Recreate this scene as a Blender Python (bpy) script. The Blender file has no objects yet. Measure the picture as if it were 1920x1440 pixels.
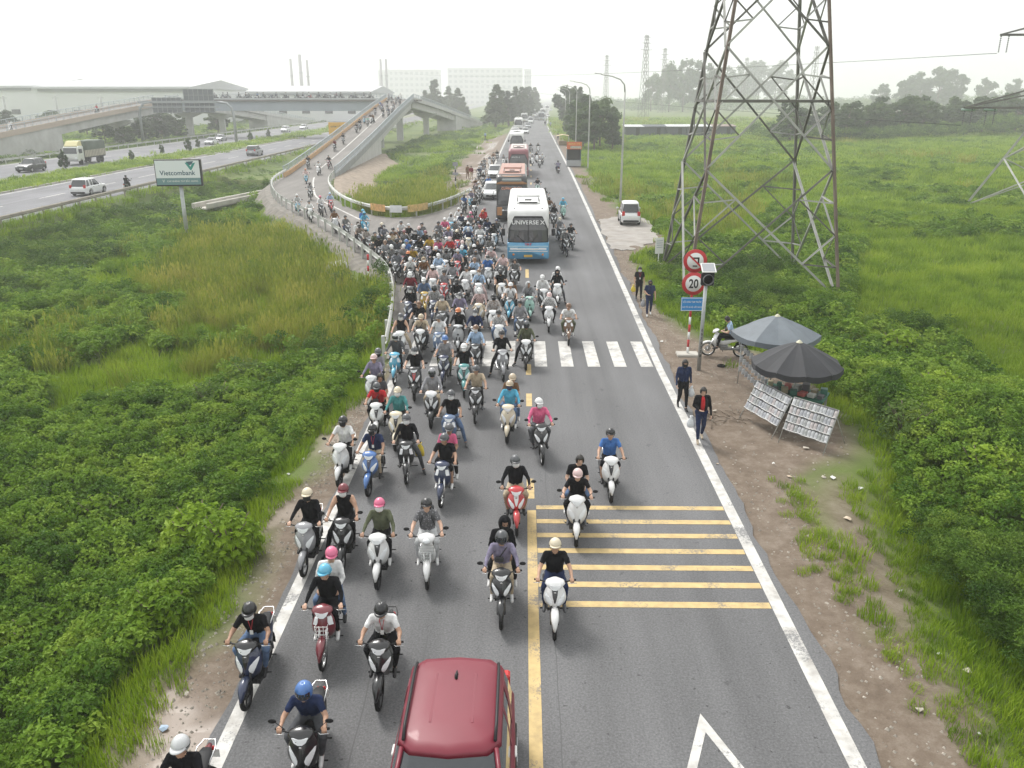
import bpy, bmesh, math, random
import numpy as np
from mathutils import Vector, Matrix, noise
R = math.radians
random.seed(11); rng = np.random.default_rng(11)
sc = bpy.context.scene
COL = sc.collection

# ------------------------------------------------------------------ camera, sky, sun, exposure
F_PX, HZ, CAM_H = 1550.0, 180.0, 9.5            # focal length in 1920-wide pixels, horizon row, camera height
TH = math.atan((720 - HZ) / F_PX)
YAW = math.atan(23 / (F_PX * math.cos(TH) + (720 - HZ) * math.sin(TH)))
cam = bpy.data.objects.new('camera', bpy.data.cameras.new('camera')); COL.objects.link(cam)
cam.location = (0, 0, CAM_H); cam.rotation_euler = (R(90) - TH, 0, YAW)
cam.data.sensor_width = 36.0; cam.data.lens = F_PX / 1920 * 36
cam.data.clip_start = 0.1; cam.data.clip_end = 9000
sc.camera = cam

SUN_EL, SUN_AZ = R(52), R(-35)                    # azimuth measured from +Y towards +X
w = bpy.data.worlds.new('World'); sc.world = w; w.use_nodes = True
nt = w.node_tree; bg = nt.nodes['Background']
sky = nt.nodes.new('ShaderNodeTexSky'); sky.sky_type = 'NISHITA'; sky.sun_disc = False
sky.sun_elevation = SUN_EL; sky.sun_rotation = SUN_AZ
sky.air_density = 1.0; sky.dust_density = 6.0; sky.ozone_density = 1.0
hs = nt.nodes.new('ShaderNodeHueSaturation'); hs.inputs['Saturation'].default_value = 0.12   # thick overcast: little blue left
nt.links.new(sky.outputs[0], hs.inputs['Color'])
ovc = nt.nodes.new('ShaderNodeMix'); ovc.data_type = 'RGBA'; ovc.inputs[0].default_value = 0.6
ovc.inputs[7].default_value = (8.9, 9.1, 8.95, 1)  # even cloud sheet over the whole sky
nt.links.new(hs.outputs[0], ovc.inputs[6]); nt.links.new(ovc.outputs[2], bg.inputs['Color'])
bg.inputs['Strength'].default_value = 0.098
sl = bpy.data.lights.new('sun', 'SUN'); sl.energy = 1.5; sl.angle = R(16); sl.color = (1.0, 0.965, 0.91)
so = bpy.data.objects.new('sun', sl); COL.objects.link(so)
sd = Vector((math.sin(SUN_AZ) * math.cos(SUN_EL), math.cos(SUN_AZ) * math.cos(SUN_EL), math.sin(SUN_EL)))
so.rotation_euler = sd.to_track_quat('Z', 'Y').to_euler(); so.location = (0, 0, 60)
vs = sc.view_settings; vs.view_transform = 'Standard'; vs.look = 'None'; vs.gamma = 1; vs.use_curve_mapping = False
vs.exposure = 0.95
sc.render.film_transparent = False
cy = sc.cycles
cy.max_bounces = 6; cy.diffuse_bounces = 3; cy.glossy_bounces = 2; cy.transmission_bounces = 3
cy.volume_bounces = 1; cy.transparent_max_bounces = 4; cy.use_denoising = True
cy.sample_clamp_indirect = 6; cy.caustics_reflective = False; cy.caustics_refractive = False

# ------------------------------------------------------------------ helpers
def gp(u, v, z=0.0):
    """ground point (x, y) at height z that was surveyed from pixel (u, v) of the 1920x1440 photograph"""
    x = (u - 960) / F_PX; y = (v - 720) / F_PX
    fy = math.cos(TH) - y * math.sin(TH); fz = -(math.sin(TH) + y * math.cos(TH))
    t = (CAM_H - z) / (-fz); X, Y = x * t, fy * t
    c, s = math.cos(YAW), math.sin(YAW)
    return Vector((X * c - Y * s, X * s + Y * c, z))

def sm(a, b, t):
    t = min(1, max(0, (t - a) / (b - a))); return t * t * (3 - 2 * t)

_m = {}
def mat(name, col, rough=.6, metal=0., var=.0, vs_=6., bump=0., bs=40., coat=0., spec=.5, emit=0., alpha_trans=0., dirt=0., pos=False, chips=0.):
    if name in _m: return _m[name]
    m = bpy.data.materials.new(name); m.use_nodes = True
    n = m.node_tree.nodes; l = m.node_tree.links; b = n['Principled BSDF']
    c = (col[0], col[1], col[2], 1)
    b.inputs['Base Color'].default_value = c; b.inputs['Roughness'].default_value = rough
    b.inputs['Metallic'].default_value = metal; b.inputs['Specular IOR Level'].default_value = spec
    b.inputs['Coat Weight'].default_value = coat; b.inputs['Coat Roughness'].default_value = .06
    if emit: b.inputs['Emission Color'].default_value = c; b.inputs['Emission Strength'].default_value = emit
    if alpha_trans: b.inputs['Transmission Weight'].default_value = alpha_trans
    if var or bump or dirt:
        tc = n.new('ShaderNodeTexCoord'); src = tc.outputs['Object']
        if pos: g = n.new('ShaderNodeNewGeometry'); src = g.outputs['Position']
        last = None
        if var:
            t = n.new('ShaderNodeTexNoise'); t.inputs['Scale'].default_value = vs_; t.inputs['Detail'].default_value = 5
            l.new(src, t.inputs['Vector'])
            mr = n.new('ShaderNodeMapRange'); mr.inputs['From Min'].default_value = .3; mr.inputs['From Max'].default_value = .7
            mr.inputs['To Min'].default_value = 1 - var; mr.inputs['To Max'].default_value = 1 + var
            l.new(t.outputs['Fac'], mr.inputs['Value'])
            vm = n.new('ShaderNodeVectorMath'); vm.operation = 'SCALE'; vm.inputs[0].default_value = col[:3]
            l.new(mr.outputs[0], vm.inputs['Scale']); last = vm.outputs[0]
        if dirt:
            t2 = n.new('ShaderNodeTexNoise'); t2.inputs['Scale'].default_value = vs_ * .6; t2.inputs['Detail'].default_value = 8
            t2.inputs['Roughness'].default_value = .7; l.new(src, t2.inputs['Vector'])
            mr2 = n.new('ShaderNodeMapRange'); mr2.inputs['From Min'].default_value = .45; mr2.inputs['From Max'].default_value = .75
            mr2.inputs['To Max'].default_value = dirt; l.new(t2.outputs['Fac'], mr2.inputs['Value'])
            mx = n.new('ShaderNodeMix'); mx.data_type = 'RGBA'; mx.inputs[6].default_value = c; mx.inputs[7].default_value = (.16, .13, .10, 1)
            if last: l.new(last, mx.inputs[6])
            l.new(mr2.outputs[0], mx.inputs[0]); last = mx.outputs[2]
        if chips:      # paint flaked off down to the asphalt
            t4 = n.new('ShaderNodeTexNoise'); t4.inputs['Scale'].default_value = 16; t4.inputs['Detail'].default_value = 6; t4.inputs['Roughness'].default_value = .75; l.new(src, t4.inputs['Vector'])
            t5 = n.new('ShaderNodeTexNoise'); t5.inputs['Scale'].default_value = 1.1; l.new(src, t5.inputs['Vector']); ad = n.new('ShaderNodeMath'); ad.operation = 'ADD'; l.new(t4.outputs['Fac'], ad.inputs[0]); l.new(t5.outputs['Fac'], ad.inputs[1])
            mr4 = n.new('ShaderNodeMapRange'); mr4.inputs['From Min'].default_value = 1.08; mr4.inputs['From Max'].default_value = 1.22; mr4.inputs['To Max'].default_value = chips; l.new(ad.outputs[0], mr4.inputs['Value'])
            mx4 = n.new('ShaderNodeMix'); mx4.data_type = 'RGBA'; mx4.inputs[7].default_value = (.13, .13, .135, 1); l.new(last, mx4.inputs[6]); l.new(mr4.outputs[0], mx4.inputs[0]); last = mx4.outputs[2]
        if last: l.new(last, b.inputs['Base Color'])
        if bump:
            t3 = n.new('ShaderNodeTexNoise'); t3.inputs['Scale'].default_value = bs; t3.inputs['Detail'].default_value = 4
            l.new(src, t3.inputs['Vector']); bp = n.new('ShaderNodeBump'); bp.inputs['Strength'].default_value = bump
            bp.inputs['Distance'].default_value = .02
            l.new(t3.outputs['Fac'], bp.inputs['Height']); l.new(bp.outputs[0], b.inputs['Normal'])
    _m[name] = m; return m

def frame(d):
    d = Vector(d).normalized(); up = Vector((0, 0, 1)) if abs(d.z) < .95 else Vector((1, 0, 0))
    a = up.cross(d).normalized(); return a, d.cross(a).normalized()

class MB:
    """collects shapes for one mesh"""
    def __init__(s): s.v = []; s.f = []; s.m = []; s.s = []
    def add(s, vs, fs, mi=0, smooth=False, X=None):
        o = len(s.v)
        s.v += [tuple(X @ Vector(p)) for p in vs] if X is not None else [tuple(p) for p in vs]
        for f in fs: s.f.append(tuple(i + o for i in f)); s.m.append(mi); s.s.append(smooth)
        return s
    def box(s, c, d, bev=0., mi=0, X=None, rz=0., seg=1):
        T = Matrix.Translation(c) @ Matrix.Rotation(rz, 4, 'Z')
        if X is not None: T = X @ T
        if bev:
            bm = bmesh.new(); bmesh.ops.create_cube(bm, size=1)
            for v in bm.verts: v.co = Vector((v.co.x * d[0], v.co.y * d[1], v.co.z * d[2]))
            bmesh.ops.bevel(bm, geom=bm.edges[:], offset=bev, segments=seg, affect='EDGES', profile=.5)
            bm.verts.index_update()
            s.add([v.co[:] for v in bm.verts], [[v.index for v in f.verts] for f in bm.faces], mi, seg > 1, T); bm.free()
        else:
            a, b, h = d[0] / 2, d[1] / 2, d[2] / 2
            s.add([(-a, -b, -h), (a, -b, -h), (a, b, -h), (-a, b, -h), (-a, -b, h), (a, -b, h), (a, b, h), (-a, b, h)],
                  [(0, 3, 2, 1), (4, 5, 6, 7), (0, 1, 5, 4), (1, 2, 6, 5), (2, 3, 7, 6), (3, 0, 4, 7)], mi, False, T)
        return s
    def bar(s, a, b, w=.05, h=None, mi=0):
        a = Vector(a); b = Vector(b); h = h or w; p, q = frame(b - a); p = p * w / 2; q = q * h / 2
        vs = [a - p - q, a + p - q, a + p + q, a - p + q, b - p - q, b + p - q, b + p + q, b - p + q]
        return s.add(vs, [(0, 3, 2, 1), (4, 5, 6, 7), (0, 1, 5, 4), (1, 2, 6, 5), (2, 3, 7, 6), (3, 0, 4, 7)], mi)
    def angle(s, a, b, w=.1, t=.012, mi=0):
        """steel angle section from a to b"""
        a = Vector(a); b = Vector(b); p, q = frame(b - a)
        for d1, d2 in ((p, q), (q, p)):
            c0 = d1 * w / 2
            A = a + c0; B = b + c0
            u = d1 * w / 2; v_ = d2 * t / 2
            vs = [A - u - v_, A + u - v_, A + u + v_, A - u + v_, B - u - v_, B + u - v_, B + u + v_, B - u + v_]
            s.add(vs, [(0, 3, 2, 1), (4, 5, 6, 7), (0, 1, 5, 4), (1, 2, 6, 5), (2, 3, 7, 6), (3, 0, 4, 7)], mi)
        return s
    def tube(s, pts, r, n=8, mi=0, cap=True, smooth=True, X=None, flat=1.):
        pts = [Vector(p) for p in pts]; k = len(pts); rr = r if isinstance(r, (list, tuple)) else [r] * k
        vs = []
        pa = None
        for i, p in enumerate(pts):
            d = pts[min(i + 1, k - 1)] - pts[max(i - 1, 0)]
            a, b = frame(d)
            if pa is not None and a.dot(pa) < 0: a, b = -a, -b
            pa = a
            for j in range(n):
                t = 2 * math.pi * j / n; vs.append(p + a * math.cos(t) * rr[i] + b * math.sin(t) * rr[i] * flat)
        fs = [(i * n + j, i * n + (j + 1) % n, (i + 1) * n + (j + 1) % n, (i + 1) * n + j) for i in range(k - 1) for j in range(n)]
        if cap: fs += [tuple(range(n - 1, -1, -1)), tuple(range((k - 1) * n, k * n))]
        return s.add(vs, fs, mi, smooth, X)
    def cone_end(s): return s
    def lathe(s, prof, n=16, X=None, mi=0, smooth=True, a0=0., a1=2 * math.pi):
        full = abs(a1 - a0 - 2 * math.pi) < 1e-6; m = n if full else n + 1
        vs = [(r * math.cos(a0 + (a1 - a0) * j / n), r * math.sin(a0 + (a1 - a0) * j / n), z) for r, z in prof for j in range(m)]
        fs = [(i * m + j, i * m + (j + 1) % m, (i + 1) * m + (j + 1) % m, (i + 1) * m + j) for i in range(len(prof) - 1) for j in range(n)]
        return s.add(vs, fs, mi, smooth, X)
    def ell(s, c, r, nu=12, nv=8, mi=0, X=None, z0=-90, z1=90):
        prof = []
        vs = []
        for i in range(nv + 1):
            a = R(z0 + (z1 - z0) * i / nv)
            for j in range(nu):
                t = 2 * math.pi * j / nu
                vs.append((c[0] + r[0] * math.cos(a) * math.cos(t), c[1] + r[1] * math.cos(a) * math.sin(t), c[2] + r[2] * math.sin(a)))
        fs = [(i * nu + j, i * nu + (j + 1) % nu, (i + 1) * nu + (j + 1) % nu, (i + 1) * nu + j) for i in range(nv) for j in range(nu)]
        if z0 > -90: fs.append(tuple(range(nu - 1, -1, -1)))
        return s.add(vs, fs, mi, True, X)
    def loft(s, secs, mi=0, smooth=True, cap=True, closed=True, X=None):
        n = len(secs[0]); vs = [p for sec in secs for p in sec]; m = n if closed else n - 1
        fs = [(i * n + j, i * n + (j + 1) % n, (i + 1) * n + (j + 1) % n, (i + 1) * n + j) for i in range(len(secs) - 1) for j in range(m)]
        if cap and closed: fs += [tuple(range(n - 1, -1, -1)), tuple(range((len(secs) - 1) * n, len(secs) * n))]
        return s.add(vs, fs, mi, smooth, X)
    def prism(s, poly, z0, z1, X=None, mi=0):
        n = len(poly); vs = [(x, y, z0) for x, y in poly] + [(x, y, z1) for x, y in poly]
        return s.add(vs, [tuple(range(n - 1, -1, -1)), tuple(range(n, 2 * n))] + [(i, (i + 1) % n, n + (i + 1) % n, n + i) for i in range(n)], mi, False, X)
    def mesh(s, name, mats):
        me = bpy.data.meshes.new(name); me.from_pydata(s.v, [], s.f)
        for m in (mats if isinstance(mats, (list, tuple)) else [mats]): me.materials.append(m)
        me.polygons.foreach_set('material_index', s.m); me.polygons.foreach_set('use_smooth', s.s); me.update(); return me
    def build(s, name, mats, parent=None, loc=None, fix=True):
        me = s.mesh(name, mats)
        if fix:
            bm = bmesh.new(); bm.from_mesh(me); bmesh.ops.recalc_face_normals(bm, faces=bm.faces[:]); bm.to_mesh(me); bm.free()
        return link(name, me, parent, loc)

def link(name, me, parent=None, loc=None):
    o = bpy.data.objects.new(name, me); COL.objects.link(o)
    if parent is not None: o.parent = parent
    if loc is not None: o.location = loc
    return o
def tag(o, label=None, cat=None, group=None, kind=None):
    if label: o['label'] = label
    if cat: o['category'] = cat
    if group: o['group'] = group
    if kind: o['kind'] = kind
    return o
def thing(name, loc, rz, label, cat, group=None):
    o = bpy.data.objects.new(name, None); COL.objects.link(o); o.empty_display_size = .2
    o.location = loc; o.rotation_euler = (0, 0, rz); return tag(o, label, cat, group)
def copy_tree(o, parent=None):
    c = o.copy(); COL.objects.link(c); c.parent = parent
    for ch in o.children: copy_tree(ch, c)
    return c
def text_mesh(txt, size=1., ext=.004, bold=0.0, align='CENTER'):
    cu = bpy.data.curves.new('lettering', 'FONT'); cu.body = txt; cu.size = size; cu.extrude = ext; cu.offset = bold
    cu.align_x = align; cu.align_y = 'CENTER'; cu.resolution_u = 3
    ob = bpy.data.objects.new('lettering', cu); COL.objects.link(ob)
    dg = bpy.context.evaluated_depsgraph_get(); me = bpy.data.meshes.new_from_object(ob.evaluated_get(dg))
    bpy.data.objects.remove(ob); bpy.data.curves.remove(cu); return me
def lettering(txt, width, X, m, parent, hmax=None, bold=0., name='lettering', height=None):
    """flat letters fitted to a width, placed by matrix X (text plane = local XY)"""
    me = text_mesh(txt, 1., .003, bold); co = np.array([v.co[:] for v in me.vertices])
    wd = np.ptp(co[:, 0]); hh = np.ptp(co[:, 1]); k = width / wd; ky = (height / hh) if height else k
    c = (co.max(0) + co.min(0)) / 2
    for v in me.vertices:
        q = v.co; v.co = X @ Vector(((q.x - c[0]) * k, (q.y - c[1]) * ky, q.z))
    me.materials.clear(); me.materials.append(m); return link(name, me, parent)
def FACE(o, xdir, ydir):
    """matrix whose local XY plane has the given directions at origin o"""
    x = Vector(xdir).normalized(); y = Vector(ydir).normalized(); z = x.cross(y)
    m = Matrix((x, y, z)).transposed().to_4x4(); m.translation = Vector(o); return m
def resample(pts, step):
    pts = [Vector(p) for p in pts]; out = []; d = [0]
    for a, b in zip(pts, pts[1:]): d.append(d[-1] + (b - a).length)
    n = max(2, int(round(d[-1] / step)) + 1)
    for i in range(n):
        t = d[-1] * i / (n - 1); k = max(j for j in range(len(d)) if d[j] <= t + 1e-9); k = min(k, len(pts) - 2)
        out.append(pts[k].lerp(pts[k + 1], (t - d[k]) / max(1e-9, d[k + 1] - d[k])))
    return out
def smooth_path(pts, it=3):
    pts = [Vector(p) for p in pts]
    for _ in range(it):
        q = [pts[0]]
        for a, b in zip(pts, pts[1:]): q += [a.lerp(b, .25), a.lerp(b, .75)]
        q.append(pts[-1]); pts = q
    return pts

# ------------------------------------------------------------------ colours and materials
MAT = dict(
    white=mat('white_paint', (.72, .72, .70), .45, var=.06), steel=mat('galvanised_steel', (.42, .44, .44), .5, .55, var=.15, vs_=3),
    darksteel=mat('weathered_steel', (.15, .145, .13), .6, .35, var=.35, vs_=.8), rust=mat('rusty_steel', (.19, .145, .12), .7, .25, var=.3, vs_=1.2),
    lightsteel=mat('pale_galvanised_steel', (.40, .40, .38), .55, .3, var=.2, vs_=1.),
    black=mat('black_plastic', (.014, .014, .016), .45, spec=.3), rubber=mat('tyre_rubber', (.018, .018, .019), .85, var=.2, spec=.15),
    chrome=mat('bright_metal', (.6, .6, .6), .25, .9), alloy=mat('alloy_rim', (.42, .42, .43), .4, .7), blackrim=mat('black_rim', (.03, .03, .033), .4, .3),
    glass=mat('dark_glass', (.02, .025, .03), .06, spec=.8, coat=.3), lamp=mat('lamp_glass', (.78, .80, .82), .08, spec=.8),
    red=mat('red_lens', (.45, .02, .02), .2), amber=mat('amber_lens', (.7, .25, .03), .25),
    concrete=mat('concrete', (.42, .40, .36), .9, var=.14, vs_=1.3, bump=.3, bs=9, dirt=.35, pos=True),
    palecon=mat('pale_concrete', (.44, .44, .43), .9, var=.10, vs_=.7, bump=.2, bs=6, dirt=.25, pos=True),
    yellow=mat('road_yellow', (.50, .37, .17), .75, var=.16, vs_=5, dirt=.4, pos=True, chips=.8), roadwhite=mat('road_white', (.50, .49, .47), .7, var=.2, vs_=4, dirt=.6, pos=True, chips=.85),
    orange=mat('orange_paint', (.45, .27, .12), .7, var=.12, vs_=1.5, dirt=.3, pos=True), seat=mat('seat_vinyl', (.018, .018, .02), .6, spec=.25),
    engine=mat('engine_metal', (.22, .22, .22), .5, .5, var=.2, vs_=20),
)
# ------------------------------------------------------------------ road geometry
RY = [-30, 0, 29, 52, 107, 272, 345, 500, 700, 1200, 2500]
RR = [5.05, 5.05, 5.04, 5.41, 6.15, 7.5, 9.3, 13.6, 20, 37, 85]
RL = [-4.6, -4.6, -4.6, -4.55, -4.35, -3.9, -2.6, 1.6, 7.5, 24, 72]
def rr(y): return float(np.interp(y, RY, RR))
def rl(y): return float(np.interp(y, RY, RL))
def cx(y): return (rr(y) + rl(y)) / 2 if y > 60 else .22
OUT = [(-5.25, 30.2), (-5.75, 35), (-6.5, 40.5), (-7.6, 45.4), (-9.5, 50), (-13.4, 59.2), (-18.2, 69), (-22.4, 77), (-26, 86.5), (-28.6, 96), (-29.9, 106.5)]
INN = [(-23.5, 105.5), (-22.6, 98), (-20.6, 89), (-16.9, 77.5), (-13.4, 71), (-10.6, 68.6), (-8.3, 70.2), (-6.4, 77), (-5.3, 84)]
OUTS = [tuple(p[:2]) for p in smooth_path([(x, y, 0) for x, y in OUT], 2)]
INNS = [tuple(p[:2]) for p in smooth_path([(x, y, 0) for x, y in INN], 2)]
PLAZA = OUTS + INNS + [(rl(y) - .1, y) for y in (80, 60, 45, 30)]

def seg_dist(px, py, poly, closed=True):
    d = np.full(px.shape, 1e9); n = len(poly)
    for i in range(n if closed else n - 1):
        ax, ay = poly[i]; bx, by = poly[(i + 1) % n]; vx, vy = bx - ax, by - ay
        t = np.clip(((px - ax) * vx + (py - ay) * vy) / max(1e-9, vx * vx + vy * vy), 0, 1)
        d = np.minimum(d, np.hypot(px - ax - t * vx, py - ay - t * vy))
    return d
def inside(px, py, poly):
    r = np.zeros(px.shape, bool); n = len(poly)
    for i in range(n):
        ax, ay = poly[i]; bx, by = poly[(i + 1) % n]
        c = ((ay > py) != (by > py)) & (px < (bx - ax) * (py - ay) / (by - ay + 1e-12) + ax); r ^= c
    return r
def vnoise(x, y, s, seed=0):
    """smooth value noise on numpy arrays"""
    x = x / s + seed * 17.3; y = y / s + seed * 9.1
    xi = np.floor(x).astype(np.int64); yi = np.floor(y).astype(np.int64); fx = x - xi; fy = y - yi
    fx = fx * fx * (3 - 2 * fx); fy = fy * fy * (3 - 2 * fy)
    def h(a, b):
        n = (a * 374761393 + b * 668265263 + seed * 1442695) & 0x7fffffff
        n = ((n ^ (n >> 13)) * 1274126177) & 0x7fffffff
        return ((n ^ (n >> 16)) & 0xffff) / 65535.
    return (h(xi, yi) * (1 - fx) + h(xi + 1, yi) * fx) * (1 - fy) + (h(xi, yi + 1) * (1 - fx) + h(xi + 1, yi + 1) * fx) * fy
def fbm(x, y, s, seed=0, o=3):
    return sum(vnoise(x, y, s / 2 ** k, seed + k) * .5 ** k for k in range(o)) / sum(.5 ** k for k in range(o))
EXPW = [(-41.0, -200), (-41.0, 2500), (-78, 2500), (-78, -200)]
RAMPF = [(-34.5, 205), (-30.3, 106), (-23.3, 104), (-27, 205)]
def flat_dist(x, y):
    d = np.where(inside(x, y, PLAZA), 0, seg_dist(x, y, PLAZA))
    R_ = np.interp(y, RY, RR); L_ = np.interp(y, RY, RL)
    d = np.minimum(d, np.maximum(0, np.maximum(x - R_ - .5, L_ - .5 - x)))
    d = np.minimum(d, np.maximum(0, np.maximum(x + 41, -78 - x)))
    return d
VER_Y = [0, 10, 14, 17, 19, 21, 23, 30, 33, 38, 46, 53, 55, 60, 62, 75, 90, 110, 130, 200]
VER_X = [7.5, 7.2, 7.0, 6.8, 7.4, 9.2, 10.2, 10.0, 7.3, 6.4, 6.6, 7.4, 10.0, 10.2, 8.6, 8.6, 7.6, 8.6, 8.4, 9]
def verge_r(y): return np.interp(y, VER_Y, VER_X)
def verge_l(y): return np.interp(y, [0, 10, 16, 22, 28, 33, 75, 85, 100, 130, 200, 300], [-6.0, -5.95, -5.85, -5.6, -5.1, -5.1, -5., -8.2, -9.5, -10, -9.5, -5])
def ground_z(x, y):
    x = np.asarray(x, float); y = np.asarray(y, float)
    d = flat_dist(x, y)
    left = (x < 0) & (x > -41)
    dep = np.where(left, np.where(y < 110, np.where(x < -27, 2.3, 1.5), .9), np.where(x > 0, .55, .5))
    dep = dep * np.where((x < 0) & inside(x, y, [(-24, 105)] + INNS[1:] + [(-4.4, 90), (-4, 210), (-28, 210)]), .35 + .75 * np.clip((-11.5 - x) / 5, 0, 1), 1)
    st = np.where(x > 0, np.maximum(0, x - verge_r(y)), np.where((x > -12) & (y < 34), np.maximum(0, verge_l(y) - x), d))
    s = np.clip(st / np.where(x > 0, 3.0, 3.4), 0, 1); s = s * s * (3 - 2 * s)
    z = -.04 - dep * s
    far = np.clip(d / 12, 0, 1)
    z += far * (fbm(x, y, 9, 3) - .5) * .9 + np.clip(d / 2, 0, 1) * (fbm(x, y, 1.6, 5) - .5) * .22
    return z
def gz(x, y): return float(ground_z(np.array([x]), np.array([y]))[0])

# ------------------------------------------------------------------ terrain sheet to the horizon
def axis(lo, hi, step, far_lo, far_hi):
    a = list(np.arange(lo, hi + 1e-6, step)); s = step; p = hi
    up = []
    while p < far_hi: s *= 1.22; p += s; up.append(p)
    s = step; p = lo; dn = []
    while p > far_lo: s *= 1.22; p -= s; dn.append(p)
    return np.array(dn[::-1] + a + up)
xs = axis(-46, 34, .45, -4500, 4500); ys = axis(6, 112, .45, -260, 6000)
GX, GY = np.meshgrid(xs, ys); px = GX.ravel(); py = GY.ravel(); pz = ground_z(px, py)
nx, ny = len(xs), len(ys)
idx = np.arange(nx * ny).reshape(ny, nx)
fc = np.stack([idx[:-1, :-1], idx[:-1, 1:], idx[1:, 1:], idx[1:, :-1]], -1).reshape(-1, 4)
me = bpy.data.meshes.new('ground'); me.vertices.add(len(px)); me.vertices.foreach_set('co', np.stack([px, py, pz], 1).ravel())
me.loops.add(fc.size); me.loops.foreach_set('vertex_index', fc.ravel()); me.polygons.add(len(fc))
me.polygons.foreach_set('loop_start', np.arange(0, fc.size, 4)); me.polygons.foreach_set('loop_total', np.full(len(fc), 4))
me.polygons.foreach_set('use_smooth', np.ones(len(fc), bool)); me.update(calc_edges=True)
dirt = np.zeros(len(px))
nz = fbm(px, py, 2.2, 8) - .5
rgt = (px > 0) & (py < 220); dirt = np.where(rgt, np.clip((verge_r(py) - px + nz * 2.2) / .8 + .5, 0, 1), dirt)
lft = (px < 0) & (px > -14) & ((py < 32) | (py > 78)) & (py < 230)
dirt = np.where(lft, np.clip((px - verge_l(py) + nz * 2.0) / .8 + .5, 0, 1), dirt)
PATH = [tuple(gp(*q).xy) for q in ((1535, 895), (1572, 895), (1625, 990), (1705, 1150), (1700, 1200), (1650, 1130), (1580, 990))]
dirt = np.maximum(dirt, np.clip(1 - np.where(inside(px, py, PATH), 0, seg_dist(px, py, PATH)) / .5 + nz, 0, 1) * .9)
mud = np.where((px < 0) & (px > -14), np.clip((fbm(px, py, 1.5, 21) - .45) * 7, 0, 1), 0) * dirt
col = np.stack([dirt, mud, np.zeros_like(dirt), np.ones_like(dirt)], 1)
at = me.attributes.new('zone', 'FLOAT_COLOR', 'POINT'); at.data.foreach_set('color', col.ravel().astype(np.float32))
ground = link('ground', me); tag(ground, kind='structure')
m = bpy.data.materials.new('ground'); m.use_nodes = True; n = m.node_tree.nodes; l = m.node_tree.links; b = n['Principled BSDF']
A = n.new('ShaderNodeAttribute'); A.attribute_name = 'zone'; sep = n.new('ShaderNodeSeparateColor'); l.new(A.outputs['Color'], sep.inputs[0])
g = n.new('ShaderNodeNewGeometry')
def ntex(scale, det=6, ro=.6):
    t = n.new('ShaderNodeTexNoise'); t.inputs['Scale'].default_value = scale; t.inputs['Detail'].default_value = det; t.inputs['Roughness'].default_value = ro
    l.new(g.outputs['Position'], t.inputs['Vector']); return t
def ramp(src, stops):
    r = n.new('ShaderNodeValToRGB'); e = r.color_ramp.elements
    while len(e) < len(stops): e.new(.5)
    for q, (p, c) in zip(e, stops): q.position = p; q.color = (*c, 1)
    l.new(src, r.inputs[0]); return r
def mixc(f, a, b_):
    x = n.new('ShaderNodeMix'); x.data_type = 'RGBA'; l.new(f, x.inputs[0]); l.new(a, x.inputs[6]); l.new(b_, x.inputs[7]); return x
gr = ramp(ntex(.06, 8).outputs['Fac'], [(.3, (.060, .095, .022)), (.5, (.095, .135, .030)), (.72, (.150, .165, .050))])
dr = ramp(ntex(1.6, 12, .8).outputs['Fac'], [(.3, (.098, .072, .052)), (.5, (.160, .124, .094)), (.68, (.235, .195, .158))])
mu = ramp(ntex(.9, 6).outputs['Fac'], [(.3, (.15, .112, .085)), (.7, (.22, .172, .135))])
m1 = mixc(sep.outputs[0], gr.outputs[0], dr.outputs[0]); m2 = mixc(sep.outputs[1], m1.outputs[2], mu.outputs[0])
l.new(m2.outputs[2], b.inputs['Base Color'])
ro = n.new('ShaderNodeMapRange'); ro.inputs['To Min'].default_value = .95; ro.inputs['To Max'].default_value = .26
l.new(sep.outputs[1], ro.inputs['Value']); l.new(ro.outputs[0], b.inputs['Roughness']); b.inputs['Specular IOR Level'].default_value = .35
bp = n.new('ShaderNodeBump'); bp.inputs['Strength'].default_value = .9; bp.inputs['Distance'].default_value = .05
mm = n.new('ShaderNodeMath'); mm.operation = 'MULTIPLY'; iv = n.new('ShaderNodeMath'); iv.operation = 'SUBTRACT'; iv.inputs[0].default_value = 1.0
l.new(sep.outputs[1], iv.inputs[1]); l.new(ntex(6, 8, .75).outputs['Fac'], mm.inputs[0]); l.new(iv.outputs[0], mm.inputs[1])
l.new(mm.outputs[0], bp.inputs['Height']); l.new(bp.outputs[0], b.inputs['Normal'])
me.materials.append(m)

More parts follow.
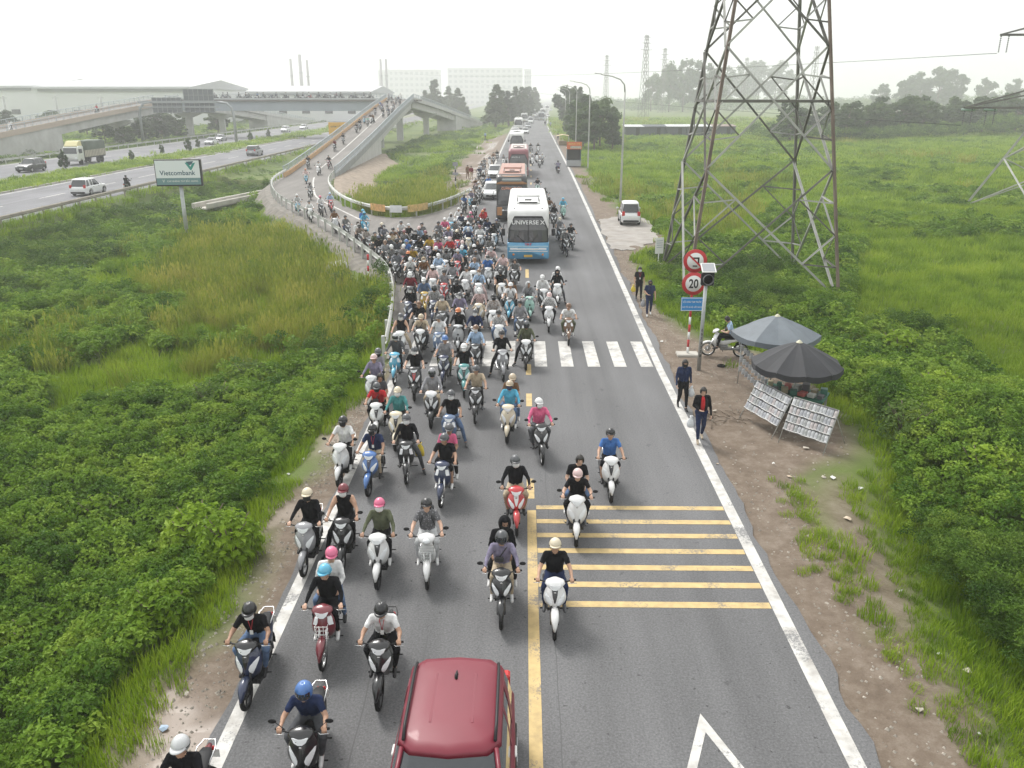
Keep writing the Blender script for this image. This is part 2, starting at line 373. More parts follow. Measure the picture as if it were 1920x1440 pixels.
# ------------------------------------------------------------------ asphalt
def asphalt(name, base, light, warm=1.0):
    m = bpy.data.materials.new(name); m.use_nodes = True; n = m.node_tree.nodes; l = m.node_tree.links; b = n['Principled BSDF']
    g = n.new('ShaderNodeNewGeometry')
    def nx_(scale, det, sx=1, sy=1):
        mp = n.new('ShaderNodeMapping'); mp.inputs['Scale'].default_value = (sx, sy, 1); l.new(g.outputs['Position'], mp.inputs[0])
        t = n.new('ShaderNodeTexNoise'); t.inputs['Scale'].default_value = scale; t.inputs['Detail'].default_value = det; l.new(mp.outputs[0], t.inputs['Vector']); return t.outputs['Fac']
    def mr(src, a, b_, c, d):
        q = n.new('ShaderNodeMapRange'); q.inputs['From Min'].default_value = a; q.inputs['From Max'].default_value = b_; q.inputs['To Min'].default_value = c; q.inputs['To Max'].default_value = d
        l.new(src, q.inputs['Value']); return q.outputs[0]
    def mul(a, b_):
        q = n.new('ShaderNodeMath'); q.operation = 'MULTIPLY'; l.new(a, q.inputs[0]); l.new(b_, q.inputs[1]); return q.outputs[0]
    big = mr(nx_(.30, 6, 1, .4), .3, .7, .78, 1.18); streak = mr(nx_(1.6, 4, 1, .03), .3, .7, .84, 1.12)
    grain = mr(nx_(26, 3), .35, .68, .80, 1.22); spots = mul(mr(nx_(3.2, 3), .66, .74, 1.0, .70), mr(nx_(9, 2), .70, .74, 1.0, .45))
    f = mul(mul(big, streak), mul(grain, spots))
    vm = n.new('ShaderNodeVectorMath'); vm.operation = 'SCALE'; vm.inputs[0].default_value = base; l.new(f, vm.inputs['Scale'])
    vo = n.new('ShaderNodeTexVoronoi'); vo.inputs['Scale'].default_value = 34; l.new(g.outputs['Position'], vo.inputs['Vector'])
    st = mr(vo.outputs['Distance'], .12, .2, .55, 0.); mx = n.new('ShaderNodeMix'); mx.data_type = 'RGBA'; mx.inputs[7].default_value = (*light, 1)
    l.new(st, mx.inputs[0]); l.new(vm.outputs[0], mx.inputs[6]); l.new(mx.outputs[2], b.inputs['Base Color'])
    b.inputs['Roughness'].default_value = .82; b.inputs['Specular IOR Level'].default_value = .35
    bp = n.new('ShaderNodeBump'); bp.inputs['Strength'].default_value = .5; bp.inputs['Distance'].default_value = .012
    l.new(nx_(60, 2), bp.inputs['Height']); l.new(bp.outputs[0], b.inputs['Normal']); return m
A_MAIN = asphalt('asphalt', (.126, .126, .130), (.27, .27, .27)); A_EXP = asphalt('expressway_asphalt', (.155, .155, .168), (.22, .22, .23))
A_RAMP = asphalt('ramp_surface', (.165, .153, .143), (.21, .20, .19))
def strip(name, ysv, lf, rf, z, m, parent=None, skirt=True):
    mb = MB(); secs = [(lf(y), rf(y), y) for y in ysv]; vs = []
    for a, b_, y in secs: vs += [(a, y, z), (b_, y, z)]
    mb.add(vs, [(2 * i, 2 * i + 1, 2 * i + 3, 2 * i + 2) for i in range(len(secs) - 1)]); return mb.build(name, m, parent, fix=False)
yy = list(np.concatenate([np.arange(-40, 4, 4), np.arange(4, 60, .4), np.arange(60, 120, 4), np.arange(120, 700, 20), np.arange(700, 2500, 150)]))
road = strip('road', yy, lambda y: rl(y) - .22 - .09 * math.sin(y * .7) * math.sin(y * .23) - .16 * noise.noise(Vector((y * 1.3, 3, 0))) - .06 * noise.noise(Vector((y * 5, 9, 0))), lambda y: rr(y) + .36 + .10 * math.sin(y * .9) * math.sin(y * .31) + .2 * noise.noise(Vector((y * 1.1, 30, 0))) + .07 * noise.noise(Vector((y * 5, 40, 0))), 0., A_MAIN); tag(road, kind='structure')
Zm = .005
seam = mat('tar_seam', (.085, .085, .088), .8)
for k_, (x_, w_, y0_, y1_) in enumerate(((.62, .010, 8, 60), (-1.75, .018, 8, 13.2), (-2.6, .014, 8, 14.5), (2.9, .006, 16, 44), (-.9, .007, 19, 33))):
    yl = list(np.arange(y0_, y1_, .35)); strip('tar_seam', yl, lambda y: x_ - w_ + .05 * noise.noise(Vector((y * .8, k_ * 7, 0))) + .012 * noise.noise(Vector((y * 6, k_, 0))), lambda y: x_ + w_ * (.4 + .9 * abs(noise.noise(Vector((y * 2, k_ * 3, 1))))) + .05 * noise.noise(Vector((y * .8, k_ * 7, 0))), .003, seam, road)
strip('edge_line', [y for y in yy if y < 900], lambda y: rr(y) - .13, lambda y: rr(y) + .13, Zm, MAT['roadwhite'], road)
strip('edge_line', [y for y in yy if y <= 28], lambda y: rl(y) - .12, lambda y: rl(y) + .12, Zm, MAT['roadwhite'], road)
strip('edge_line', [y for y in yy if 84 < y < 900], lambda y: rl(y) - .12, lambda y: rl(y) + .12, Zm, MAT['roadwhite'], road)
strip('centre_line', [-30, 0, 10, 14, 17.95], lambda y: .12, lambda y: .33, Zm, MAT['yellow'], road)
for v0, v1 in ((897, 935), (738, 762), (683, 703), (505, 521)):
    a = gp(995, v0).y; b_ = gp(995, v1).y
    strip('centre_dash', [b_, a], lambda y: .11, lambda y: .30, Zm, MAT['yellow'], road)
for k in range(14):
    y0 = 60 + k * 9; strip('centre_dash', [y0, y0 + 2.4], lambda y: cx(y) - .08, lambda y: cx(y) + .08, Zm, MAT['yellow'], road)
for v in (952, 978, 1004, 1033, 1064, 1096, 1133):
    y0 = gp(1100, v).y; strip('rumble_bar', [y0 - .10, y0 + .10], lambda y: .34, lambda y: 4.9, Zm, MAT['yellow'], road)
for k in range(10):
    x0 = .66 + (k - 5) * 0.985; x0 = x0 if k != 4 else -.55
    strip('zebra_stripe', [29.25, 32.6], lambda y: x0 - .22, lambda y: x0 + .24, Zm + (.001 if k > 5 else 0), MAT['roadwhite'], road)
c = gp(1340, 1440); ap = gp(1313, 1338)
dm = MB(); hw, hl, t = .50, 1.35, .13; cx0, cy0 = ap.x, ap.y - hl
P = [(cx0, cy0 + hl), (cx0 + hw, cy0), (cx0, cy0 - hl), (cx0 - hw, cy0)]
Q = [(cx0, cy0 + hl - .42), (cx0 + hw - t - .02, cy0), (cx0, cy0 - hl + .42), (cx0 - hw + t + .02, cy0)]
dm.add([(x, y, Zm) for x, y in P + Q], [(i, (i + 1) % 4, 4 + (i + 1) % 4, 4 + i) for i in range(4)]); dm.build('diamond_marking', MAT['roadwhite'], road, fix=False)
# junction apron where the ramp road meets the main road
pm = MB(); pm.add([(x, y, -.008) for x, y in PLAZA], [tuple(range(len(PLAZA)))]); plaza = pm.build('junction_pavement', A_RAMP, fix=False)
if plaza.data.polygons[0].normal.z < 0: plaza.data.flip_normals()
tag(plaza, kind='structure')
# expressway: two carriageways with a grass median between
eys = list(np.arange(-60, 420, 20)) + list(np.arange(420, 2400, 200))
ex1 = strip('expressway', eys, lambda y: -53.9, lambda y: -41.2, -.01, A_EXP); tag(ex1, kind='structure')
ex2 = strip('expressway', eys, lambda y: -76.2, lambda y: -61.8, -.01, A_EXP); tag(ex2, kind='structure')
for x_, par in ((-53.2, ex1), (-42.6, ex1), (-62.6, ex2), (-75.4, ex2)):
    strip('edge_line', eys, lambda y: x_ - .12, lambda y: x_ + .12, -.004, MAT['roadwhite'], par)
for x_, par in ((-47.6, ex1), (-69.0, ex2)):
    for k in range(26):
        strip('lane_dash', [60 + k * 11, 65 + k * 11], lambda y: x_ - .1, lambda y: x_ + .1, -.004, MAT['roadwhite'], par)
med = strip('median', eys, lambda y: -61.8, lambda y: -53.9, .02, mat('median_soil', (.13, .14, .07), .9, var=.3, vs_=.4, pos=True)); tag(med, kind='structure')
kb = MB()
for x_ in (-53.95, -61.75): kb.box((x_, 200, .06), (.18, 560, .16))
o = kb.build('kerb', MAT['concrete']); tag(o, kind='structure')

# ------------------------------------------------------------------ guardrails
def wbeam(path, z, side, mb, h=.31):
    pr = [(-.5, 0), (-.42, .03), (-.2, .08), (-.05, .03), (.05, .03), (.2, .08), (.42, .03), (.5, 0)]
    secs = []
    for i, p in enumerate(path):
        d = (path[min(i + 1, len(path) - 1)] - path[max(i - 1, 0)]).normalized(); nrm = Vector((d.y, -d.x, 0)) * side
        secs.append([(p.x + nrm.x * q[1], p.y + nrm.y * q[1], p.z + z + q[0] * h) for q in pr] +
                    [(p.x + nrm.x * (q[1] - .012), p.y + nrm.y * (q[1] - .012), p.z + z + q[0] * h) for q in pr[::-1]])
    mb.loft(secs, smooth=False)
def guardrail(path, label, side, beams=(.62,), post_step=2.5, ph=.8, group=None, m=MAT['steel'], tube=None, pz=-.3):
    path = [Vector((*p, 0)) if len(p) == 2 else Vector(p) for p in path]; b0 = path[0]
    root = thing('guardrail', b0, 0, label, 'guardrail', group)
    loc = [p - b0 for p in path]; fine = resample(loc, 1.0)
    for z in beams:
        mb = MB(); wbeam(fine, z, side, mb); mb.build('rail', m, root)
    if tube:
        mb = MB(); mb.tube([p + Vector((0, 0, tube)) for p in fine], .045, 8); mb.build('top_rail', m, root)
    pmb = MB(); pmb.box((0, 0, (ph + pz) / 2), (.11, .13, ph - pz), .012); pme = pmb.mesh('post', m)
    for i, p in enumerate(resample(loc, post_step)):
        j = min(range(len(fine)), key=lambda k: (fine[k] - p).length); d = (fine[min(j + 1, len(fine) - 1)] - fine[max(j - 1, 0)]).normalized()
        q = link('post', pme, root, p - Vector((d.y, -d.x, 0)) * side * .08); q.rotation_euler = (0, 0, math.atan2(d.y, d.x))
    return root
pal = mat('pale_guardrail', (.55, .56, .53), .5, .3, var=.12, vs_=1.5, dirt=.3)
guardrail([(x, y, 0) for x, y in OUTS], 'curved steel guardrail around the outer edge of the ramp road', 1, (.72,), 2.4, .9, m=pal, pz=-.7)
guardrail([(x, y, 0) for x, y in INNS], 'steel guardrail curling round the grassy island inside the ramp bend', 1, (.72,), 2.4, .9, m=pal)
brn = mat('dusty_guardrail', (.30, .27, .23), .7, .2, var=.15, vs_=1.)
guardrail([(-40.4, y, 0) for y in range(52, 330, 6)], 'dusty brown guardrail along the expressway above the shrub bank', 1, (.6,), 3.0, .78, m=brn)
guardrail([(-77.4, y, 0) for y in range(90, 330, 6)], 'pale guardrail along the far side of the expressway', -1, (.6,), 4., .78, m=pal)
# banners on the inner guardrail
bann = MB(); pts = [Vector((x, y, 0)) for x, y in INNS]; pts = [p for p in resample(pts, .5) if 68 < p.y < 72.5 and p.x > -13.5]
cut = [pts[1:6], pts[6:9], pts[9:15]]
ban_mats = [mat('orange_banner', (.62, .36, .14), .7, var=.25, vs_=3), mat('white_banner', (.66, .67, .68), .7, var=.1, vs_=3), mat('yellow_banner', (.60, .42, .16), .7, var=.25, vs_=3)]
for seg, bmt, lb in zip(cut, ban_mats, ('faded orange banner tied to the inner guardrail', 'white banner tied to the inner guardrail between two orange ones', 'yellow printed banner tied at the end of the inner guardrail')):
    if len(seg) < 2: continue
    mb = MB(); secs = []
    for p in seg:
        q = p + Vector((.0, -.16, 0)); secs.append([(q.x, q.y, .42), (q.x, q.y, 1.0), (q.x, q.y - .015, 1.0), (q.x, q.y - .015, .42)])
    mb.loft(secs, smooth=False); o = mb.build('banner', bmt); tag(o, lb, 'banner')
    if bmt is not ban_mats[1]:
        a, e = seg[0], seg[-1]; mid = (a + e) / 2 + Vector((0, -.19, .82)); dx = (e - a).normalized()
        lettering('XE MÁY ĐI CHẬM' if bmt is ban_mats[0] else 'XE MÁY CHÚ Ý QUAN SÁT', (e - a).length * .8, FACE(mid, dx, (0, 0, 1)), mat('banner_ink', (.12, .07, .04), .8), o, height=.12)
# concrete revetment that holds the outer bend
mb = MB(); secs = []
rp = [Vector((x, y, 0)) for x, y in OUTS if y > 43.5]; rp = resample(rp, .8)
for i, p in enumerate(rp):
    d = (rp[min(i + 1, len(rp) - 1)] - rp[max(i - 1, 0)]).normalized(); nn = Vector((-d.y, d.x, 0))
    if nn.x > 0: nn = -nn
    k = min(1, (i + 1) / 9) * min(1, (len(rp) - i) / 14)
    w = [0, .7, 1.6, 2.8]; zz = [-.02, -.10, -.75, -1.75]
    secs.append([p + nn * (w[j] * (.35 + .65 * k)) + Vector((0, 0, zz[j] * (.3 + .7 * k) + random.uniform(-.05, .05) * (j > 1))) for j in range(4)] + [p + Vector((0, 0, -2.2))])
mb.loft(secs, smooth=False); rev = mb.build('revetment', mat('stained_concrete', (.165, .152, .134), .9, var=.35, vs_=1.6, bump=.6, bs=3, dirt=.7, pos=True)); tag(rev, 'stained concrete slope paving below the outer bend of the ramp', 'embankment')
mb = MB(); X = Matrix.Translation((-31.6, 90, -.9)) @ Matrix.Rotation(R(-14), 4, 'Z')
mb.box((0, 0, 0), (.35, 13, .5), .04, X=X); mb.box((1.6, 0, .0), (.3, 13, .5), .04, X=X); mb.box((.8, 0, -.28), (1.6, 13, .12), X=X)
o = mb.build('drain_channel', MAT['concrete']); tag(o, 'open concrete drain channel left of the ramp bend', 'drain')
# concrete pad beside the road
mb = MB(); poly = [gp(u, v) for u, v in ((1122, 412), (1165, 404), (1212, 408), (1240, 436), (1215, 462), (1165, 471), (1140, 462))]
poly = [Vector(q) for q in smooth_path(poly + [poly[0]], 3)[:-1]]; poly = [q + Vector((random.uniform(-.22, .22), random.uniform(-.3, .3), 0)) for q in poly]; mb.prism([(p.x, p.y) for p in poly], -.1, .012); o = mb.build('concrete_pad', mat('dusty_concrete', (.30, .28, .26), .95, var=.16, vs_=1.2, dirt=.6, pos=True)); tag(o, kind='structure')

# ------------------------------------------------------------------ overpass for motorcycles
def zprof(y, y0, y1, z0, z1):
    t = min(1, max(0, (y - y0) / (y1 - y0))); t = t - math.sin(2 * math.pi * t) / (2 * math.pi) * .10; return z0 + (z1 - z0) * t
over = thing('overpass', (-30, 210, 0), 0, 'concrete motorcycle overpass with ramps crossing above the expressway', 'overpass')
O = Vector((-30, 210, 0))
DZ = 8.7
def NEAR(y): return -26.65 - (y - 107) * .028, zprof(y, 106, 207, -.012, DZ)
def AWAY(y): return -29.9 + (y - 212) * .105, zprof(y, 212, 322, DZ, -.01)
def FARN(y): return -85, zprof(y, 78, 206, -.01, DZ - .3)
def FARA(y): return -85 + (y - 214) * .02, zprof(y, 214, 330, DZ - .3, -.01)
steelblue = mat('bridge_girder_paint', (.30, .34, .38), .55, var=.08, vs_=.3)
railgrey = mat('railing_grey', (.36, .40, .43), .5, .2, var=.08, vs_=1)
def ramp_part(fn, y0, y1, wall, open_, hw=3.05, kerb=MAT['orange'], kerb2=None, barstep=.3, rail_h=1.05, both=True):
    ysv = list(np.linspace(y0, y1, max(3, int(abs(y1 - y0) / 3))))
    mb = MB(); mb.loft([[(fn(y)[0] - hw - O.x, y - O.y, fn(y)[1]), (fn(y)[0] + hw - O.x, y - O.y, fn(y)[1]), (fn(y)[0] + hw - O.x, y - O.y, fn(y)[1] - .35), (fn(y)[0] - hw - O.x, y - O.y, fn(y)[1] - .35)] for y in ysv], smooth=False)
    mb.build('deck', A_RAMP, over)
    if wall:
        mb = MB(); mb.loft([[(fn(y)[0] - hw + .1 - O.x, y - O.y, fn(y)[1] - .3), (fn(y)[0] + hw - .1 - O.x, y - O.y, fn(y)[1] - .3), (fn(y)[0] + hw - .1 - O.x, y - O.y, -2.), (fn(y)[0] - hw + .1 - O.x, y - O.y, -2.)] for y in np.linspace(wall[0], wall[1], 14)], smooth=False)
        mb.build('retaining_wall', MAT['palecon'], over)
    if open_:
        for sx in (-1, 1):
            mb = MB(); mb.loft([[(fn(y)[0] + sx * (hw - .9) - .35 - O.x, y - O.y, fn(y)[1] - .35), (fn(y)[0] + sx * (hw - .9) + .35 - O.x, y - O.y, fn(y)[1] - .35), (fn(y)[0] + sx * (hw - .9) + .35 - O.x, y - O.y, fn(y)[1] - 1.9), (fn(y)[0] + sx * (hw - .9) - .35 - O.x, y - O.y, fn(y)[1] - 1.9)] for y in np.linspace(open_[0], open_[1], 10)], smooth=False)
            mb.build('girder', MAT['palecon'], over)
    for sx in (-1, 1):
        def P(y, z, off=0): return (fn(y)[0] + sx * (hw - .12 + off) - O.x, y - O.y, fn(y)[1] + z)
        mb = MB(); mb.loft([[P(y, -.36, .2), P(y, .5, .2), P(y, .5, -.08), P(y, 0.01, -.14)] for y in ysv], smooth=False)
        mb.build('kerb_wall', kerb if sx < 0 or kerb2 is None else kerb2, over)
        mb = MB(); mb.tube([P(y, rail_h + .25, .06) for y in ysv], .05, 6); mb.tube([P(y, .62, .06) for y in ysv], .03, 6); mb.build('rail', railgrey, over)
        pme = MB().box((0, 0, .4), (.08, .1, .85)).mesh('post', railgrey)
        for y in np.arange(min(y0, y1) + .5, max(y0, y1), 2.5): link('post', pme, over, P(y, .45, .06))
        mb = MB()
        for y in np.arange(min(y0, y1) + .2, max(y0, y1), barstep): mb.bar(P(y, .5, .06), P(y, rail_h + .22, .06), .03, .03)
        tag(mb.build('railing_bars', railgrey, over, fix=False), kind='stuff')
ramp_part(NEAR, 104.6, 207, (106.5, 148), (148, 206), hw=3.25, kerb2=mat('parapet_grey', (.25, .26, .265), .85, var=.12, vs_=1., dirt=.3, pos=True))
ramp_part(AWAY, 212, 322, (268, 322), (212, 268), kerb=MAT['palecon'], barstep=.5)
ramp_part(FARN, 78, 207, (78, 152), (152, 206), barstep=.6, kerb=mat('faded_orange', (.40, .33, .27), .8, var=.1))
ramp_part(FARA, 213, 330, (272, 330), (213, 272), kerb=MAT['palecon'], barstep=.6)
mb = MB(); mb.box((-26, -.5, DZ - .2), (62, 7.4, .45)); mb.box((-55, 0, DZ - .3), (7, 9, .4)); mb.build('deck', A_RAMP, over)
for yy_ in (-3.4, 2.6):
    mb = MB(); mb.box((-27, yy_, DZ - 1.5), (56, .5, 2.1), .03); mb.build('girder', steelblue, over)
for yy_ in (-4.0, 3.0):
    mb = MB(); mb.box((-28.5, yy_, DZ + .12), (50, .18, .42)); mb.build('kerb_wall', mat('bridge_edge', (.45, .47, .48), .7), over)
    mb = MB(); mb.tube([(-3.5, yy_, DZ + 1.25), (-53, yy_, DZ + 1.25)], .05, 6); mb.tube([(-3.5, yy_, DZ + .75), (-53, yy_, DZ + .75)], .03, 6); mb.build('rail', railgrey, over)
    pme = MB().box((0, 0, .5), (.08, .08, 1.0)).mesh('post', railgrey)
    for x_ in np.arange(-52, -3, 2.0): link('post', pme, over, (x_, yy_, DZ + .25))
def pier(x, y, top, w=1.5, capw=6.4):
    mb = MB(); mb.box((x, y, top / 2 - .7), (w, 1.2, top), .08); mb.build('pier', MAT['palecon'], over)
    mb = MB(); mb.loft([[(x - a, y - .8, z), (x + a, y - .8, z), (x + a, y + .8, z), (x - a, y + .8, z)] for a, z in ((w / 2 + .1, top - 1.5), (capw / 2, top - .6), (capw / 2, top - .1))], smooth=False); mb.build('pier_cap', MAT['palecon'], over)
pier(.0, -1.5, DZ - 2.4); pier(.2, -32, 4.4); pier(-51.5, 0, DZ - 2.6); pier(-55, -30, 4.9); pier(.8 + 2, 30, 5.2); pier(-54, 30, 5.0)
mb = MB(); mb.box((.8, -2.6, DZ - 2.2), (1.3, .15, 1.0)); mb.build('white_panel', MAT['white'], over)
# paved slope to the right of the near ramp wall
mb = MB(); secs = []
for y in np.linspace(84, 148, 17):
    xw = NEAR(max(y, 106))[0] + 3.1 if y > 104 else np.interp(y, [84, 98, 104], [-19.0, -22.3, -23.4]) + .2
    k = min(1, (y - 82) / 12) * min(1, (150 - y) / 9); top = .06
    secs.append([(xw, y, top), (xw + .8, y, top), (xw + 3.6 * k + 1, y, -1.25), (xw + 3.6 * k + 1, y, -2.4), (xw, y, -2.4)])
mb.loft(secs, smooth=False); o = mb.build('paved_slope', mat('tan_slope_paving', (.25, .20, .155), .95, var=.3, vs_=1.4, bump=.5, bs=2.5, dirt=.55, pos=True)); tag(o, 'tan concrete slope paving beside the ramp wall, streaked with dirt', 'embankment')
# white lane line along the ramp road
lp = [(-12.2, 65.5), (-17.0, 75.5), (-20.6, 83), (-23.0, 92), (-25.2, 101), (-26.4, 107)]
lp = smooth_path([(x, y, 0) for x, y in lp], 2); mb = MB(); vs_l = []
pp = [(p.x, p.y, -.002) for p in lp] + [(NEAR(y)[0] - .1, y, NEAR(y)[1] + .008) for y in range(110, 207, 3)]
for i, p in enumerate(pp):
    d = Vector(pp[min(i + 1, len(pp) - 1)]) - Vector(pp[max(i - 1, 0)]); d.normalize(); nn = Vector((-d.y, d.x, 0)) * .09
    vs_l += [Vector(p) + nn, Vector(p) - nn]
mb.add(vs_l, [(2 * i, 2 * i + 1, 2 * i + 3, 2 * i + 2) for i in range(len(pp) - 1)]); mb.build('lane_line', MAT['roadwhite'], plaza)
# ------------------------------------------------------------------ vegetation
def foliage_mat(name, dark, mid, light, trans=.35, scale=.5):
    m = bpy.data.materials.new(name); m.use_nodes = True; n = m.node_tree.nodes; l = m.node_tree.links
    n.remove(n['Principled BSDF']); out = n['Material Output']
    g = n.new('ShaderNodeNewGeometry'); oi = n.new('ShaderNodeObjectInfo')
    t = n.new('ShaderNodeTexNoise'); t.inputs['Scale'].default_value = scale; t.inputs['Detail'].default_value = 4; l.new(g.outputs['Position'], t.inputs['Vector'])
    a = n.new('ShaderNodeMath'); a.operation = 'MULTIPLY_ADD'; a.inputs[1].default_value = .55; l.new(oi.outputs['Random'], a.inputs[0])
    s2 = n.new('ShaderNodeMath'); s2.operation = 'MULTIPLY_ADD'; s2.inputs[1].default_value = 1.5; s2.inputs[2].default_value = -.55; l.new(t.outputs['Fac'], s2.inputs[0]); l.new(s2.outputs[0], a.inputs[2])
    r = n.new('ShaderNodeValToRGB'); e = r.color_ramp.elements; e.new(.5)
    for q, (p, c) in zip(e, ((.1, dark), (.5, mid), (.95, light))): q.position = p; q.color = (*c, 1)
    l.new(a.outputs[0], r.inputs[0])
    d = n.new('ShaderNodeBsdfPrincipled'); d.inputs['Roughness'].default_value = .55; d.inputs['Specular IOR Level'].default_value = .14; l.new(r.outputs[0], d.inputs['Base Color'])
    tr = n.new('ShaderNodeBsdfTranslucent'); l.new(r.outputs[0], tr.inputs['Color'])
    mx = n.new('ShaderNodeMixShader'); mx.inputs[0].default_value = trans; l.new(d.outputs[0], mx.inputs[1]); l.new(tr.outputs[0], mx.inputs[2]); l.new(mx.outputs[0], out.inputs['Surface'])
    return m
FM = dict(
    broad=foliage_mat('broad_leaves', (.054, .122, .012), (.150, .258, .026), (.262, .362, .048)),
    dark=foliage_mat('dark_leaves', (.036, .082, .011), (.095, .175, .022), (.185, .272, .038)),
    grass=foliage_mat('green_grass', (.105, .190, .010), (.215, .325, .020), (.31, .40, .036), scale=.25),
    straw=foliage_mat('yellow_grass', (.12, .185, .018), (.245, .29, .036), (.39, .37, .08), scale=.3),
    tree=foliage_mat('tree_leaves', (.030, .060, .018), (.060, .105, .028), (.10, .155, .040), scale=.3),
    conifer=foliage_mat('feathery_leaves', (.035, .060, .022), (.065, .10, .036), (.10, .14, .05), scale=.3))
bark = mat('bark', (.13, .10, .075), .9, var=.3, vs_=3, bump=.5, bs=12)

def leaf_mesh(name, cnt, m, lmin, lmax, wr, rad, hgt, seed, up=.5, dome=True):
    """cluster of folded leaf blades spread through a dome"""
    r = np.random.default_rng(seed); vs = []; fs = []
    for i in range(cnt):
        th = r.uniform(0, 6.283); ph = math.acos(r.uniform(-.05 if dome else -1, 1)); q = r.uniform(.35, 1) ** .6
        dirv = Vector((math.sin(ph) * math.cos(th), math.sin(ph) * math.sin(th), math.cos(ph)))
        p = Vector((dirv.x * rad * q, dirv.y * rad * q, dirv.z * hgt * q))
        nrm = (dirv + Vector((r.normal(0, .45), r.normal(0, .45), up + r.normal(0, .3)))).normalized()
        a = nrm.cross(Vector((r.normal(), r.normal(), r.normal()))).normalized(); b_ = nrm.cross(a)
        L = r.uniform(lmin, lmax); W = L * wr; o = len(vs)
        vs += [p - a * L * .5, p - a * L * .05 + b_ * W * .5 + nrm * W * .22, p + a * L * .5 - nrm * L * .15, p - a * L * .05 - b_ * W * .5 + nrm * W * .22]
        fs += [(o, o + 1, o + 2), (o, o + 2, o + 3)]
    me = bpy.data.meshes.new(name); me.from_pydata(vs, [], fs); me.materials.append(m); me.update(); return me
def blade_mesh(name, cnt, m, hmin, hmax, w, spread, seed, head=None):
    r = np.random.default_rng(seed); vs = []; fs = []; mi = []
    for i in range(cnt):
        q = r.uniform(0, 1) ** .5 * spread; th = r.uniform(0, 6.283); p = Vector((q * math.cos(th), q * math.sin(th), -.05))
        h = r.uniform(hmin, hmax); ld = r.uniform(0, 6.283); ln = r.uniform(.12, .5) * h; d = Vector((math.cos(ld), math.sin(ld), 0)); s = Vector((-d.y, d.x, 0)) * w * r.uniform(.7, 1.2); o = len(vs)
        m1 = p + d * ln * .3 + Vector((0, 0, h * .6)); t = p + d * ln + Vector((0, 0, h))
        vs += [p - s, p + s, m1 + s * .8, m1 - s * .8, t]; fs += [(o, o + 1, o + 2, o + 3), (o + 3, o + 2, o + 4)]; mi += [0, 0]
        if head and r.uniform() < .45:
            o = len(vs); vs += [t - s * 1.6, t + Vector((0, 0, .10)) + s * .5, t + s * 1.6, t - Vector((0, 0, .12))]; fs += [(o, o + 1, o + 2, o + 3)]; mi += [1]
    me = bpy.data.meshes.new(name); me.from_pydata(vs, [], fs); me.materials.append(m)
    if head: me.materials.append(head)
    me.polygons.foreach_set('material_index', mi); me.update(); return me
def proto(me):
    return bpy.data.objects.new(me.name, me)      # never linked to the scene, only instanced
PR = dict(
    broad=[proto(leaf_mesh('broad_clump', 95, FM['broad'], .10, .19, .62, .42, .40, s)) for s in (1, 2)],
    dark=[proto(leaf_mesh('dark_clump', 120, FM['dark'], .07, .13, .55, .40, .38, s)) for s in (3, 4)],
    grass=[proto(blade_mesh('grass_tuft', 60, FM['grass'], .22, .50, .011, .32, s)) for s in (5, 6)],
    straw=[proto(blade_mesh('straw_tuft', 60, FM['straw'], .55, 1.05, .011, .30, s, FM['straw'])) for s in (7, 8)])
def scatter_tree(pobj):
    ng = bpy.data.node_groups.new('scatter', 'GeometryNodeTree'); ng.interface.new_socket('Geometry', in_out='INPUT', socket_type='NodeSocketGeometry'); ng.interface.new_socket('Geometry', in_out='OUTPUT', socket_type='NodeSocketGeometry')
    N = ng.nodes; L = ng.links; gi = N.new('NodeGroupInput'); go = N.new('NodeGroupOutput'); ip = N.new('GeometryNodeInstanceOnPoints'); ob = N.new('GeometryNodeObjectInfo'); ob.inputs['Object'].default_value = pobj
    for nm, sock in (('rot', 'Rotation'), ('scl', 'Scale')):
        a = N.new('GeometryNodeInputNamedAttribute'); a.data_type = 'FLOAT_VECTOR'; a.inputs['Name'].default_value = nm; L.new(a.outputs['Attribute'], ip.inputs[sock])
    L.new(gi.outputs[0], ip.inputs['Points']); L.new(ob.outputs['Geometry'], ip.inputs['Instance']); L.new(ip.outputs[0], go.inputs[0]); return ng
def scatter(name, P, S, kind, tilt=.25):
    P = np.asarray(P); S = np.asarray(S)
    if S.ndim == 1: S = np.stack([S, S, S], 1)
    for k, po in enumerate(PR[kind]):
        sel = np.arange(len(P)) % len(PR[kind]) == k; p = P[sel]; s = S[sel]
        if not len(p): continue
        me = bpy.data.meshes.new(name); me.vertices.add(len(p)); me.vertices.foreach_set('co', p.ravel().astype(np.float32))
        rot = np.stack([rng.normal(0, tilt, len(p)), rng.normal(0, tilt, len(p)), rng.uniform(0, 6.28, len(p))], 1)
        for nm, dat in (('rot', rot), ('scl', s)):
            me.attributes.new(nm, 'FLOAT_VECTOR', 'POINT').data.foreach_set('vector', dat.ravel().astype(np.float32))
        o = link(name, me); o.modifiers.new('scatter', 'NODES').node_group = scatter_tree(po); tag(o, kind='stuff')
def proj(x, y, z):
    c, s = math.cos(YAW), math.sin(YAW); X = x * c + y * s; Y = -x * s + y * c; zz = z - CAM_H
    f = Y * math.cos(TH) - zz * math.sin(TH); u = Y * math.sin(TH) + zz * math.cos(TH); return 960 + F_PX * X / f, 720 - F_PX * u / f
cand = []
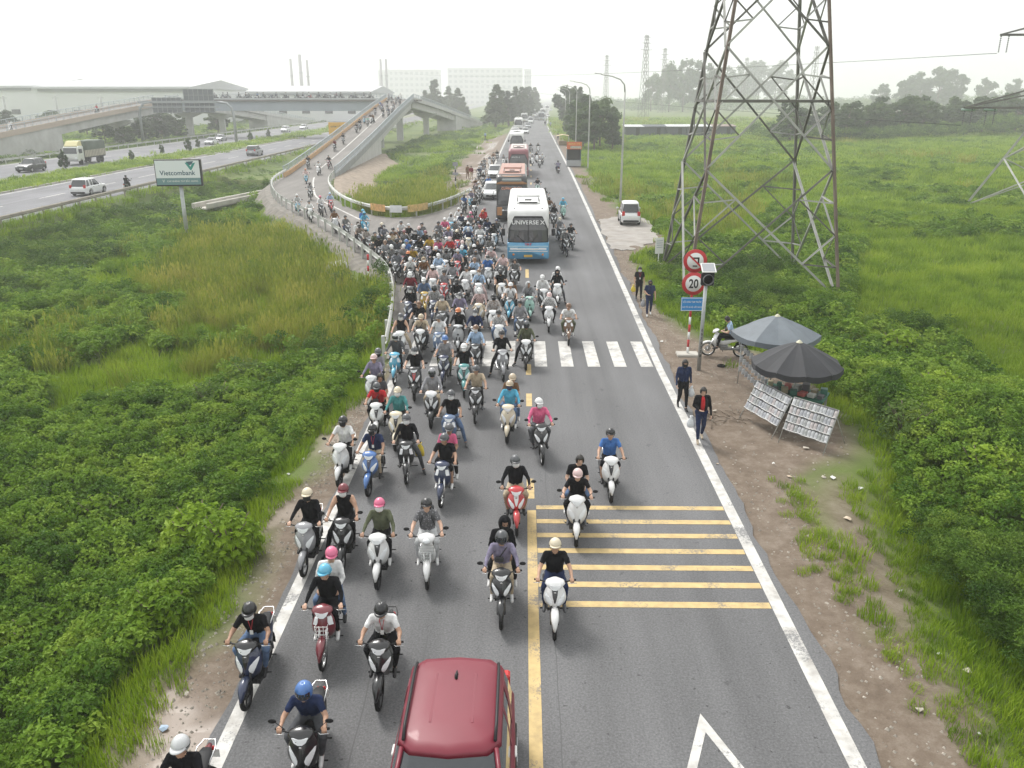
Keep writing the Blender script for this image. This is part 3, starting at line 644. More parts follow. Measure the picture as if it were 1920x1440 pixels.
for y0, y1, cell in ((5, 16, .27), (16, 28, .34), (28, 48, .48), (48, 80, .72), (80, 130, 1.15), (130, 230, 2.0), (230, 420, 3.4)):
    wx = y1 * .85 + 12
    X, Y = np.meshgrid(np.arange(-wx, wx, cell), np.arange(y0, y1, cell)); X = X.ravel() + rng.uniform(-.5, .5, X.size) * cell; Y = Y.ravel() + rng.uniform(-.5, .5, Y.size) * cell
    u, v = proj(X, Y, 0.); k = (u > -260) & (u < 2180) & (v < 1760) & (X > -135)
    cand.append(np.stack([X[k], Y[k], np.full(k.sum(), cell)], 1))
cand = np.concatenate(cand); X, Y, C = cand.T
D = flat_dist(X, Y); medk = (X < -54.2) & (X > -61.5) & (Y < 300); keep = (D > .25) | medk
keep &= ~inside(X, Y, RAMPF) & ~((X > -34.5) & (X < -13) & (Y > 204) & (Y < 320) & (np.abs(X - (-29.9 + (Y - 212) * .105)) < 3.6))
keep &= ~((X < -84) & (X > -92) )
rvx = np.array([[x, y] for x, y in OUTS if y > 43.5]); revd = seg_dist(X, Y, [tuple(p) for p in rvx], False)
isout = (X < np.interp(Y, [p[1] for p in OUTS], [p[0] for p in OUTS])) & (Y > 43) & (Y < 106); keep &= ~(isout & (revd < 2.3 - .9 * fbm(X, Y, 2, 44)))
keep &= ~((X > -26) & (X < -16.5) & (Y > 84) & (Y < 148) & (X < np.interp(Y, [84, 98, 104, 148], [-17.5, -18.5, -18.8, -21.5])))
keep &= ~inside(X, Y, PATH)
pad = [(p.x, p.y) for p in poly]; keep &= ~inside(X, Y, pad)
X, Y, C, D = X[keep], Y[keep], C[keep], D[keep]
n1 = fbm(X, Y, 7, 31); n2 = fbm(X, Y, 2.5, 37); n3 = fbm(X, Y, 16, 41); rnd = rng.uniform(0, 1, len(X))
dr = np.where(X > 0, X - verge_r(Y), np.where(((Y < 32) | (Y > 76)) & (X > -16), verge_l(Y) - X, 3.)) + (n2 - .5) * 2.
Z0 = ground_z(X, Y)
typ = np.full(len(X), 0)     # 0 broad, 1 dark, 2 grass, 3 straw, -1 none
typ = np.where(n1 > .56, 1, 0)
left = (X < 0) & (X > -41)
typ = np.where(left & (Y > 26) & (Y < 110) & (n1 + .25 * (n2 - .5) < .37), 2, typ)
typ = np.where(left & (Y > 30) & (Y < 75) & (n2 > .52) & (rnd < .42), 3, typ)
YG = [tuple(gp(*q, -1.).xy) for q in ((240, 540), (330, 480), (420, 442), (500, 432), (560, 440), (640, 495), (715, 560), (690, 620), (520, 640), (380, 590))]
typ = np.where(left & inside(X, Y, YG) & (n2 > .32), 3, typ)
typ = np.where(left & (Y > 33) & (X > -15) & (Y < 60) & (typ == 0) & (n2 < .48), 2, typ)
BG = [tuple(gp(*q, -1.).xy) for q in ((-60, 580), (60, 480), (280, 452), (330, 480), (180, 560), (60, 640))]
typ = np.where(left & inside(X, Y, BG), np.where(n2 > .5, 2, 0), typ)
typ = np.where(left & (X < -31) & (Y < 150), np.where(n2 > .45, 1, 0), typ); typ = np.where(left & (X < -39.7), 2, typ)
isl = left & (Y > 66) & (X > -24)
typ = np.where(isl & (Y < 110), np.where(n1 > .42, 3, 2), typ); typ = np.where(isl & (Y >= 110), np.where(n1 > .5, 1, 2), typ)
PAD = [tuple(gp(*q, -.5).xy) for q in ((1590, 640), (1600, 500), (1640, 440), (2000, 430), (2100, 800), (1900, 740), (1760, 640))]
typ = np.where((X > 0) & inside(X, Y, PAD), 2, typ)
typ = np.where((X > 0) & (Y > 60), np.where(n1 + .2 * (n2 - .5) > .61, np.where(n2 > .5, 1, 0), np.where((n3 > .62) & (rnd < .12), 3, 2)), typ)
typ = np.where((X > 0) & (Y > 60) & (Y < 75) & (n2 > .54), np.where(n1 > .5, 1, 0), typ)
typ = np.where((X < -84) & (Y > 60), np.where(n1 > .5, 1, 2), typ)
typ = np.where((dr < np.where((X > 0) & (Y < 20), 1.9, 1.0)) & (Y < 80), 2, typ)
typ = np.where((X > 0) & (Y > 60) & (typ == 1), 0, typ)
medz = (X < -54.2) & (X > -61.5)
ok = (dr > .15) | ((dr > -2.6) & (rnd < .10) & (fbm(X, Y, 1.4, 77) > .56))
GS = [[tuple(gp(*q).xy) for q in pl] for pl in (((1440, 895), (1500, 900), (1615, 1120), (1560, 1130)), ((1630, 1170), (1700, 1160), (1960, 1440), (1860, 1440), (1690, 1270)), ((1560, 900), (1640, 900), (1830, 1200), (1720, 1180)))]
for pl in GS:
    gi_ = inside(X, Y, pl) & (fbm(X, Y, .9, 91) > .30); ok |= gi_; typ = np.where(gi_, 2, typ); dr = np.where(gi_, .25, dr)
ok |= medz
typ = np.where(medz, 2, typ)
canopy = np.where(typ == 0, .35 + 1.5 * np.clip(n1, .2, .8) * np.clip(dr / 2.2, .15, 1), np.where(typ == 1, .4 + 1.6 * np.clip(n2, .2, .9) * np.clip(dr / 2.2, .15, 1), 0.))
canopy *= np.where((X > 0) & (Y < 60), .8, np.where((X > 0) & (Y >= 60), .6, 1)) * np.where(X < -31, 1.1, 1)
canopy += np.where((X > 11) & (X < 19) & (Y < 40) & (typ < 2), 1.0 * np.clip(n1 * 1.6 - .4, 0, 1), 0)
canopy = np.where(medz, 0, canopy); canopy = np.where(isl & (Y > 100) & (Y < 175) & (X < -12), canopy * .45, canopy)
bank = (X > -41.2) & (X < -31); canopy = np.where(bank & (typ < 2), np.clip(np.minimum(canopy, -.35 - .10 * (X + 41) - Z0 + (n2 - .5) * .5), .1, 3), canopy)
base = C * np.where(typ < 2, 2.1, 2.3)
base = np.clip(base, .62, 9)
for k, nm, kind in ((0, 'shrubbery', 'broad'), (1, 'shrubbery', 'dark'), (2, 'grass', 'grass'), (3, 'tall_grass', 'straw')):
    s = ok & (typ == k)
    jit = rng.uniform(.7, 1.25, s.sum()); S = base[s] * jit
    if k < 2:
        cap = np.clip(S, 0, 1.9); S = np.minimum(S, 3.2)
        Pz = Z0[s] + canopy[s] - .30 * S + rng.uniform(-.22, .16, s.sum())
        P = np.stack([X[s], Y[s], Pz], 1); scatter(nm, P, np.stack([S, S, np.minimum(S, 1.5)], 1), kind)
        s2 = rng.uniform(0, 1, s.sum()) < .5           # lower layer fills the sides of the bushes
        P2 = P[s2] + np.stack([rng.uniform(-.2, .2, s2.sum()), rng.uniform(-.2, .2, s2.sum()), -canopy[s][s2] * .45], 1); scatter(nm, P2, np.stack([S[s2], S[s2], np.minimum(S[s2], 1.5)], 1), kind)
    else:
        hs_ = np.clip(S, .6, 1.5) * np.where(X[s] > 0, 1.0, 1.1) * np.where(medz[s], .6, 1) * np.where(dr[s] < .3, .6, 1); ws = np.where(dr[s] < .3, .7, 1)
        P = np.stack([X[s], Y[s], Z0[s] + np.where(medz[s], .06, 0)], 1); scatter(nm, P, np.stack([S * 1.15 * ws, S * 1.15 * ws, hs_], 1), kind, .12)
s = (Y < 30) & (typ < 2) & (dr > -.2) & (dr < 3.8) & (X > 0)      # grass reaching in under the edge of the shrubs
scatter('grass', np.stack([X[s], Y[s], Z0[s]], 1), np.stack([base[s] * 1.1, base[s] * 1.1, np.full(s.sum(), .95)], 1), 'grass', .12)
WD = [(58, 200), (70, 196), (120, 225), (185, 250), (190, 285), (60, 235)]; wx_ = rng.uniform(55, 190, 2600); wy_ = rng.uniform(196, 285, 2600); k_ = inside(wx_, wy_, WD); wx_, wy_ = wx_[k_], wy_[k_]
hh = (.25 + .75 * fbm(wx_, wy_, 12, 61)) * (3.5 + 5.5 * np.clip((wx_ - 60) / 110, 0, 1)); sc_ = rng.uniform(2.6, 5.2, len(wx_)); scatter('woodland', np.stack([wx_, wy_, hh * rng.uniform(.25, 1, len(wx_)) - .8], 1), np.stack([sc_, sc_, sc_ * .75], 1), 'dark', .3)
fx_ = rng.uniform(-420, 760, 2400); fy_ = 620 + 260 * rng.uniform(0, 1, 2400); k_ = (fx_ < -130) | (fx_ > 60); fx_, fy_ = fx_[k_], fy_[k_]; sc_ = rng.uniform(9, 20, len(fx_)); hh = (.2 + fbm(fx_, fy_, 60, 67)) * rng.uniform(0, 14, len(fx_))
scatter('far_wood', np.stack([fx_, fy_, hh - 4], 1), np.stack([sc_, sc_, sc_ * .6], 1), 'dark', .3)
# ------------------------------------------------------------------ trees
def tree_parts(kind, seed, h):
    r = np.random.default_rng(seed); tb = MB()
    lean = Vector((r.normal(0, .03), r.normal(0, .03), 1)); top = h * (.9 if kind == 'cone' else .62)
    trunk = [lean * (top * t) for t in (0, .3, .6, 1)]; r0 = h * .018 + .05; tb.tube([(p.x, p.y, p.z - (.4 if i == 0 else 0)) for i, p in enumerate(trunk)], [r0, r0 * .8, r0 * .55, r0 * .15], 7)
    cen = []
    if kind == 'cone':
        for i in range(95):
            t = r.uniform(.12, 1) ** .85; rad = h * .17 * (1 - t) ** .75 * r.uniform(.55, 1.15) + .12; th = r.uniform(0, 6.28)
            c = lean * (h * t) + Vector((rad * math.cos(th), rad * math.sin(th), 0)); cen.append((c, (h * .05 + .28) * (1.25 - .85 * t)))
            if i % 8 == 0: tb.tube([lean * (h * t * .92), c], [.04, .012], 4)
    else:
        for i in range(38):
            th = r.uniform(0, 6.28); ph = math.acos(r.uniform(-.95, 1)); q = r.uniform(.5, 1.05)
            c = Vector((math.sin(ph) * math.cos(th) * h * .34 * q, math.sin(ph) * math.sin(th) * h * .34 * q, h * .56 + math.cos(ph) * h * .42 * q)); cen.append((c, h * r.uniform(.07, .12)))
            if i % 2 == 0: tb.tube([lean * (top * r.uniform(.45, .95)), c * .6 + lean * (top * .8) * .4, c], [.09, .05, .02], 5)
    vs = []; fs = []
    for c, rad in cen:
        nl = 46 if kind == 'cone' else 70
        for i in range(nl):
            d = Vector(r.normal(0, 1, 3)).normalized(); p = c + Vector((d.x * rad, d.y * rad, d.z * rad * .8)) * (r.uniform(.3, 1.15) ** .7)
            nn = (d + Vector(r.normal(0, .5, 3)) + Vector((0, 0, .4))).normalized(); a = nn.cross(Vector(r.normal(0, 1, 3))).normalized(); b_ = nn.cross(a); L = rad * r.uniform(.28, .55); o = len(vs)
            vs += [p - a * L, p + b_ * L * .5 + nn * L * .1, p + a * L, p - b_ * L * .5]; fs += [(o, o + 1, o + 2), (o, o + 2, o + 3)]
    cm = bpy.data.meshes.new('crown'); cm.from_pydata(vs, [], fs); cm.materials.append(FM['conifer' if kind == 'cone' else 'tree']); cm.update()
    return tb.mesh('trunk', bark), cm
TP = {('cone', i): tree_parts('cone', 50 + i, 10) for i in range(3)}; TP.update({('round', i): tree_parts('round', 70 + i, 10) for i in range(4)})
ntree = 0
def tree(kind, x, y, h, label, group=None, wide=1.):
    global ntree; ntree += 1
    tm, cm = TP[(kind, ntree % (3 if kind == 'cone' else 4))]
    o = thing('conical_tree' if kind == 'cone' else 'leafy_tree', (x, y, min(0, gz(x, y))), random.uniform(0, 6.28), label, 'tree', group); s = h / 10; o.scale = (s * wide, s * wide, s)
    link('trunk', tm, o); link('crown', cm, o); return o
for x, y, h in ((-9.5, 290, 14), (-5.4, 303, 11.5), (-8, 325, 12.5), (-3.2, 340, 13), (-.8, 366, 13), (1.2, 400, 13.5), (3, 440, 14), (6, 490, 14)):
    tree('cone', x, y, h, 'dark conical tree in the row left of the busy road', 'conical trees left of the road', 1.5)
for x, y, h in ((-40, 395, 17), (-31, 402, 14), (-47, 410, 12), (-27, 388, 10), (-36, 420, 15)):
    tree('cone', x, y, h, 'conical tree behind the ramp that descends from the overpass', 'conical trees behind the overpass', 1.5)
for x, y, h in ((11.8, 172, 8.5), (13.5, 166, 9), (15.5, 176, 9.5), (17.5, 170, 8), (12.5, 190, 9.5), (14.5, 205, 10.5), (12.8, 222, 11), (16.5, 225, 10.5), (14, 250, 12), (17, 270, 12.5), (15.5, 300, 13), (19, 330, 13), (21, 370, 14), (24, 420, 14.5)):
    tree('cone' if random.random() < .6 else 'round', x, y, h, 'roadside tree in the dense row to the right of the road behind the food cart', 'roadside trees right of the road', 1.1)
for x, y, h in ((96, 580, 30), (107, 590, 34), (120, 585, 33), (131, 600, 28), (87, 600, 24)):
    tree('round', x, y, h, 'tall pale tree in the hazy clump between the street lamps and the pylon', 'hazy tall trees before the pylon', .85)
for x, y, h in ((186, 830, 37), (204, 825, 41), (222, 835, 42), (237, 830, 40), (174, 845, 31)):
    tree('round', x, y, h, 'faint tall tree seen in haze through the lattice of the pylon', 'hazy trees behind the pylon', 1.0)
for k in range(34):
    t = k / 33; x = 62 + 110 * t + random.uniform(-3, 3); y = 208 + 60 * t + random.uniform(-9, 9)
    tree('round', x, y, random.uniform(6.5, 9) + 3.5 * t, 'round leafy tree in the thick wood behind the green field', 'trees of the wood behind the field', 1.25)
for x, y, h in ((260, 600, 22), (271, 607, 26), (283, 603, 30), (295, 611, 28), (322, 614, 21), (349, 628, 22), (376, 634, 22), (238, 587, 18)):
    tree('round', x, y, h, 'hazy tree standing above the wood on the horizon', 'hazy trees above the wood')
for k in range(11):
    tree('round', -150 + k * 6.2 + random.uniform(-2, 2), 226 + random.uniform(-6, 6) + k * 1.5, random.uniform(5.5, 7.5), 'low leafy tree in front of the white factory beyond the ramp', 'trees before the factory', 1.4)
for x, y, h in ((-89.5 + 12, 178, 4.2), (-79.8 - 1.5, 186, 5), (-83, 196, 4.8), (-78.5 - 4, 204, 4.2), (-93, 190, 5)):
    tree('round', x if x < -82 else -83, y, h, 'bushy tree under the beam of the far ramp', 'bushes under the far ramp', 1.5)
for y, x in ((112, -61), (131, -60.5), (146, -62), (150, -59), (161, -61.5), (188, -60), (205, -61)):
    tree('round', x, y, random.uniform(1.6, 3.0), 'small thin tree planted in the expressway median', 'small trees in the median', .7)
# single shrubs that stand out of the thicket
SHR = [leaf_mesh('foliage', 620, foliage_mat('lime_leaves', (.09, .17, .012), (.19, .30, .022), (.30, .40, .045)), .12, .22, .55, .75, .85, 201), leaf_mesh('foliage', 620, foliage_mat('blue_green_leaves', (.04, .085, .02), (.085, .15, .032), (.15, .22, .05)), .10, .18, .4, .8, .9, 202)]
stm = MB()
for a_ in range(6): stm.tube([(0, 0, -.6), (.2 * math.cos(a_), .2 * math.sin(a_), .3), (.5 * math.cos(a_), .5 * math.sin(a_), .7)], [.03, .02, .008], 5)
stm = stm.mesh('stem', bark)
for u, v, k_, s_, lb in ((175, 880, 0, 1.0, 'bright lime shrub rising from the thicket at the far left edge'), (370, 960, 0, 1.25, 'large lime shrub on the bank beside the scooters with the cream cap rider'), (430, 1010, 0, 1.0, 'lime shrub overhanging the muddy verge near the grey scooter'), (60, 1090, 0, 1.1, 'lime shrub low in the thicket left of the dark leafy patch'),
                        (300, 1120, 0, .9, 'small lime shrub near the puddled verge'), (390, 690, 1, 1.3, 'dark blue-green shrub in the middle of the left thicket'), (460, 640, 1, 1.1, 'dark blue-green shrub below the yellow grass patch'), (560, 700, 1, 1.0, 'blue-green shrub close to the guardrail end'), (640, 500, 1, 1.1, 'round shrub beside the pale boulder at the ramp bend'),
                        (1690, 640, 0, 1.3, 'lime shrub on the mound behind the parasols'), (1760, 720, 0, 1.2, 'lime shrub on the right bank below the bright meadow'), (1700, 800, 1, 1.2, 'dark shrub on the right bank behind the packet racks'), (1850, 860, 0, 1.2, 'lime shrub near the right end of the bank'), (1420, 480, 1, 1.2, 'dark shrub under the pylon')):
    p_ = gp(u, v, .4); o = thing('shrub', (p_.x, p_.y, gz(p_.x, p_.y) + .35), random.uniform(0, 6), lb, 'shrub', 'shrubs standing out of the thicket'); o.scale = (s_, s_, s_); link('foliage', SHR[k_], o); link('stem', stm, o)
# ------------------------------------------------------------------ haze: one box of even air round the place
hz = MB(); hz.box((0, 1150, 22.), (5400, 4300, 56.)); ho = hz.build('haze', None); tag(ho, 'pale haze lying over the whole place', 'haze', kind='stuff')
hm = bpy.data.materials.new('haze'); hm.use_nodes = True; n = hm.node_tree.nodes; n.remove(n['Principled BSDF'])
pv = n.new('ShaderNodeVolumePrincipled'); pv.inputs['Color'].default_value = (.90, .91, .92, 1); pv.inputs['Density'].default_value = .00096; pv.inputs['Anisotropy'].default_value = .25
hm.node_tree.links.new(pv.outputs[0], n['Material Output'].inputs['Volume']); ho.data.materials.clear(); ho.data.materials.append(hm)
# ------------------------------------------------------------------ people: one continuous body per pose
SLOT = ['skin', 'hair', 'shirt', 'upper_sleeve', 'lower_sleeve', 'trouser', 'trouser_leg', 'shoe', 'eye']
def capsule(mb, a, b, ra, rb, n=10):
    a = Vector(a); b = Vector(b); d = b - a; L = d.length
    if L < 1e-5: mb.ell(a, (ra, ra, ra), n, 6); return
    p, q = frame(d); d.normalize(); rings = []
    for t in (-80, -45, 0): rings.append((a + d * ra * math.sin(R(t)), ra * math.cos(R(t))))
    for t in (0, 45, 80): rings.append((b + d * rb * math.sin(R(t)), rb * math.cos(R(t))))
    mb.loft([[c + p * r * math.cos(2 * math.pi * j / n) + q * r * math.sin(2 * math.pi * j / n) for j in range(n)] for c, r in rings])
def make_body(name, J, voxel=.017, grip=True, fat=1.):
    """J: joints. Limb capsules are fused into one skin, then faces are sorted into clothes by the nearest limb."""
    P = []
    def c(a, b, ra, rb, s): P.append((Vector(a), Vector(b), ra, rb, SLOT.index(s)))
    hl, hr = J['hipL'], J['hipR']; hip = (Vector(hl) + Vector(hr)) / 2; ch = Vector(J['chest']); sl_, sr = Vector(J['shL']), Vector(J['shR']); nk = Vector(J['neck']); hd = Vector(J['head']); fw = Vector(J['look']).normalized()
    side = (sl_ - sr).normalized()
    c(hl, hr, .112 * fat, .112 * fat, 'trouser')
    for s in (1, -1):
        c(hip + side * s * .055 + Vector((0, 0, .05)), ch + side * s * .075, .102 * fat, .112 * fat, 'shirt')
        c(ch + side * s * .075, nk + side * s * .085 - Vector((0, 0, .075)), .108, .072, 'shirt')
    c(sl_, nk + Vector((0, 0, -.03)), .062, .058, 'shirt'); c(sr, nk + Vector((0, 0, -.03)), .062, .058, 'shirt')
    c(nk - Vector((0, 0, .03)), hd - Vector((0, 0, .06)) - fw * .015, .054, .05, 'skin')
    up = (Vector((0, 0, 1)) - fw * fw.z * 0.0); up = (up - fw * up.dot(fw)).normalized()
    c(hd - up * .055 + fw * .022, hd + up * .045 - fw * .012, .067, .090, 'skin'); c(hd - up * .088 + fw * .05, hd - up * .06 + fw * .03, .036, .05, 'skin')
    c(hd + up * .005 + fw * .088, hd - up * .032 + fw * .100, .011, .017, 'skin')
    for s in (1, -1): c(hd + side * s * .088 + up * .015, hd + side * s * .09 - up * .03, .013, .01, 'skin')
    for L_ in ('L', 'R'):
        sh, el, wr, ha = [Vector(J[k + L_]) for k in ('sh', 'el', 'wr', 'ha')]; mid = sh.lerp(el, .62)
        c(sh, mid, .064, .054, 'upper_sleeve'); c(mid, el, .047, .043, 'lower_sleeve'); c(el, wr, .043, .029, 'lower_sleeve')
        c(wr, wr.lerp(ha, .3), .027, .03, 'skin'); pd = (ha - wr).normalized(); ax = Vector(J.get('palm' + L_, (0, 1, 0))).normalized()
        for q in (-.022, 0, .022): c(wr.lerp(ha, .3) + ax * q * .6, ha + ax * q, .020, .017, 'skin')
        hp, kn, an, to = [Vector(J[k + L_]) for k in ('hip', 'kn', 'an', 'to')]; km = kn.lerp(an, .12)
        c(hp, kn, .094 * fat, .067, 'trouser'); c(km, an.lerp(kn, .12), .062, .046, 'trouser_leg'); c(an.lerp(kn, .12), an, .038, .036, 'skin')
        heel = an - Vector((0, 0, .045)) - (to - an).normalized() * .03
        c(heel, to, .040, .036, 'shoe'); c(an - Vector((0, 0, .02)), heel.lerp(to, .55), .04, .042, 'shoe')
    mb = MB()
    for a, b_, ra, rb, s in P: capsule(mb, a, b_, ra, rb)
    o = mb.build('tmp', None); md = o.modifiers.new('r', 'REMESH'); md.mode = 'VOXEL'; md.voxel_size = voxel
    me = bpy.data.meshes.new_from_object(o.evaluated_get(bpy.context.evaluated_depsgraph_get())); bpy.data.objects.remove(o)
    nv = len(me.vertices); co = np.empty(nv * 3); me.vertices.foreach_get('co', co); co = co.reshape(-1, 3)
    ed = np.empty(len(me.edges) * 2, np.int32); me.edges.foreach_get('vertices', ed); ed = ed.reshape(-1, 2)
    for _ in range(2):
        acc = np.zeros_like(co); cnt = np.zeros(nv)
        for k in (0, 1): np.add.at(acc, ed[:, k], co[ed[:, 1 - k]]); np.add.at(cnt, ed[:, k], 1)
        co = co * .5 + .5 * acc / cnt[:, None]
    def region(pts):
        best = np.full(len(pts), 1e9); reg = np.zeros(len(pts), int)
        for a, b_, ra, rb, s in P:
            a = np.array(a); v = np.array(b_) - a; t = np.clip(((pts - a) @ v) / max(1e-9, v @ v), 0, 1)
            d = np.linalg.norm(pts - a - t[:, None] * v, axis=1) - (ra + (rb - ra) * t); k = d < best; best[k] = d[k]; reg[k] = s
        return reg
    vr = region(co); cloth = (vr >= 2) & (vr <= 6)      # folds and creases in the clothes
    for i in np.nonzero(cloth)[0]:
        p = Vector(co[i]); f = noise.noise(Vector((p.x * 9, p.y * 9, p.z * 16))) * .014 + noise.noise(p * 30) * .008
        q = p - hip if vr[i] == 2 else p - p
        co[i] += np.array((noise.noise(p * 20 + Vector((5, 0, 0))), noise.noise(p * 20 + Vector((0, 7, 0))), .3)) * f * 1.6
    me.vertices.foreach_set('co', co.ravel()); me.update()
    fcn = np.empty(len(me.polygons) * 3); me.polygons.foreach_get('center', fcn); fcn = fcn.reshape(-1, 3); reg = region(fcn)
    rel = fcn - np.array(hd); ru = rel @ np.array(up); rf = rel @ np.array(fw)
    reg[(reg == 0) & (np.linalg.norm(rel, axis=1) < .16) & ((ru > .068) | ((rf < -.018) & (ru > -.075)))] = 1
    me.polygons.foreach_set('material_index', reg.astype(np.int32)); me.polygons.foreach_set('use_smooth', np.ones(len(reg), bool))
    ex = MB()
    for L_, sg in (('L', 1), ('R', -1)):
        wr, ha = Vector(J['wr' + L_]), Vector(J['ha' + L_]); ax = Vector(J.get('palm' + L_, (0, 1, 0))).normalized(); fd = (ha - wr).normalized(); curl = Vector(J.get('curl' + L_, (0, 0, -1))).normalized()
        for q, ln in ((-.027, .062), (-.009, .072), (.009, .068), (.027, .055)):
            k0 = ha + ax * q; k1 = k0 + fd * ln * .45 + curl * .012; k2 = k1 + fd * ln * .10 + curl * ln * .45; k3 = k2 - fd * ln * .35 + curl * .010
            ex.tube([k0, k1, k2, k3], [.0095, .009, .0085, .007], 6, 0)
        t0 = wr.lerp(ha, .45) - ax * sg * .024; ex.tube([t0, t0 - ax * sg * .018 + fd * .025, t0 - ax * sg * .014 + fd * .048 + curl * .02], [.011, .010, .008], 6, 0)
    for s in (1, -1): ex.ell(hd + side * s * .033 + up * .018 + fw * .083, (.012, .012, .009), 8, 5, 8)
    bm = bmesh.new(); bm.from_mesh(me); em = ex.mesh('x', None); bm.from_mesh(em); bm.to_mesh(me); bm.free(); bpy.data.meshes.remove(em)
    me.name = name; keep_i = np.empty(len(me.polygons), np.int32); me.polygons.foreach_get('material_index', keep_i); me.materials.clear()
    for s in SLOT: me.materials.append(MAT['black'])
    me.polygons.foreach_set('material_index', keep_i); me.update()
    H = Matrix((fw, side, up)).transposed().to_4x4(); H.translation = hd
    return dict(me=me, head=H, chest=ch, hip=hip, side=side)
def sym(d):
    for k in list(d):
        if k.endswith('L') and k[:-1] + 'R' not in d: x, y, z = d[k]; d[k[:-1] + 'R'] = (x, -y, z)
    return d
RIDE = dict(hipL=(-.24, .085, .865), chest=(-.17, 0, 1.20), shL=(-.155, .165, 1.325), neck=(-.14, 0, 1.375), head=(-.10, 0, 1.515), look=(1, 0, .10), elL=(.03, .285, 1.13), wrL=(.235, .31, 1.065), haL=(.30, .315, 1.055), palmL=(0, 1, 0), curlL=(.2, 0, -1),
            knL=(.17, .20, .80), anL=(.10, .185, .405), toL=(.25, .20, .325))
BODY = {}
BODY['ride'] = make_body('person_riding', sym(dict(RIDE)))
BODY['ride2'] = make_body('person_riding', sym(dict(RIDE, look=(1, .45, .02), chest=(-.16, .01, 1.20), elL=(.01, .30, 1.12), knL=(.16, .24, .80))))
BODY['ride3'] = make_body('person_riding', sym(dict(RIDE, look=(1, -.4, .0), neck=(-.12, 0, 1.37), head=(-.07, -.01, 1.505), shL=(-.13, .175, 1.32), knL=(.18, .17, .81))))
BODY['lean'] = make_body('person_riding', sym(dict(RIDE, chest=(-.10, 0, 1.17), shL=(-.05, .17, 1.28), neck=(-.03, 0, 1.33), head=(.04, 0, 1.455), look=(1, 0, -.12), elL=(.10, .30, 1.10), knL=(.16, .25, .79))))
BODY['foot'] = make_body('person_riding', dict(sym(dict(RIDE, look=(1, .12, .08))), knL=(.02, .30, .60), anL=(-.06, .40, .105), toL=(.11, .45, .045)))
BODY['footr'] = make_body('person_riding', dict(sym(dict(RIDE, look=(1, -.25, .05))), knR=(.06, -.31, .60), anR=(.02, -.42, .105), toR=(.18, -.50, .045)))
PILL = dict(RIDE, hipL=(-.60, .085, .93), chest=(-.56, 0, 1.27), shL=(-.55, .16, 1.395), neck=(-.545, 0, 1.445), head=(-.52, .05, 1.585), look=(1, .25, -.1), elL=(-.46, .24, 1.15), wrL=(-.27, .17, 1.04), haL=(-.21, .16, 1.02), knL=(-.20, .23, .85), anL=(-.30, .25, .48), toL=(-.15, .27, .41))
BODY['pillion'] = make_body('person_pillion', sym(PILL))
def walk(ph):
    s = 1 if ph else -1
    d = dict(hipL=(0, .085, .90), hipR=(0, -.085, .90), chest=(.02, 0, 1.24), shL=(.01, .165, 1.36), shR=(.01, -.165, 1.36), neck=(.02, 0, 1.41), head=(.05, 0, 1.55), look=(1, 0, -.15))
    d.update({'kn' + ('L' if s > 0 else 'R'): (.16, s * .09, .50), 'an' + ('L' if s > 0 else 'R'): (.20, s * .09, .10), 'to' + ('L' if s > 0 else 'R'): (.36, s * .10, .05),
              'kn' + ('R' if s > 0 else 'L'): (.02, -s * .09, .48), 'an' + ('R' if s > 0 else 'L'): (-.20, -s * .09, .14), 'to' + ('R' if s > 0 else 'L'): (-.08, -s * .10, .045)})
    for L_, q in (('L', 1), ('R', -1)):
        f = -.10 * q * s; d.update({'el' + L_: (-.03 + f * .6, q * .235, 1.09), 'wr' + L_: (.07 + f, q * .25, .86), 'ha' + L_: (.09 + f, q * .25, .79), 'palm' + L_: (1, 0, 0), 'curl' + L_: (0, -q, 0)})
    return d
BODY['walk'] = make_body('person_walking', walk(True))
BODY['walk2'] = make_body('person_walking', dict(walk(False), elR=(.02, -.24, 1.10), wrR=(.20, -.10, 1.02), haR=(.25, -.05, 1.02)))
BODY['sit'] = make_body('person_sitting', dict(sym(dict(RIDE, chest=(-.14, 0, 1.19), head=(-.02, 0, 1.49), look=(1, 0, -.55), elL=(-.06, .25, 1.02), wrL=(.10, .09, 1.0), haL=(.15, .05, 1.02), knL=(.20, .17, .82), anL=(.30, .16, .42), toL=(.45, .18, .36)))))
def hshell(mb, r, a0, a1, mi=0, nu=18, nv=7, cut=None, thick=.012):
    """shell of an ellipsoid between elevations a0..a1 (degrees); cut(az) lifts the lower rim"""
    def P(az, el, k): return (r[0] * k * math.cos(el) * math.cos(az), r[1] * k * math.cos(el) * math.sin(az), r[2] * k * math.sin(el))
    secs = []
    for j in range(nu):
        az = 2 * math.pi * j / nu; lo = R(a0 if cut is None else cut(az)); col = [P(az, lo + (R(a1) - lo) * i / nv, 1) for i in range(nv + 1)] + [P(az, lo + (R(a1) - lo) * i / nv, 1 - thick / r[0]) for i in range(nv, -1, -1)]
        secs.append(col)
    secs.append(secs[0]); mb.loft(secs, mi, cap=False)
HM = {}
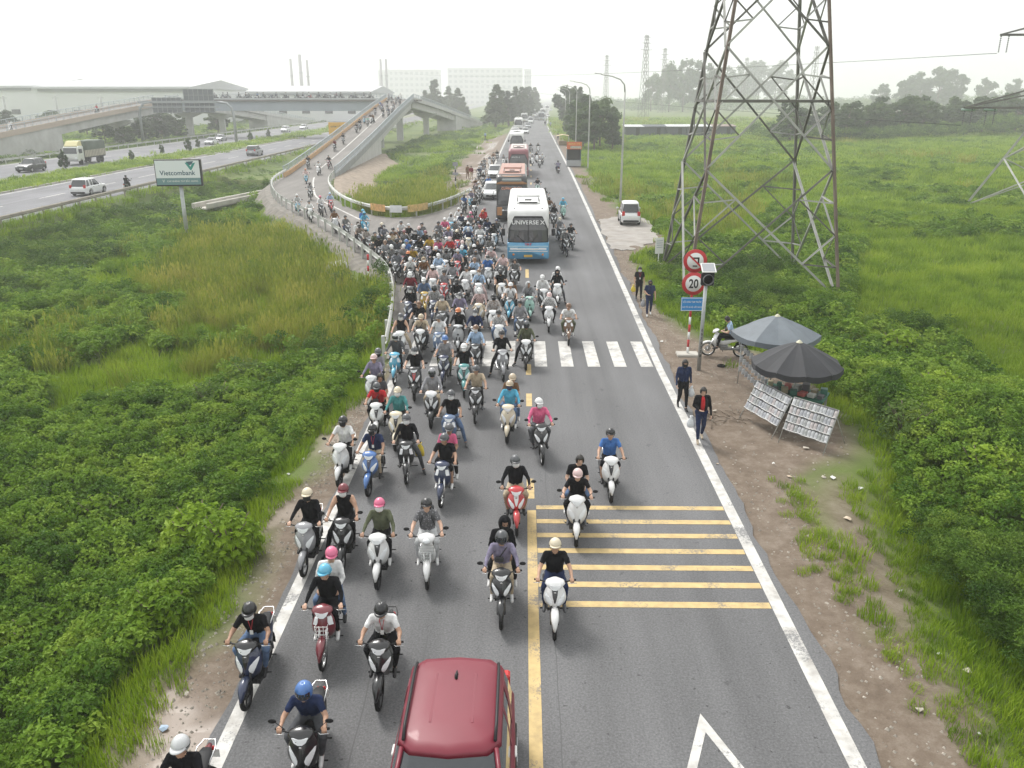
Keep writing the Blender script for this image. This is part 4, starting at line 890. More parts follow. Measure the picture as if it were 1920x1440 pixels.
def hm(kind):
    mb = MB()
    if kind == 'full':
        hshell(mb, (.148, .128, .150), -55, 89, cut=lambda a: 8 if abs(((a + math.pi) % (2 * math.pi)) - math.pi) < .95 else -58)
        vis = [[(.150 * math.cos(e) * math.cos(a), .130 * math.cos(e) * math.sin(a), .150 * math.sin(e)) for e in (R(-18), R(0), R(22))] for a in np.linspace(-1.0, 1.0, 9)]
        vv = [p for s in vis for p in s]; fs = [(i * 3 + j, i * 3 + j + 1, i * 3 + j + 4, i * 3 + j + 3) for i in range(8) for j in range(2)]; mb.add(vv, fs, 1, True)
        for a in np.linspace(-1.0, 1.0, 9)[:-1]:
            a2 = a + .25; q = [(.149 * math.cos(e) * math.cos(t), .130 * math.cos(e) * math.sin(t), .150 * math.sin(e)) for t, e in ((a, R(-20)), (a2, R(-20)), (a2, R(-56)), (a, R(-56)))]; mb.add(q, [(0, 1, 2, 3)], 0, True)
    else:
        hshell(mb, (.136, .118, .138), -8, 89, cut=lambda a: 6 if abs(((a + math.pi) % (2 * math.pi)) - math.pi) < 1.0 else -16)
        pk = {'half': .045, 'cap': .066, 'hard': .055}[kind]; rows = []
        for t in np.linspace(-1.0, 1.0, 11):
            c_, s_ = math.cos(t), math.sin(t); e = pk * math.cos(t * 1.35); rows.append([(.130 * c_, .114 * s_, .022), ((.134 + e) * c_, (.116 + e * .6) * s_, .004), ((.134 + e) * c_, (.116 + e * .6) * s_, -.004), (.130 * c_, .114 * s_, .006)])
        mb.loft(rows, 0)
        if kind == 'hard': hshell(mb, (.150, .130, .02), -60, 60, 0, thick=.03)
        mb.loft([[(.137 * math.cos(a), .119 * math.sin(a), z) for z in (-.004, .012)] + [(.139 * math.cos(a), .121 * math.sin(a), z) for z in (.012, -.004)] for a in np.linspace(1.05, 2 * math.pi - 1.05, 20)], 1)
    for s in (1, -1): mb.tube([(.01, s * .112, .0), (.03, s * .09, -.07), (.055, s * .03, -.118)], .005, 4, 1)
    me = mb.mesh('helmet', [MAT['black'], MAT['black']]); return me
for k_ in ('half', 'cap', 'full', 'hard'): HM[k_] = hm(k_)
def mask_mesh():
    mb = MB(); rows = []
    for t in np.linspace(-1.25, 1.25, 11):
        rows.append([(.016 + (.098 + .022 * math.cos(t) * (1 - abs(z + .045) / .09)) * math.cos(t) * k, .084 * math.sin(t) * k, z) for z, k in ((-.112, .78), (-.085, 1.0), (-.045, 1.03), (.006, .98))])
    vs = [p for r_ in rows for p in r_]; mb.add(vs, [(i * 4 + j, i * 4 + j + 1, i * 4 + j + 5, i * 4 + j + 4) for i in range(10) for j in range(3)], 0, True)
    for s in (1, -1): mb.tube([(.045, s * .082, -.02), (-.005, s * .094, .0)], .003, 4)
    return mb.mesh('face_mask', MAT['white'])
MASK = mask_mesh()
def hood_mesh():
    mb = MB(); hshell(mb, (.155, .128, .165), -70, 89, cut=lambda a: 35 if abs(((a + math.pi) % (2 * math.pi)) - math.pi) < .7 else -72); return mb.mesh('hood', MAT['black'])
HOOD = hood_mesh()
def hair_mesh(long):
    mb = MB(); hshell(mb, (.112, .104, .118), 0, 89, cut=lambda a: 25 if abs(((a + math.pi) % (2 * math.pi)) - math.pi) < .9 else -40)
    if long: mb.loft([[(-.09 + .0 * t - w * .2 + .03 * math.cos(a) * 1.2, w * math.sin(a), z) for a in np.linspace(0, 2 * math.pi, 9)[:-1]] for t, (z, w) in enumerate(((.02, .06), (-.10, .07), (-.20, .06), (-.30, .03)))])
    return mb.mesh('hair', mat('black_hair', (.018, .015, .013), .5))
HAIR = {False: hair_mesh(False), True: hair_mesh(True)}
def lanyard_mesh(B):
    ch = B['chest']; mb = MB()
    for s in (1, -1): mb.tube([(ch.x + .03, s * .055, ch.z + .20), (ch.x + .145, s * .035, ch.z + .10), (ch.x + .145, 0, ch.z - .08)], .006, 4)
    mb.box((ch.x + .150, 0, ch.z - .12), (.008, .055, .08), mi=1); return mb.mesh('lanyard', [mat('red_ribbon', (.45, .03, .04), .6), MAT['white']])
def strap_mesh(B):
    ch = B['chest']; mb = MB(); P_ = [(ch.x + .0, .12, ch.z + .185), (ch.x + .105, .085, ch.z + .12), (ch.x + .145, .0, ch.z + .0), (ch.x + .12, -.09, ch.z - .14), (ch.x - .05, -.17, ch.z - .22)]
    mb.loft([[(x, y - .02, z - .012), (x + .012, y - .02, z - .012), (x + .012, y + .02, z + .012), (x, y + .02, z + .012)] for x, y, z in P_]); mb.box((ch.x + .145, -.05, ch.z - .12), (.06, .17, .11), .02); return mb.mesh('shoulder_bag', mat('black_bag', (.03, .03, .033), .7))
def pack_mesh(B):
    ch = B['chest']; mb = MB(); mb.box((ch.x - .17, 0, ch.z), (.15, .28, .40), .05, seg=2)
    for s in (1, -1): mb.tube([(ch.x - .11, s * .10, ch.z + .16), (ch.x + .0, s * .105, ch.z + .185), (ch.x + .125, s * .095, ch.z + .05), (ch.x + .05, s * .15, ch.z - .15)], .016, 5, flat=.5)
    return mb.mesh('backpack', mat('backpack_cloth', (.03, .032, .036), .75))
EXTRA = {}
for k_, B in BODY.items(): EXTRA[k_] = dict(lan=lanyard_mesh(B), strap=strap_mesh(B), pack=pack_mesh(B))
CL = dict(k=('black', (.011, .011, .013)), w=('white', (.66, .66, .66)), n=('navy', (.022, .032, .075)), g=('grey', (.26, .26, .275)), G=('dark grey', (.075, .078, .085)), b=('blue', (.06, .15, .38)), l=('light blue', (.34, .46, .62)),
          c=('sky blue', (.10, .38, .55)), t=('teal', (.07, .24, .24)), r=('red', (.44, .03, .035)), m=('maroon', (.16, .025, .035)), p=('pink', (.60, .13, .24)), P=('pale pink', (.60, .44, .43)), y=('mustard', (.45, .29, .04)),
          e=('beige', (.45, .37, .27)), o=('brown', (.16, .085, .045)), v=('lilac grey', (.22, .20, .28)), G2=('olive', (.10, .11, .07)), i=('cream', (.60, .53, .40)), O=('orange', (.55, .17, .05)), s=('silver', (.48, .49, .50)), M=('mint', (.30, .50, .44)), d=('denim blue', (.10, .15, .25)))
def cloth(k): nm, c_ = CL[k]; return mat('cloth_' + nm.replace(' ', '_'), c_, .85, var=.22, vs_=9, spec=.06, bump=.5, bs=22)
def patterned(k, kind):
    key = 'cloth_%s_%s' % (CL[k][0].replace(' ', '_'), kind)
    if key in _m: return _m[key]
    m = mat(key, CL[k][1], .85, spec=.2); n = m.node_tree.nodes; l = m.node_tree.links; tc = n.new('ShaderNodeTexCoord'); c1 = CL[k][1]; lum = sum(c1) / 3
    c2 = tuple(min(.7, c * .35 + .30) for c in c1) if lum < .25 else tuple(c * .45 for c in c1)
    if kind == 'stripe': t = n.new('ShaderNodeTexWave'); t.bands_direction = 'Z'; t.inputs['Scale'].default_value = 7; t.inputs['Distortion'].default_value = 1.; out = t.outputs['Fac']
    elif kind == 'check': t = n.new('ShaderNodeTexChecker'); t.inputs['Scale'].default_value = 22; out = t.outputs['Fac']
    else: t = n.new('ShaderNodeTexVoronoi'); t.inputs['Scale'].default_value = 24; out = t.outputs['Distance']
    l.new(tc.outputs['Object'], t.inputs['Vector']); r = n.new('ShaderNodeMapRange'); r.inputs['From Min'].default_value = .42 if kind != 'print' else .28; r.inputs['From Max'].default_value = .58 if kind != 'print' else .36; l.new(out, r.inputs['Value'])
    x = n.new('ShaderNodeMix'); x.data_type = 'RGBA'; x.inputs[6].default_value = (*c1, 1); x.inputs[7].default_value = (*c2, 1); l.new(r.outputs[0], x.inputs[0]); l.new(x.outputs[2], n['Principled BSDF'].inputs['Base Color']); return m
SK = [mat('skin_%s' % nm, c_, .55, var=.06, vs_=12) for nm, c_ in (('tan', (.42, .25, .17)), ('light', (.52, .33, .24)), ('brown', (.33, .19, .125)))]
HAIRM = mat('black_hair', (.018, .015, .013), .5); EYE = mat('eye', (.02, .015, .012), .2)
def helm_mat(k): nm, c_ = CL[k]; return mat('helmet_' + nm.replace(' ', '_'), c_, .35, coat=.3)
HN = dict(half='half helmet', cap='peaked cap helmet', full='full helmet', hard='brimmed helmet', hood='hood', none='bare head')
def person(pose, shirt, sleeve='s', legs='k', shoe='k', helm=('cap', 'k'), mask=None, extra=(), label=None, group=None, skin=None, parts=True, shorts=False, longhair=False, fore=None, print_=False, far=False):
    B = BODY[pose]; o = bpy.data.objects.new('person', B['me']); COL.objects.link(o)
    sk = SK[skin if skin is not None else random.choice((0, 0, 1, 2))]; sh = cloth(shirt) if (not print_ and (random.random() < .8 or pose in ('walk', 'walk2', 'sit') or not far)) else patterned(shirt, 'print' if print_ else random.choice(('stripe', 'check', 'print')))
    ms = [sk, HAIRM, sh, sh, (cloth(fore) if fore else sh) if sleeve == 'l' else sk, cloth(legs), sk if shorts else cloth(legs), mat('shoe_' + CL[shoe][0], CL[shoe][1], .6), EYE]
    if sleeve == 'v': ms[3] = sk
    for i, m_ in enumerate(ms): o.material_slots[i].link = 'OBJECT'; o.material_slots[i].material = m_
    tag(o, label, 'person', group)
    def child(nm, me, m_, X=None):
        c_ = link(nm, me, o)
        if X is not None: c_.matrix_local = X
        if m_ is not None:
            for i, q in enumerate(m_ if isinstance(m_, list) else [m_]): c_.material_slots[i].link = 'OBJECT'; c_.material_slots[i].material = q
        return c_
    H = B['head']; hk, hc = helm
    if hk in HM:
        X = H @ Matrix.Translation((-.020, 0, .024)); child('helmet', HM[hk], [helm_mat(hc), MAT['glass'] if hk == 'full' else MAT['black']], X)
    elif hk == 'hood': child('hood', HOOD, cloth(hc), H @ Matrix.Translation((-.02, 0, 0)))
    else: child('hair', HAIR[longhair], None, H)
    if longhair and hk in HM: child('hair', HAIR[True], None, H @ Matrix.Scale(.93, 4))
    if mask: child('face_mask', MASK, mat('mask_' + CL[mask][0], CL[mask][1], .8), H)
    for e in extra: child({'lan': 'lanyard', 'strap': 'shoulder_bag', 'pack': 'backpack'}[e], EXTRA[pose][e], None)
    return o
# ------------------------------------------------------------------ motorcycles (forward = +X, wheels on z = 0)
BK = {}
def P_(col): return CL[col][0], CL[col][1]
def paint(k):
    nm, c_ = CL[k]; dk = k in 'knGmo'
    return mat('bike_paint_' + nm.replace(' ', '_'), c_, .28, coat=.6, var=.05, vs_=8)
def ring(mb, R0, r, w, n=22, m=8, X=None, mi=0):
    """torus section squashed to width w"""
    vs = []
    for i in range(n):
        a = 2 * math.pi * i / n
        for j in range(m):
            t = 2 * math.pi * j / m; q = R0 + r * math.cos(t); vs.append((q * math.cos(a), w * math.sin(t), q * math.sin(a)))
    mb.add(vs, [(i * m + j, i * m + (j + 1) % m, ((i + 1) % n) * m + (j + 1) % m, ((i + 1) % n) * m + j) for i in range(n) for j in range(m)], mi, True, X)
def shield(kind):
    """front apron surface: s in -1..1 across, t in 0..1 from top to bottom"""
    K = dict(W=([.96, .86, .76, .66, .56, .46], [.36, .42, .455, .47, .45, .40], [.10, .175, .205, .205, .175, .12], .10),
             X=([.97, .87, .77, .66, .56, .45], [.38, .46, .51, .54, .50, .42], [.09, .175, .215, .20, .145, .07], .13),
             S=([.98, .87, .76, .64, .52, .40], [.39, .46, .50, .52, .50, .44], [.10, .19, .225, .22, .18, .12], .13),
             V=([.95, .84, .73, .61, .49, .37], [.40, .43, .45, .46, .455, .43], [.12, .20, .225, .225, .20, .14], .09),
             C=([.94, .84, .74, .64, .54, .44], [.38, .40, .42, .42, .40, .36], [.08, .13, .17, .18, .16, .12], .06))[kind]
    T = np.linspace(0, 1, 6)
    def f(s, t, off=0):
        z = np.interp(t, T, K[0]); x = np.interp(t, T, K[1]); hw = np.interp(t, T, K[2]); return Vector((x - K[3] * abs(s) ** 1.7 * (1.2 if kind in 'XS' else 1) + off, s * hw, z - .02 * abs(s) ** 2))
    return f
def patch(f, edge0, edge1, t0, t1, off=.008, th=.010, n=6, k=3):
    mb = MB(); secs = []
    for t in np.linspace(t0, t1, n):
        s0, s1 = edge0(t), edge1(t); secs.append([f(s0 + (s1 - s0) * i / k, t, off) for i in range(k + 1)] + [f(s0 + (s1 - s0) * i / k, t, off - th - .006) for i in range(k, -1, -1)])
    mb.loft(secs, smooth=False); return mb
def make_bike(kind):
    parts = []     # (name, mesh, material key or None, parent index, location)
    def part(nm, mb, key, par=None, loc=(0, 0, 0), fix=True):
        me = mb.mesh(nm, MAT['black'])
        bm = bmesh.new(); bm.from_mesh(me); bmesh.ops.recalc_face_normals(bm, faces=bm.faces[:]); bm.to_mesh(me); bm.free()
        parts.append((nm, me, key, par, loc)); return len(parts) - 1
    sco = kind in 'SV'; wr = {'W': .285, 'X': .285, 'C': .285, 'S': .258, 'V': .235}[kind]; tw = .046 if sco else .038; fxx = .62 if kind != 'V' else .58; rx = -.60
    for x in (fxx, rx):
        mb = MB(); ring(mb, wr - .062, .016, .026, 22, 6)
        X = Matrix.Rotation(R(90), 4, 'X'); mb.lathe([(.0, -.05), (.045, -.05), (.05, -.02), (.05, .02), (.045, .05), (0, .05)], 12, X)
        if kind in 'WC':
            for i in range(14):
                a = 2 * math.pi * i / 14; b_ = a + .35 * (1 if i % 2 else -1); mb.tube([(.045 * math.cos(a), .03 * (1 if i % 2 else -1), .045 * math.sin(a)), ((wr - .065) * math.cos(b_), 0, (wr - .065) * math.sin(b_))], .004, 4)
        else:
            for i in range(5):
                a = 2 * math.pi * i / 5; mb.bar((.04 * math.cos(a), 0, .04 * math.sin(a)), ((wr - .065) * math.cos(a), 0, (wr - .065) * math.sin(a)), .03, .022)
        mb.lathe([(.055, .035), (.11, .035), (.11, .040), (.055, .040)], 18, X)
        i = part('wheel', mb, 'chrome' if kind in 'WC' else 'rim', None, (x, 0, wr))
        mb = MB(); ring(mb, wr - .036, .036, tw, 26, 8); part('tyre', mb, 'rubber', i)
    mb = MB()
    for s in (1, -1): mb.tube([(fxx, s * .065, wr), (fxx - .06, s * .065, wr + .16), (fxx - .20, s * .055, .72)], [.020, .022, .024], 7)
    part('fork', mb, 'chrome' if kind in 'WC' else 'black')
    mb = MB(); secs = []
    for a in np.linspace(R(12), R(165), 12):
        t = (a - R(12)) / R(153); hw = (.055 + .028 * math.sin(math.pi * min(1, t * 1.3))) * (.45 + .55 * min(1, t * 4)); q = wr + .030
        secs.append([((q + h) * math.cos(a), y, (q + h) * math.sin(a)) for y, h in ((-hw, -.05), (-hw * .75, .0), (0, .022), (hw * .75, 0), (hw, -.05), (hw * .7, -.02), (0, .008), (-hw * .7, -.02))])
    mb.loft(secs); part('mudguard', mb, 'paint', None, (fxx, 0, wr))
    f = shield(kind); mb = MB(); rows = []
    for t in np.linspace(0, 1, 10): rows.append([f(s, t) for s in np.linspace(-1, 1, 11)] + [f(s, t, -.05 if abs(s) < .9 else -.02) for s in np.linspace(1, -1, 11)])
    mb.loft(rows); sh_i = part('front_apron', mb, 'paint')
    if kind in 'XS':
        lo = (lambda t: -.02 - .30 * (1 - t)) if kind == 'X' else (lambda t: -.42 * (1 - abs(t - .3)))
        mb = patch(f, lambda t: -max(.04, .46 * (1 - (t / .62))), lambda t: max(.04, .46 * (1 - (t / .62))), .08, .55); part('nose_panel', mb, 'accent', sh_i); mb = MB(); mb.ell(f(0, .20) + Vector((.012, 0, 0)), (.012, .028, .018), 8, 5); part('badge', mb, 'chrome', sh_i)
        for s in (1, -1):
            mb = patch(f, lambda t: s * (.93 - 1.0 * (t - .30)), lambda t: s * (.93 - 1.0 * (t - .30) - .10 - .38 * math.sin(math.pi * (t - .3) / .42)), .30, .72, .012); part('indicator', mb, 'lamp', sh_i)
    elif kind == 'W':
        for s in (1, -1):
            mb = patch(f, lambda t: s * .88, lambda t: s * (.45 + .5 * abs(t - .27)), .14, .40, .010); part('indicator', mb, 'lamp', sh_i)
        mb = patch(f, lambda t: -.55, lambda t: .55, .74, .96, .006); part('lower_panel', mb, 'accent', sh_i)
    elif kind == 'V':
        mb = patch(f, lambda t: -.14, lambda t: .14, .12, .80, .016); part('horn_cover', mb, 'paint', sh_i)
        mb = MB(); mb.ell(f(0, .42) + Vector((.02, 0, 0)), (.015, .04, .04), 10, 6); part('badge', mb, 'black', sh_i)
    # handlebar
    hzb = 1.03; mb = MB(); mb.tube([(.27, .37, hzb), (.32, .25, hzb + .005), (.355, .08, hzb - .01), (.355, -.08, hzb - .01), (.32, -.25, hzb + .005), (.27, -.37, hzb)], .013, 7); hb = part('handlebar', mb, 'black')
    for s in (1, -1):
        mb = MB(); mb.tube([(.268, s * .385, hzb), (.30, s * .265, hzb)], .019, 8); part('grip', mb, 'rubber', hb)
        mb = MB(); mb.tube([(.33, s * .22, hzb - .005), (.375, s * .27, hzb - .01), (.36, s * .40, hzb - .012)], .006, 5); part('lever', mb, 'chrome', hb)
    mb = MB()
    if kind == 'V': mb.ell((.35, 0, hzb - .005), (.10, .20, .07), 14, 8)
    else:
        for_ = [(.25, .06, 1.055, .030), (.31, .17, 1.045, .048), (.38, .19, 1.02, .060), (.44, .14, .985, .055), (.475, .07, .955, .032)]
        mb.loft([[(x, w_ * math.cos(a), z + h_ * math.sin(a)) for a in np.linspace(0, 2 * math.pi, 13)[:-1]] for x, w_, z, h_ in for_])
    cv = part('handlebar_cover', mb, 'paint' if kind in 'WV' or kind == 'X' else 'cover')
    mb = MB()
    if kind == 'V': mb.ell((.435, 0, hzb - .01), (.035, .066, .066), 12, 8)
    elif kind == 'C': mb.ell((.455, 0, .985), (.05, .075, .06), 12, 8)
    else:
        sl2 = [(.462, .105, 1.008, .018), (.480, .085, .975, .030), (.492, .055, .945, .030), (.490, .02, .925, .015)]
        mb.add([(.452, -.12, 1.030), (.470, -.03, 1.012), (.470, .03, 1.012), (.452, .12, 1.030), (.478, .085, .965), (.488, .03, .925), (.488, -.03, .925), (.478, -.085, .965), (.40, 0, .98)], [(0, 1, 6, 7), (1, 2, 5, 6), (2, 3, 4, 5), (0, 8, 1), (1, 8, 2), (2, 8, 3), (3, 8, 4), (4, 8, 5), (5, 8, 6), (6, 8, 7), (7, 8, 0)])
    part('headlight', mb, 'lamp', cv)
    for s in (1, -1):
        mb = MB(); mb.tube([(.30, s * .24, hzb + .01), (.33, s * .30, hzb + .11), (.33, s * .36, hzb + .165)], .006, 5); mb.ell((.325, s * .40, hzb + .18), (.014, .062, .040), 12, 6); part('mirror', mb, 'black')
    # body
    if sco:
        secs = [(.06, .08, .50, .14), (-.05, .14, .53, .17), (-.25, .165, .56, .17), (-.50, .165, .62, .14), (-.72, .12, .70, .10), (-.90, .05, .76, .05)]
        mb = MB(); mb.loft([[(x, w_ * math.copysign(abs(math.cos(a)) ** .7, math.cos(a)), z + h_ * math.copysign(abs(math.sin(a)) ** .8, math.sin(a))) for a in np.linspace(0, 2 * math.pi, 15)[:-1]] for x, w_, z, h_ in secs]); part('side_panel', mb, 'paint')
        mb = MB(); mb.loft([[(x, -w_, z), (x, w_, z), (x, w_, z - h_), (x, -w_, z - h_)] for x, w_, z, h_ in ((.42, .13, .40, .08), (.36, .16, .33, .07), (.10, .17, .31, .07), (-.05, .16, .36, .08))], smooth=False); part('floorboard', mb, 'black')
    else:
        secs = [(.38, .06, .66, .07), (.25, .07, .58, .08), (.08, .075, .53, .09), (-.08, .09, .58, .12), (-.25, .115, .66, .10), (-.5, .11, .70, .08), (-.75, .08, .76, .06), (-.93, .03, .80, .03)]
        mb = MB(); mb.loft([[(x, w_ * math.cos(a), z + h_ * math.sin(a)) for a in np.linspace(0, 2 * math.pi, 13)[:-1]] for x, w_, z, h_ in secs]); part('side_panel', mb, 'paint')
    mb = MB(); mb.loft([[(x, w_ * math.copysign(abs(math.cos(a)) ** .6, math.cos(a)), z + h_ * math.sin(a)) for a in np.linspace(0, 2 * math.pi, 13)[:-1]] for x, w_, z, h_ in ((.02, .06, .70, .03), (-.06, .115, .735, .04), (-.25, .14, .745, .045), (-.45, .14, .775, .05), (-.7, .12, .815, .045), (-.82, .07, .825, .03))]); part('seat', mb, 'seat')
    mb = MB(); mb.box((.02, 0, .36), (.30, .20, .19), .03); mb.tube([(.10, 0, .40), (.30, 0, .46)], [.085, .075], 10); mb.box((-.3, .06, .33), (.5, .10, .09), .02); part('engine', mb, 'engine')
    mb = MB(); mb.tube([(.22, -.08, .36), (.10, -.12, .25), (-.20, -.15, .25), (-.32, -.17, .29), (-.82, -.18, .44)], [.018, .018, .022, .045, .048], 9); part('exhaust', mb, 'chrome' if kind in 'WC' else 'black')
    mb = MB(); mb.tube([(.08, -.27, .28), (.08, .27, .28)], .014, 6); mb.tube([(-.26, -.27, .38), (-.26, .27, .38)], .012, 6); part('footpeg', mb, 'black')
    mb = MB()
    for s in (1, -1): mb.tube([(rx, s * .10, wr), (rx + .08, s * .11, .66)], .028, 7); mb.bar((rx, s * .075, wr), (-.1, s * .07, .34), .03, .05)
    part('shock_absorber', mb, 'engine')
    mb = MB(); secs = []
    for a in np.linspace(R(50), R(195), 8): secs.append([((wr + .04) * math.cos(a), y, (wr + .04) * math.sin(a) + h) for y, h in ((-.07, -.02), (0, .012), (.07, -.02), (0, .0))])
    mb.loft(secs); part('mudguard', mb, 'black', None, (rx, 0, wr))
    mb = MB(); mb.box((-.92, 0, .745), (.06, .14, .07), .02); part('tail_light', mb, 'red')
    mb = MB(); mb.tube([(-.55, .12, .80), (-.80, .13, .86), (-.95, .08, .87), (-.95, -.08, .87), (-.80, -.13, .86), (-.55, -.12, .80)], .011, 6); part('grab_rail', mb, 'chrome' if kind != 'X' else 'black')
    mb = MB(); mb.box((-.98, 0, .60), (.006, .19, .14), X=None); part('number_plate', mb, 'white')
    if kind == 'C':
        mb = MB(); 
        for z in (.66, .74, .82, .88): 
            q = .10 + (z - .66) * .12; mb.tube([(.44, -q - .03, z), (.66 + (z - .66) * .2, -q, z), (.66 + (z - .66) * .2, q, z), (.44, q + .03, z), (.44, -q - .03, z)], .005, 4)
        for y in np.linspace(-.10, .10, 6): mb.tube([(.47, y, .66), (.66, y, .66), (.70, y * 1.25, .88)], .004, 4)
        part('basket', mb, 'basket')
    return parts
for k_ in 'WXSVC': BK[k_] = make_bike(k_)
TYPE = dict(W='underbone motorcycle', X='sporty underbone motorcycle', S='scooter', V='retro scooter', C='cub motorcycle with front basket')
KEYM = dict(chrome='chrome', rim='blackrim', rubber='rubber', black='black', lamp='lamp', seat='seat', engine='engine', red='red', white='white', basket='steel')
LOB = {}
def low_bike(kind):
    if kind in LOB: return LOB[kind]
    bm = bmesh.new(); keys = []
    for nm, me, key, par, loc in BK[kind]:
        if nm in ('lever', 'grab_rail', 'badge'): continue
        if key not in keys: keys.append(key)
        t = me.copy(); L0 = Vector(loc) + (Vector(BK[kind][par][4]) if par is not None else Vector()); t.transform(Matrix.Translation(L0)); t.polygons.foreach_set('material_index', [keys.index(key)] * len(t.polygons)); bm.from_mesh(t); bpy.data.meshes.remove(t)
    me = bpy.data.meshes.new('motorcycle'); bm.to_mesh(me); bm.free()
    for _ in keys: me.materials.append(MAT['black'])
    LOB[kind] = (me, keys); return LOB[kind]
def bike(kind, col, loc, heading, label, accent='k', cover=None, group=None, mirrors=True, simple=False, pitch=0., rack=False, rim=None):
    def M_(key):
        if key == 'paint': return paint(col)
        if key == 'accent': return paint(accent)
        if key == 'cover': return paint(cover or col)
        if key == 'rim' and rim: return MAT[rim]
        return MAT[KEYM[key]]
    nm = 'scooter' if kind in 'SV' else 'motorcycle'
    if simple:
        me, keys = low_bike(kind); o = bpy.data.objects.new(nm, me); COL.objects.link(o)
        for i, k in enumerate(keys): o.material_slots[i].link = 'OBJECT'; o.material_slots[i].material = M_(k)
        tag(o, label, 'scooter' if kind in 'SV' else 'motorcycle', group)
    else:
        o = thing(nm, loc, 0, label, 'scooter' if kind in 'SV' else 'motorcycle', group); made = []
        for pn, me, key, par, l0 in BK[kind]:
            if pn == 'mirror' and not mirrors: made.append(None); continue
            c_ = bpy.data.objects.new(pn, me); COL.objects.link(c_); c_.parent = o if par is None else made[par]; c_.location = l0
            c_.material_slots[0].link = 'OBJECT'; c_.material_slots[0].material = M_(key); made.append(c_)
        if rack:
            if not hasattr(bike, 'rk'):
                mb = MB()
                for z in (.58, .66, .74, .82): mb.tube([(.50, -.10, z), (.58, -.11, z), (.58, .11, z), (.50, .10, z)], .007, 5)
                for y in (-.10, -.035, .035, .10): mb.tube([(.58, y, .56), (.585, y * 1.1, .84)], .006, 5)
                bike.rk = mb.mesh('rack', MAT['white'])
            link('rack', bike.rk, o)
    o.location = loc; o.rotation_euler = (0, -pitch, heading); return o
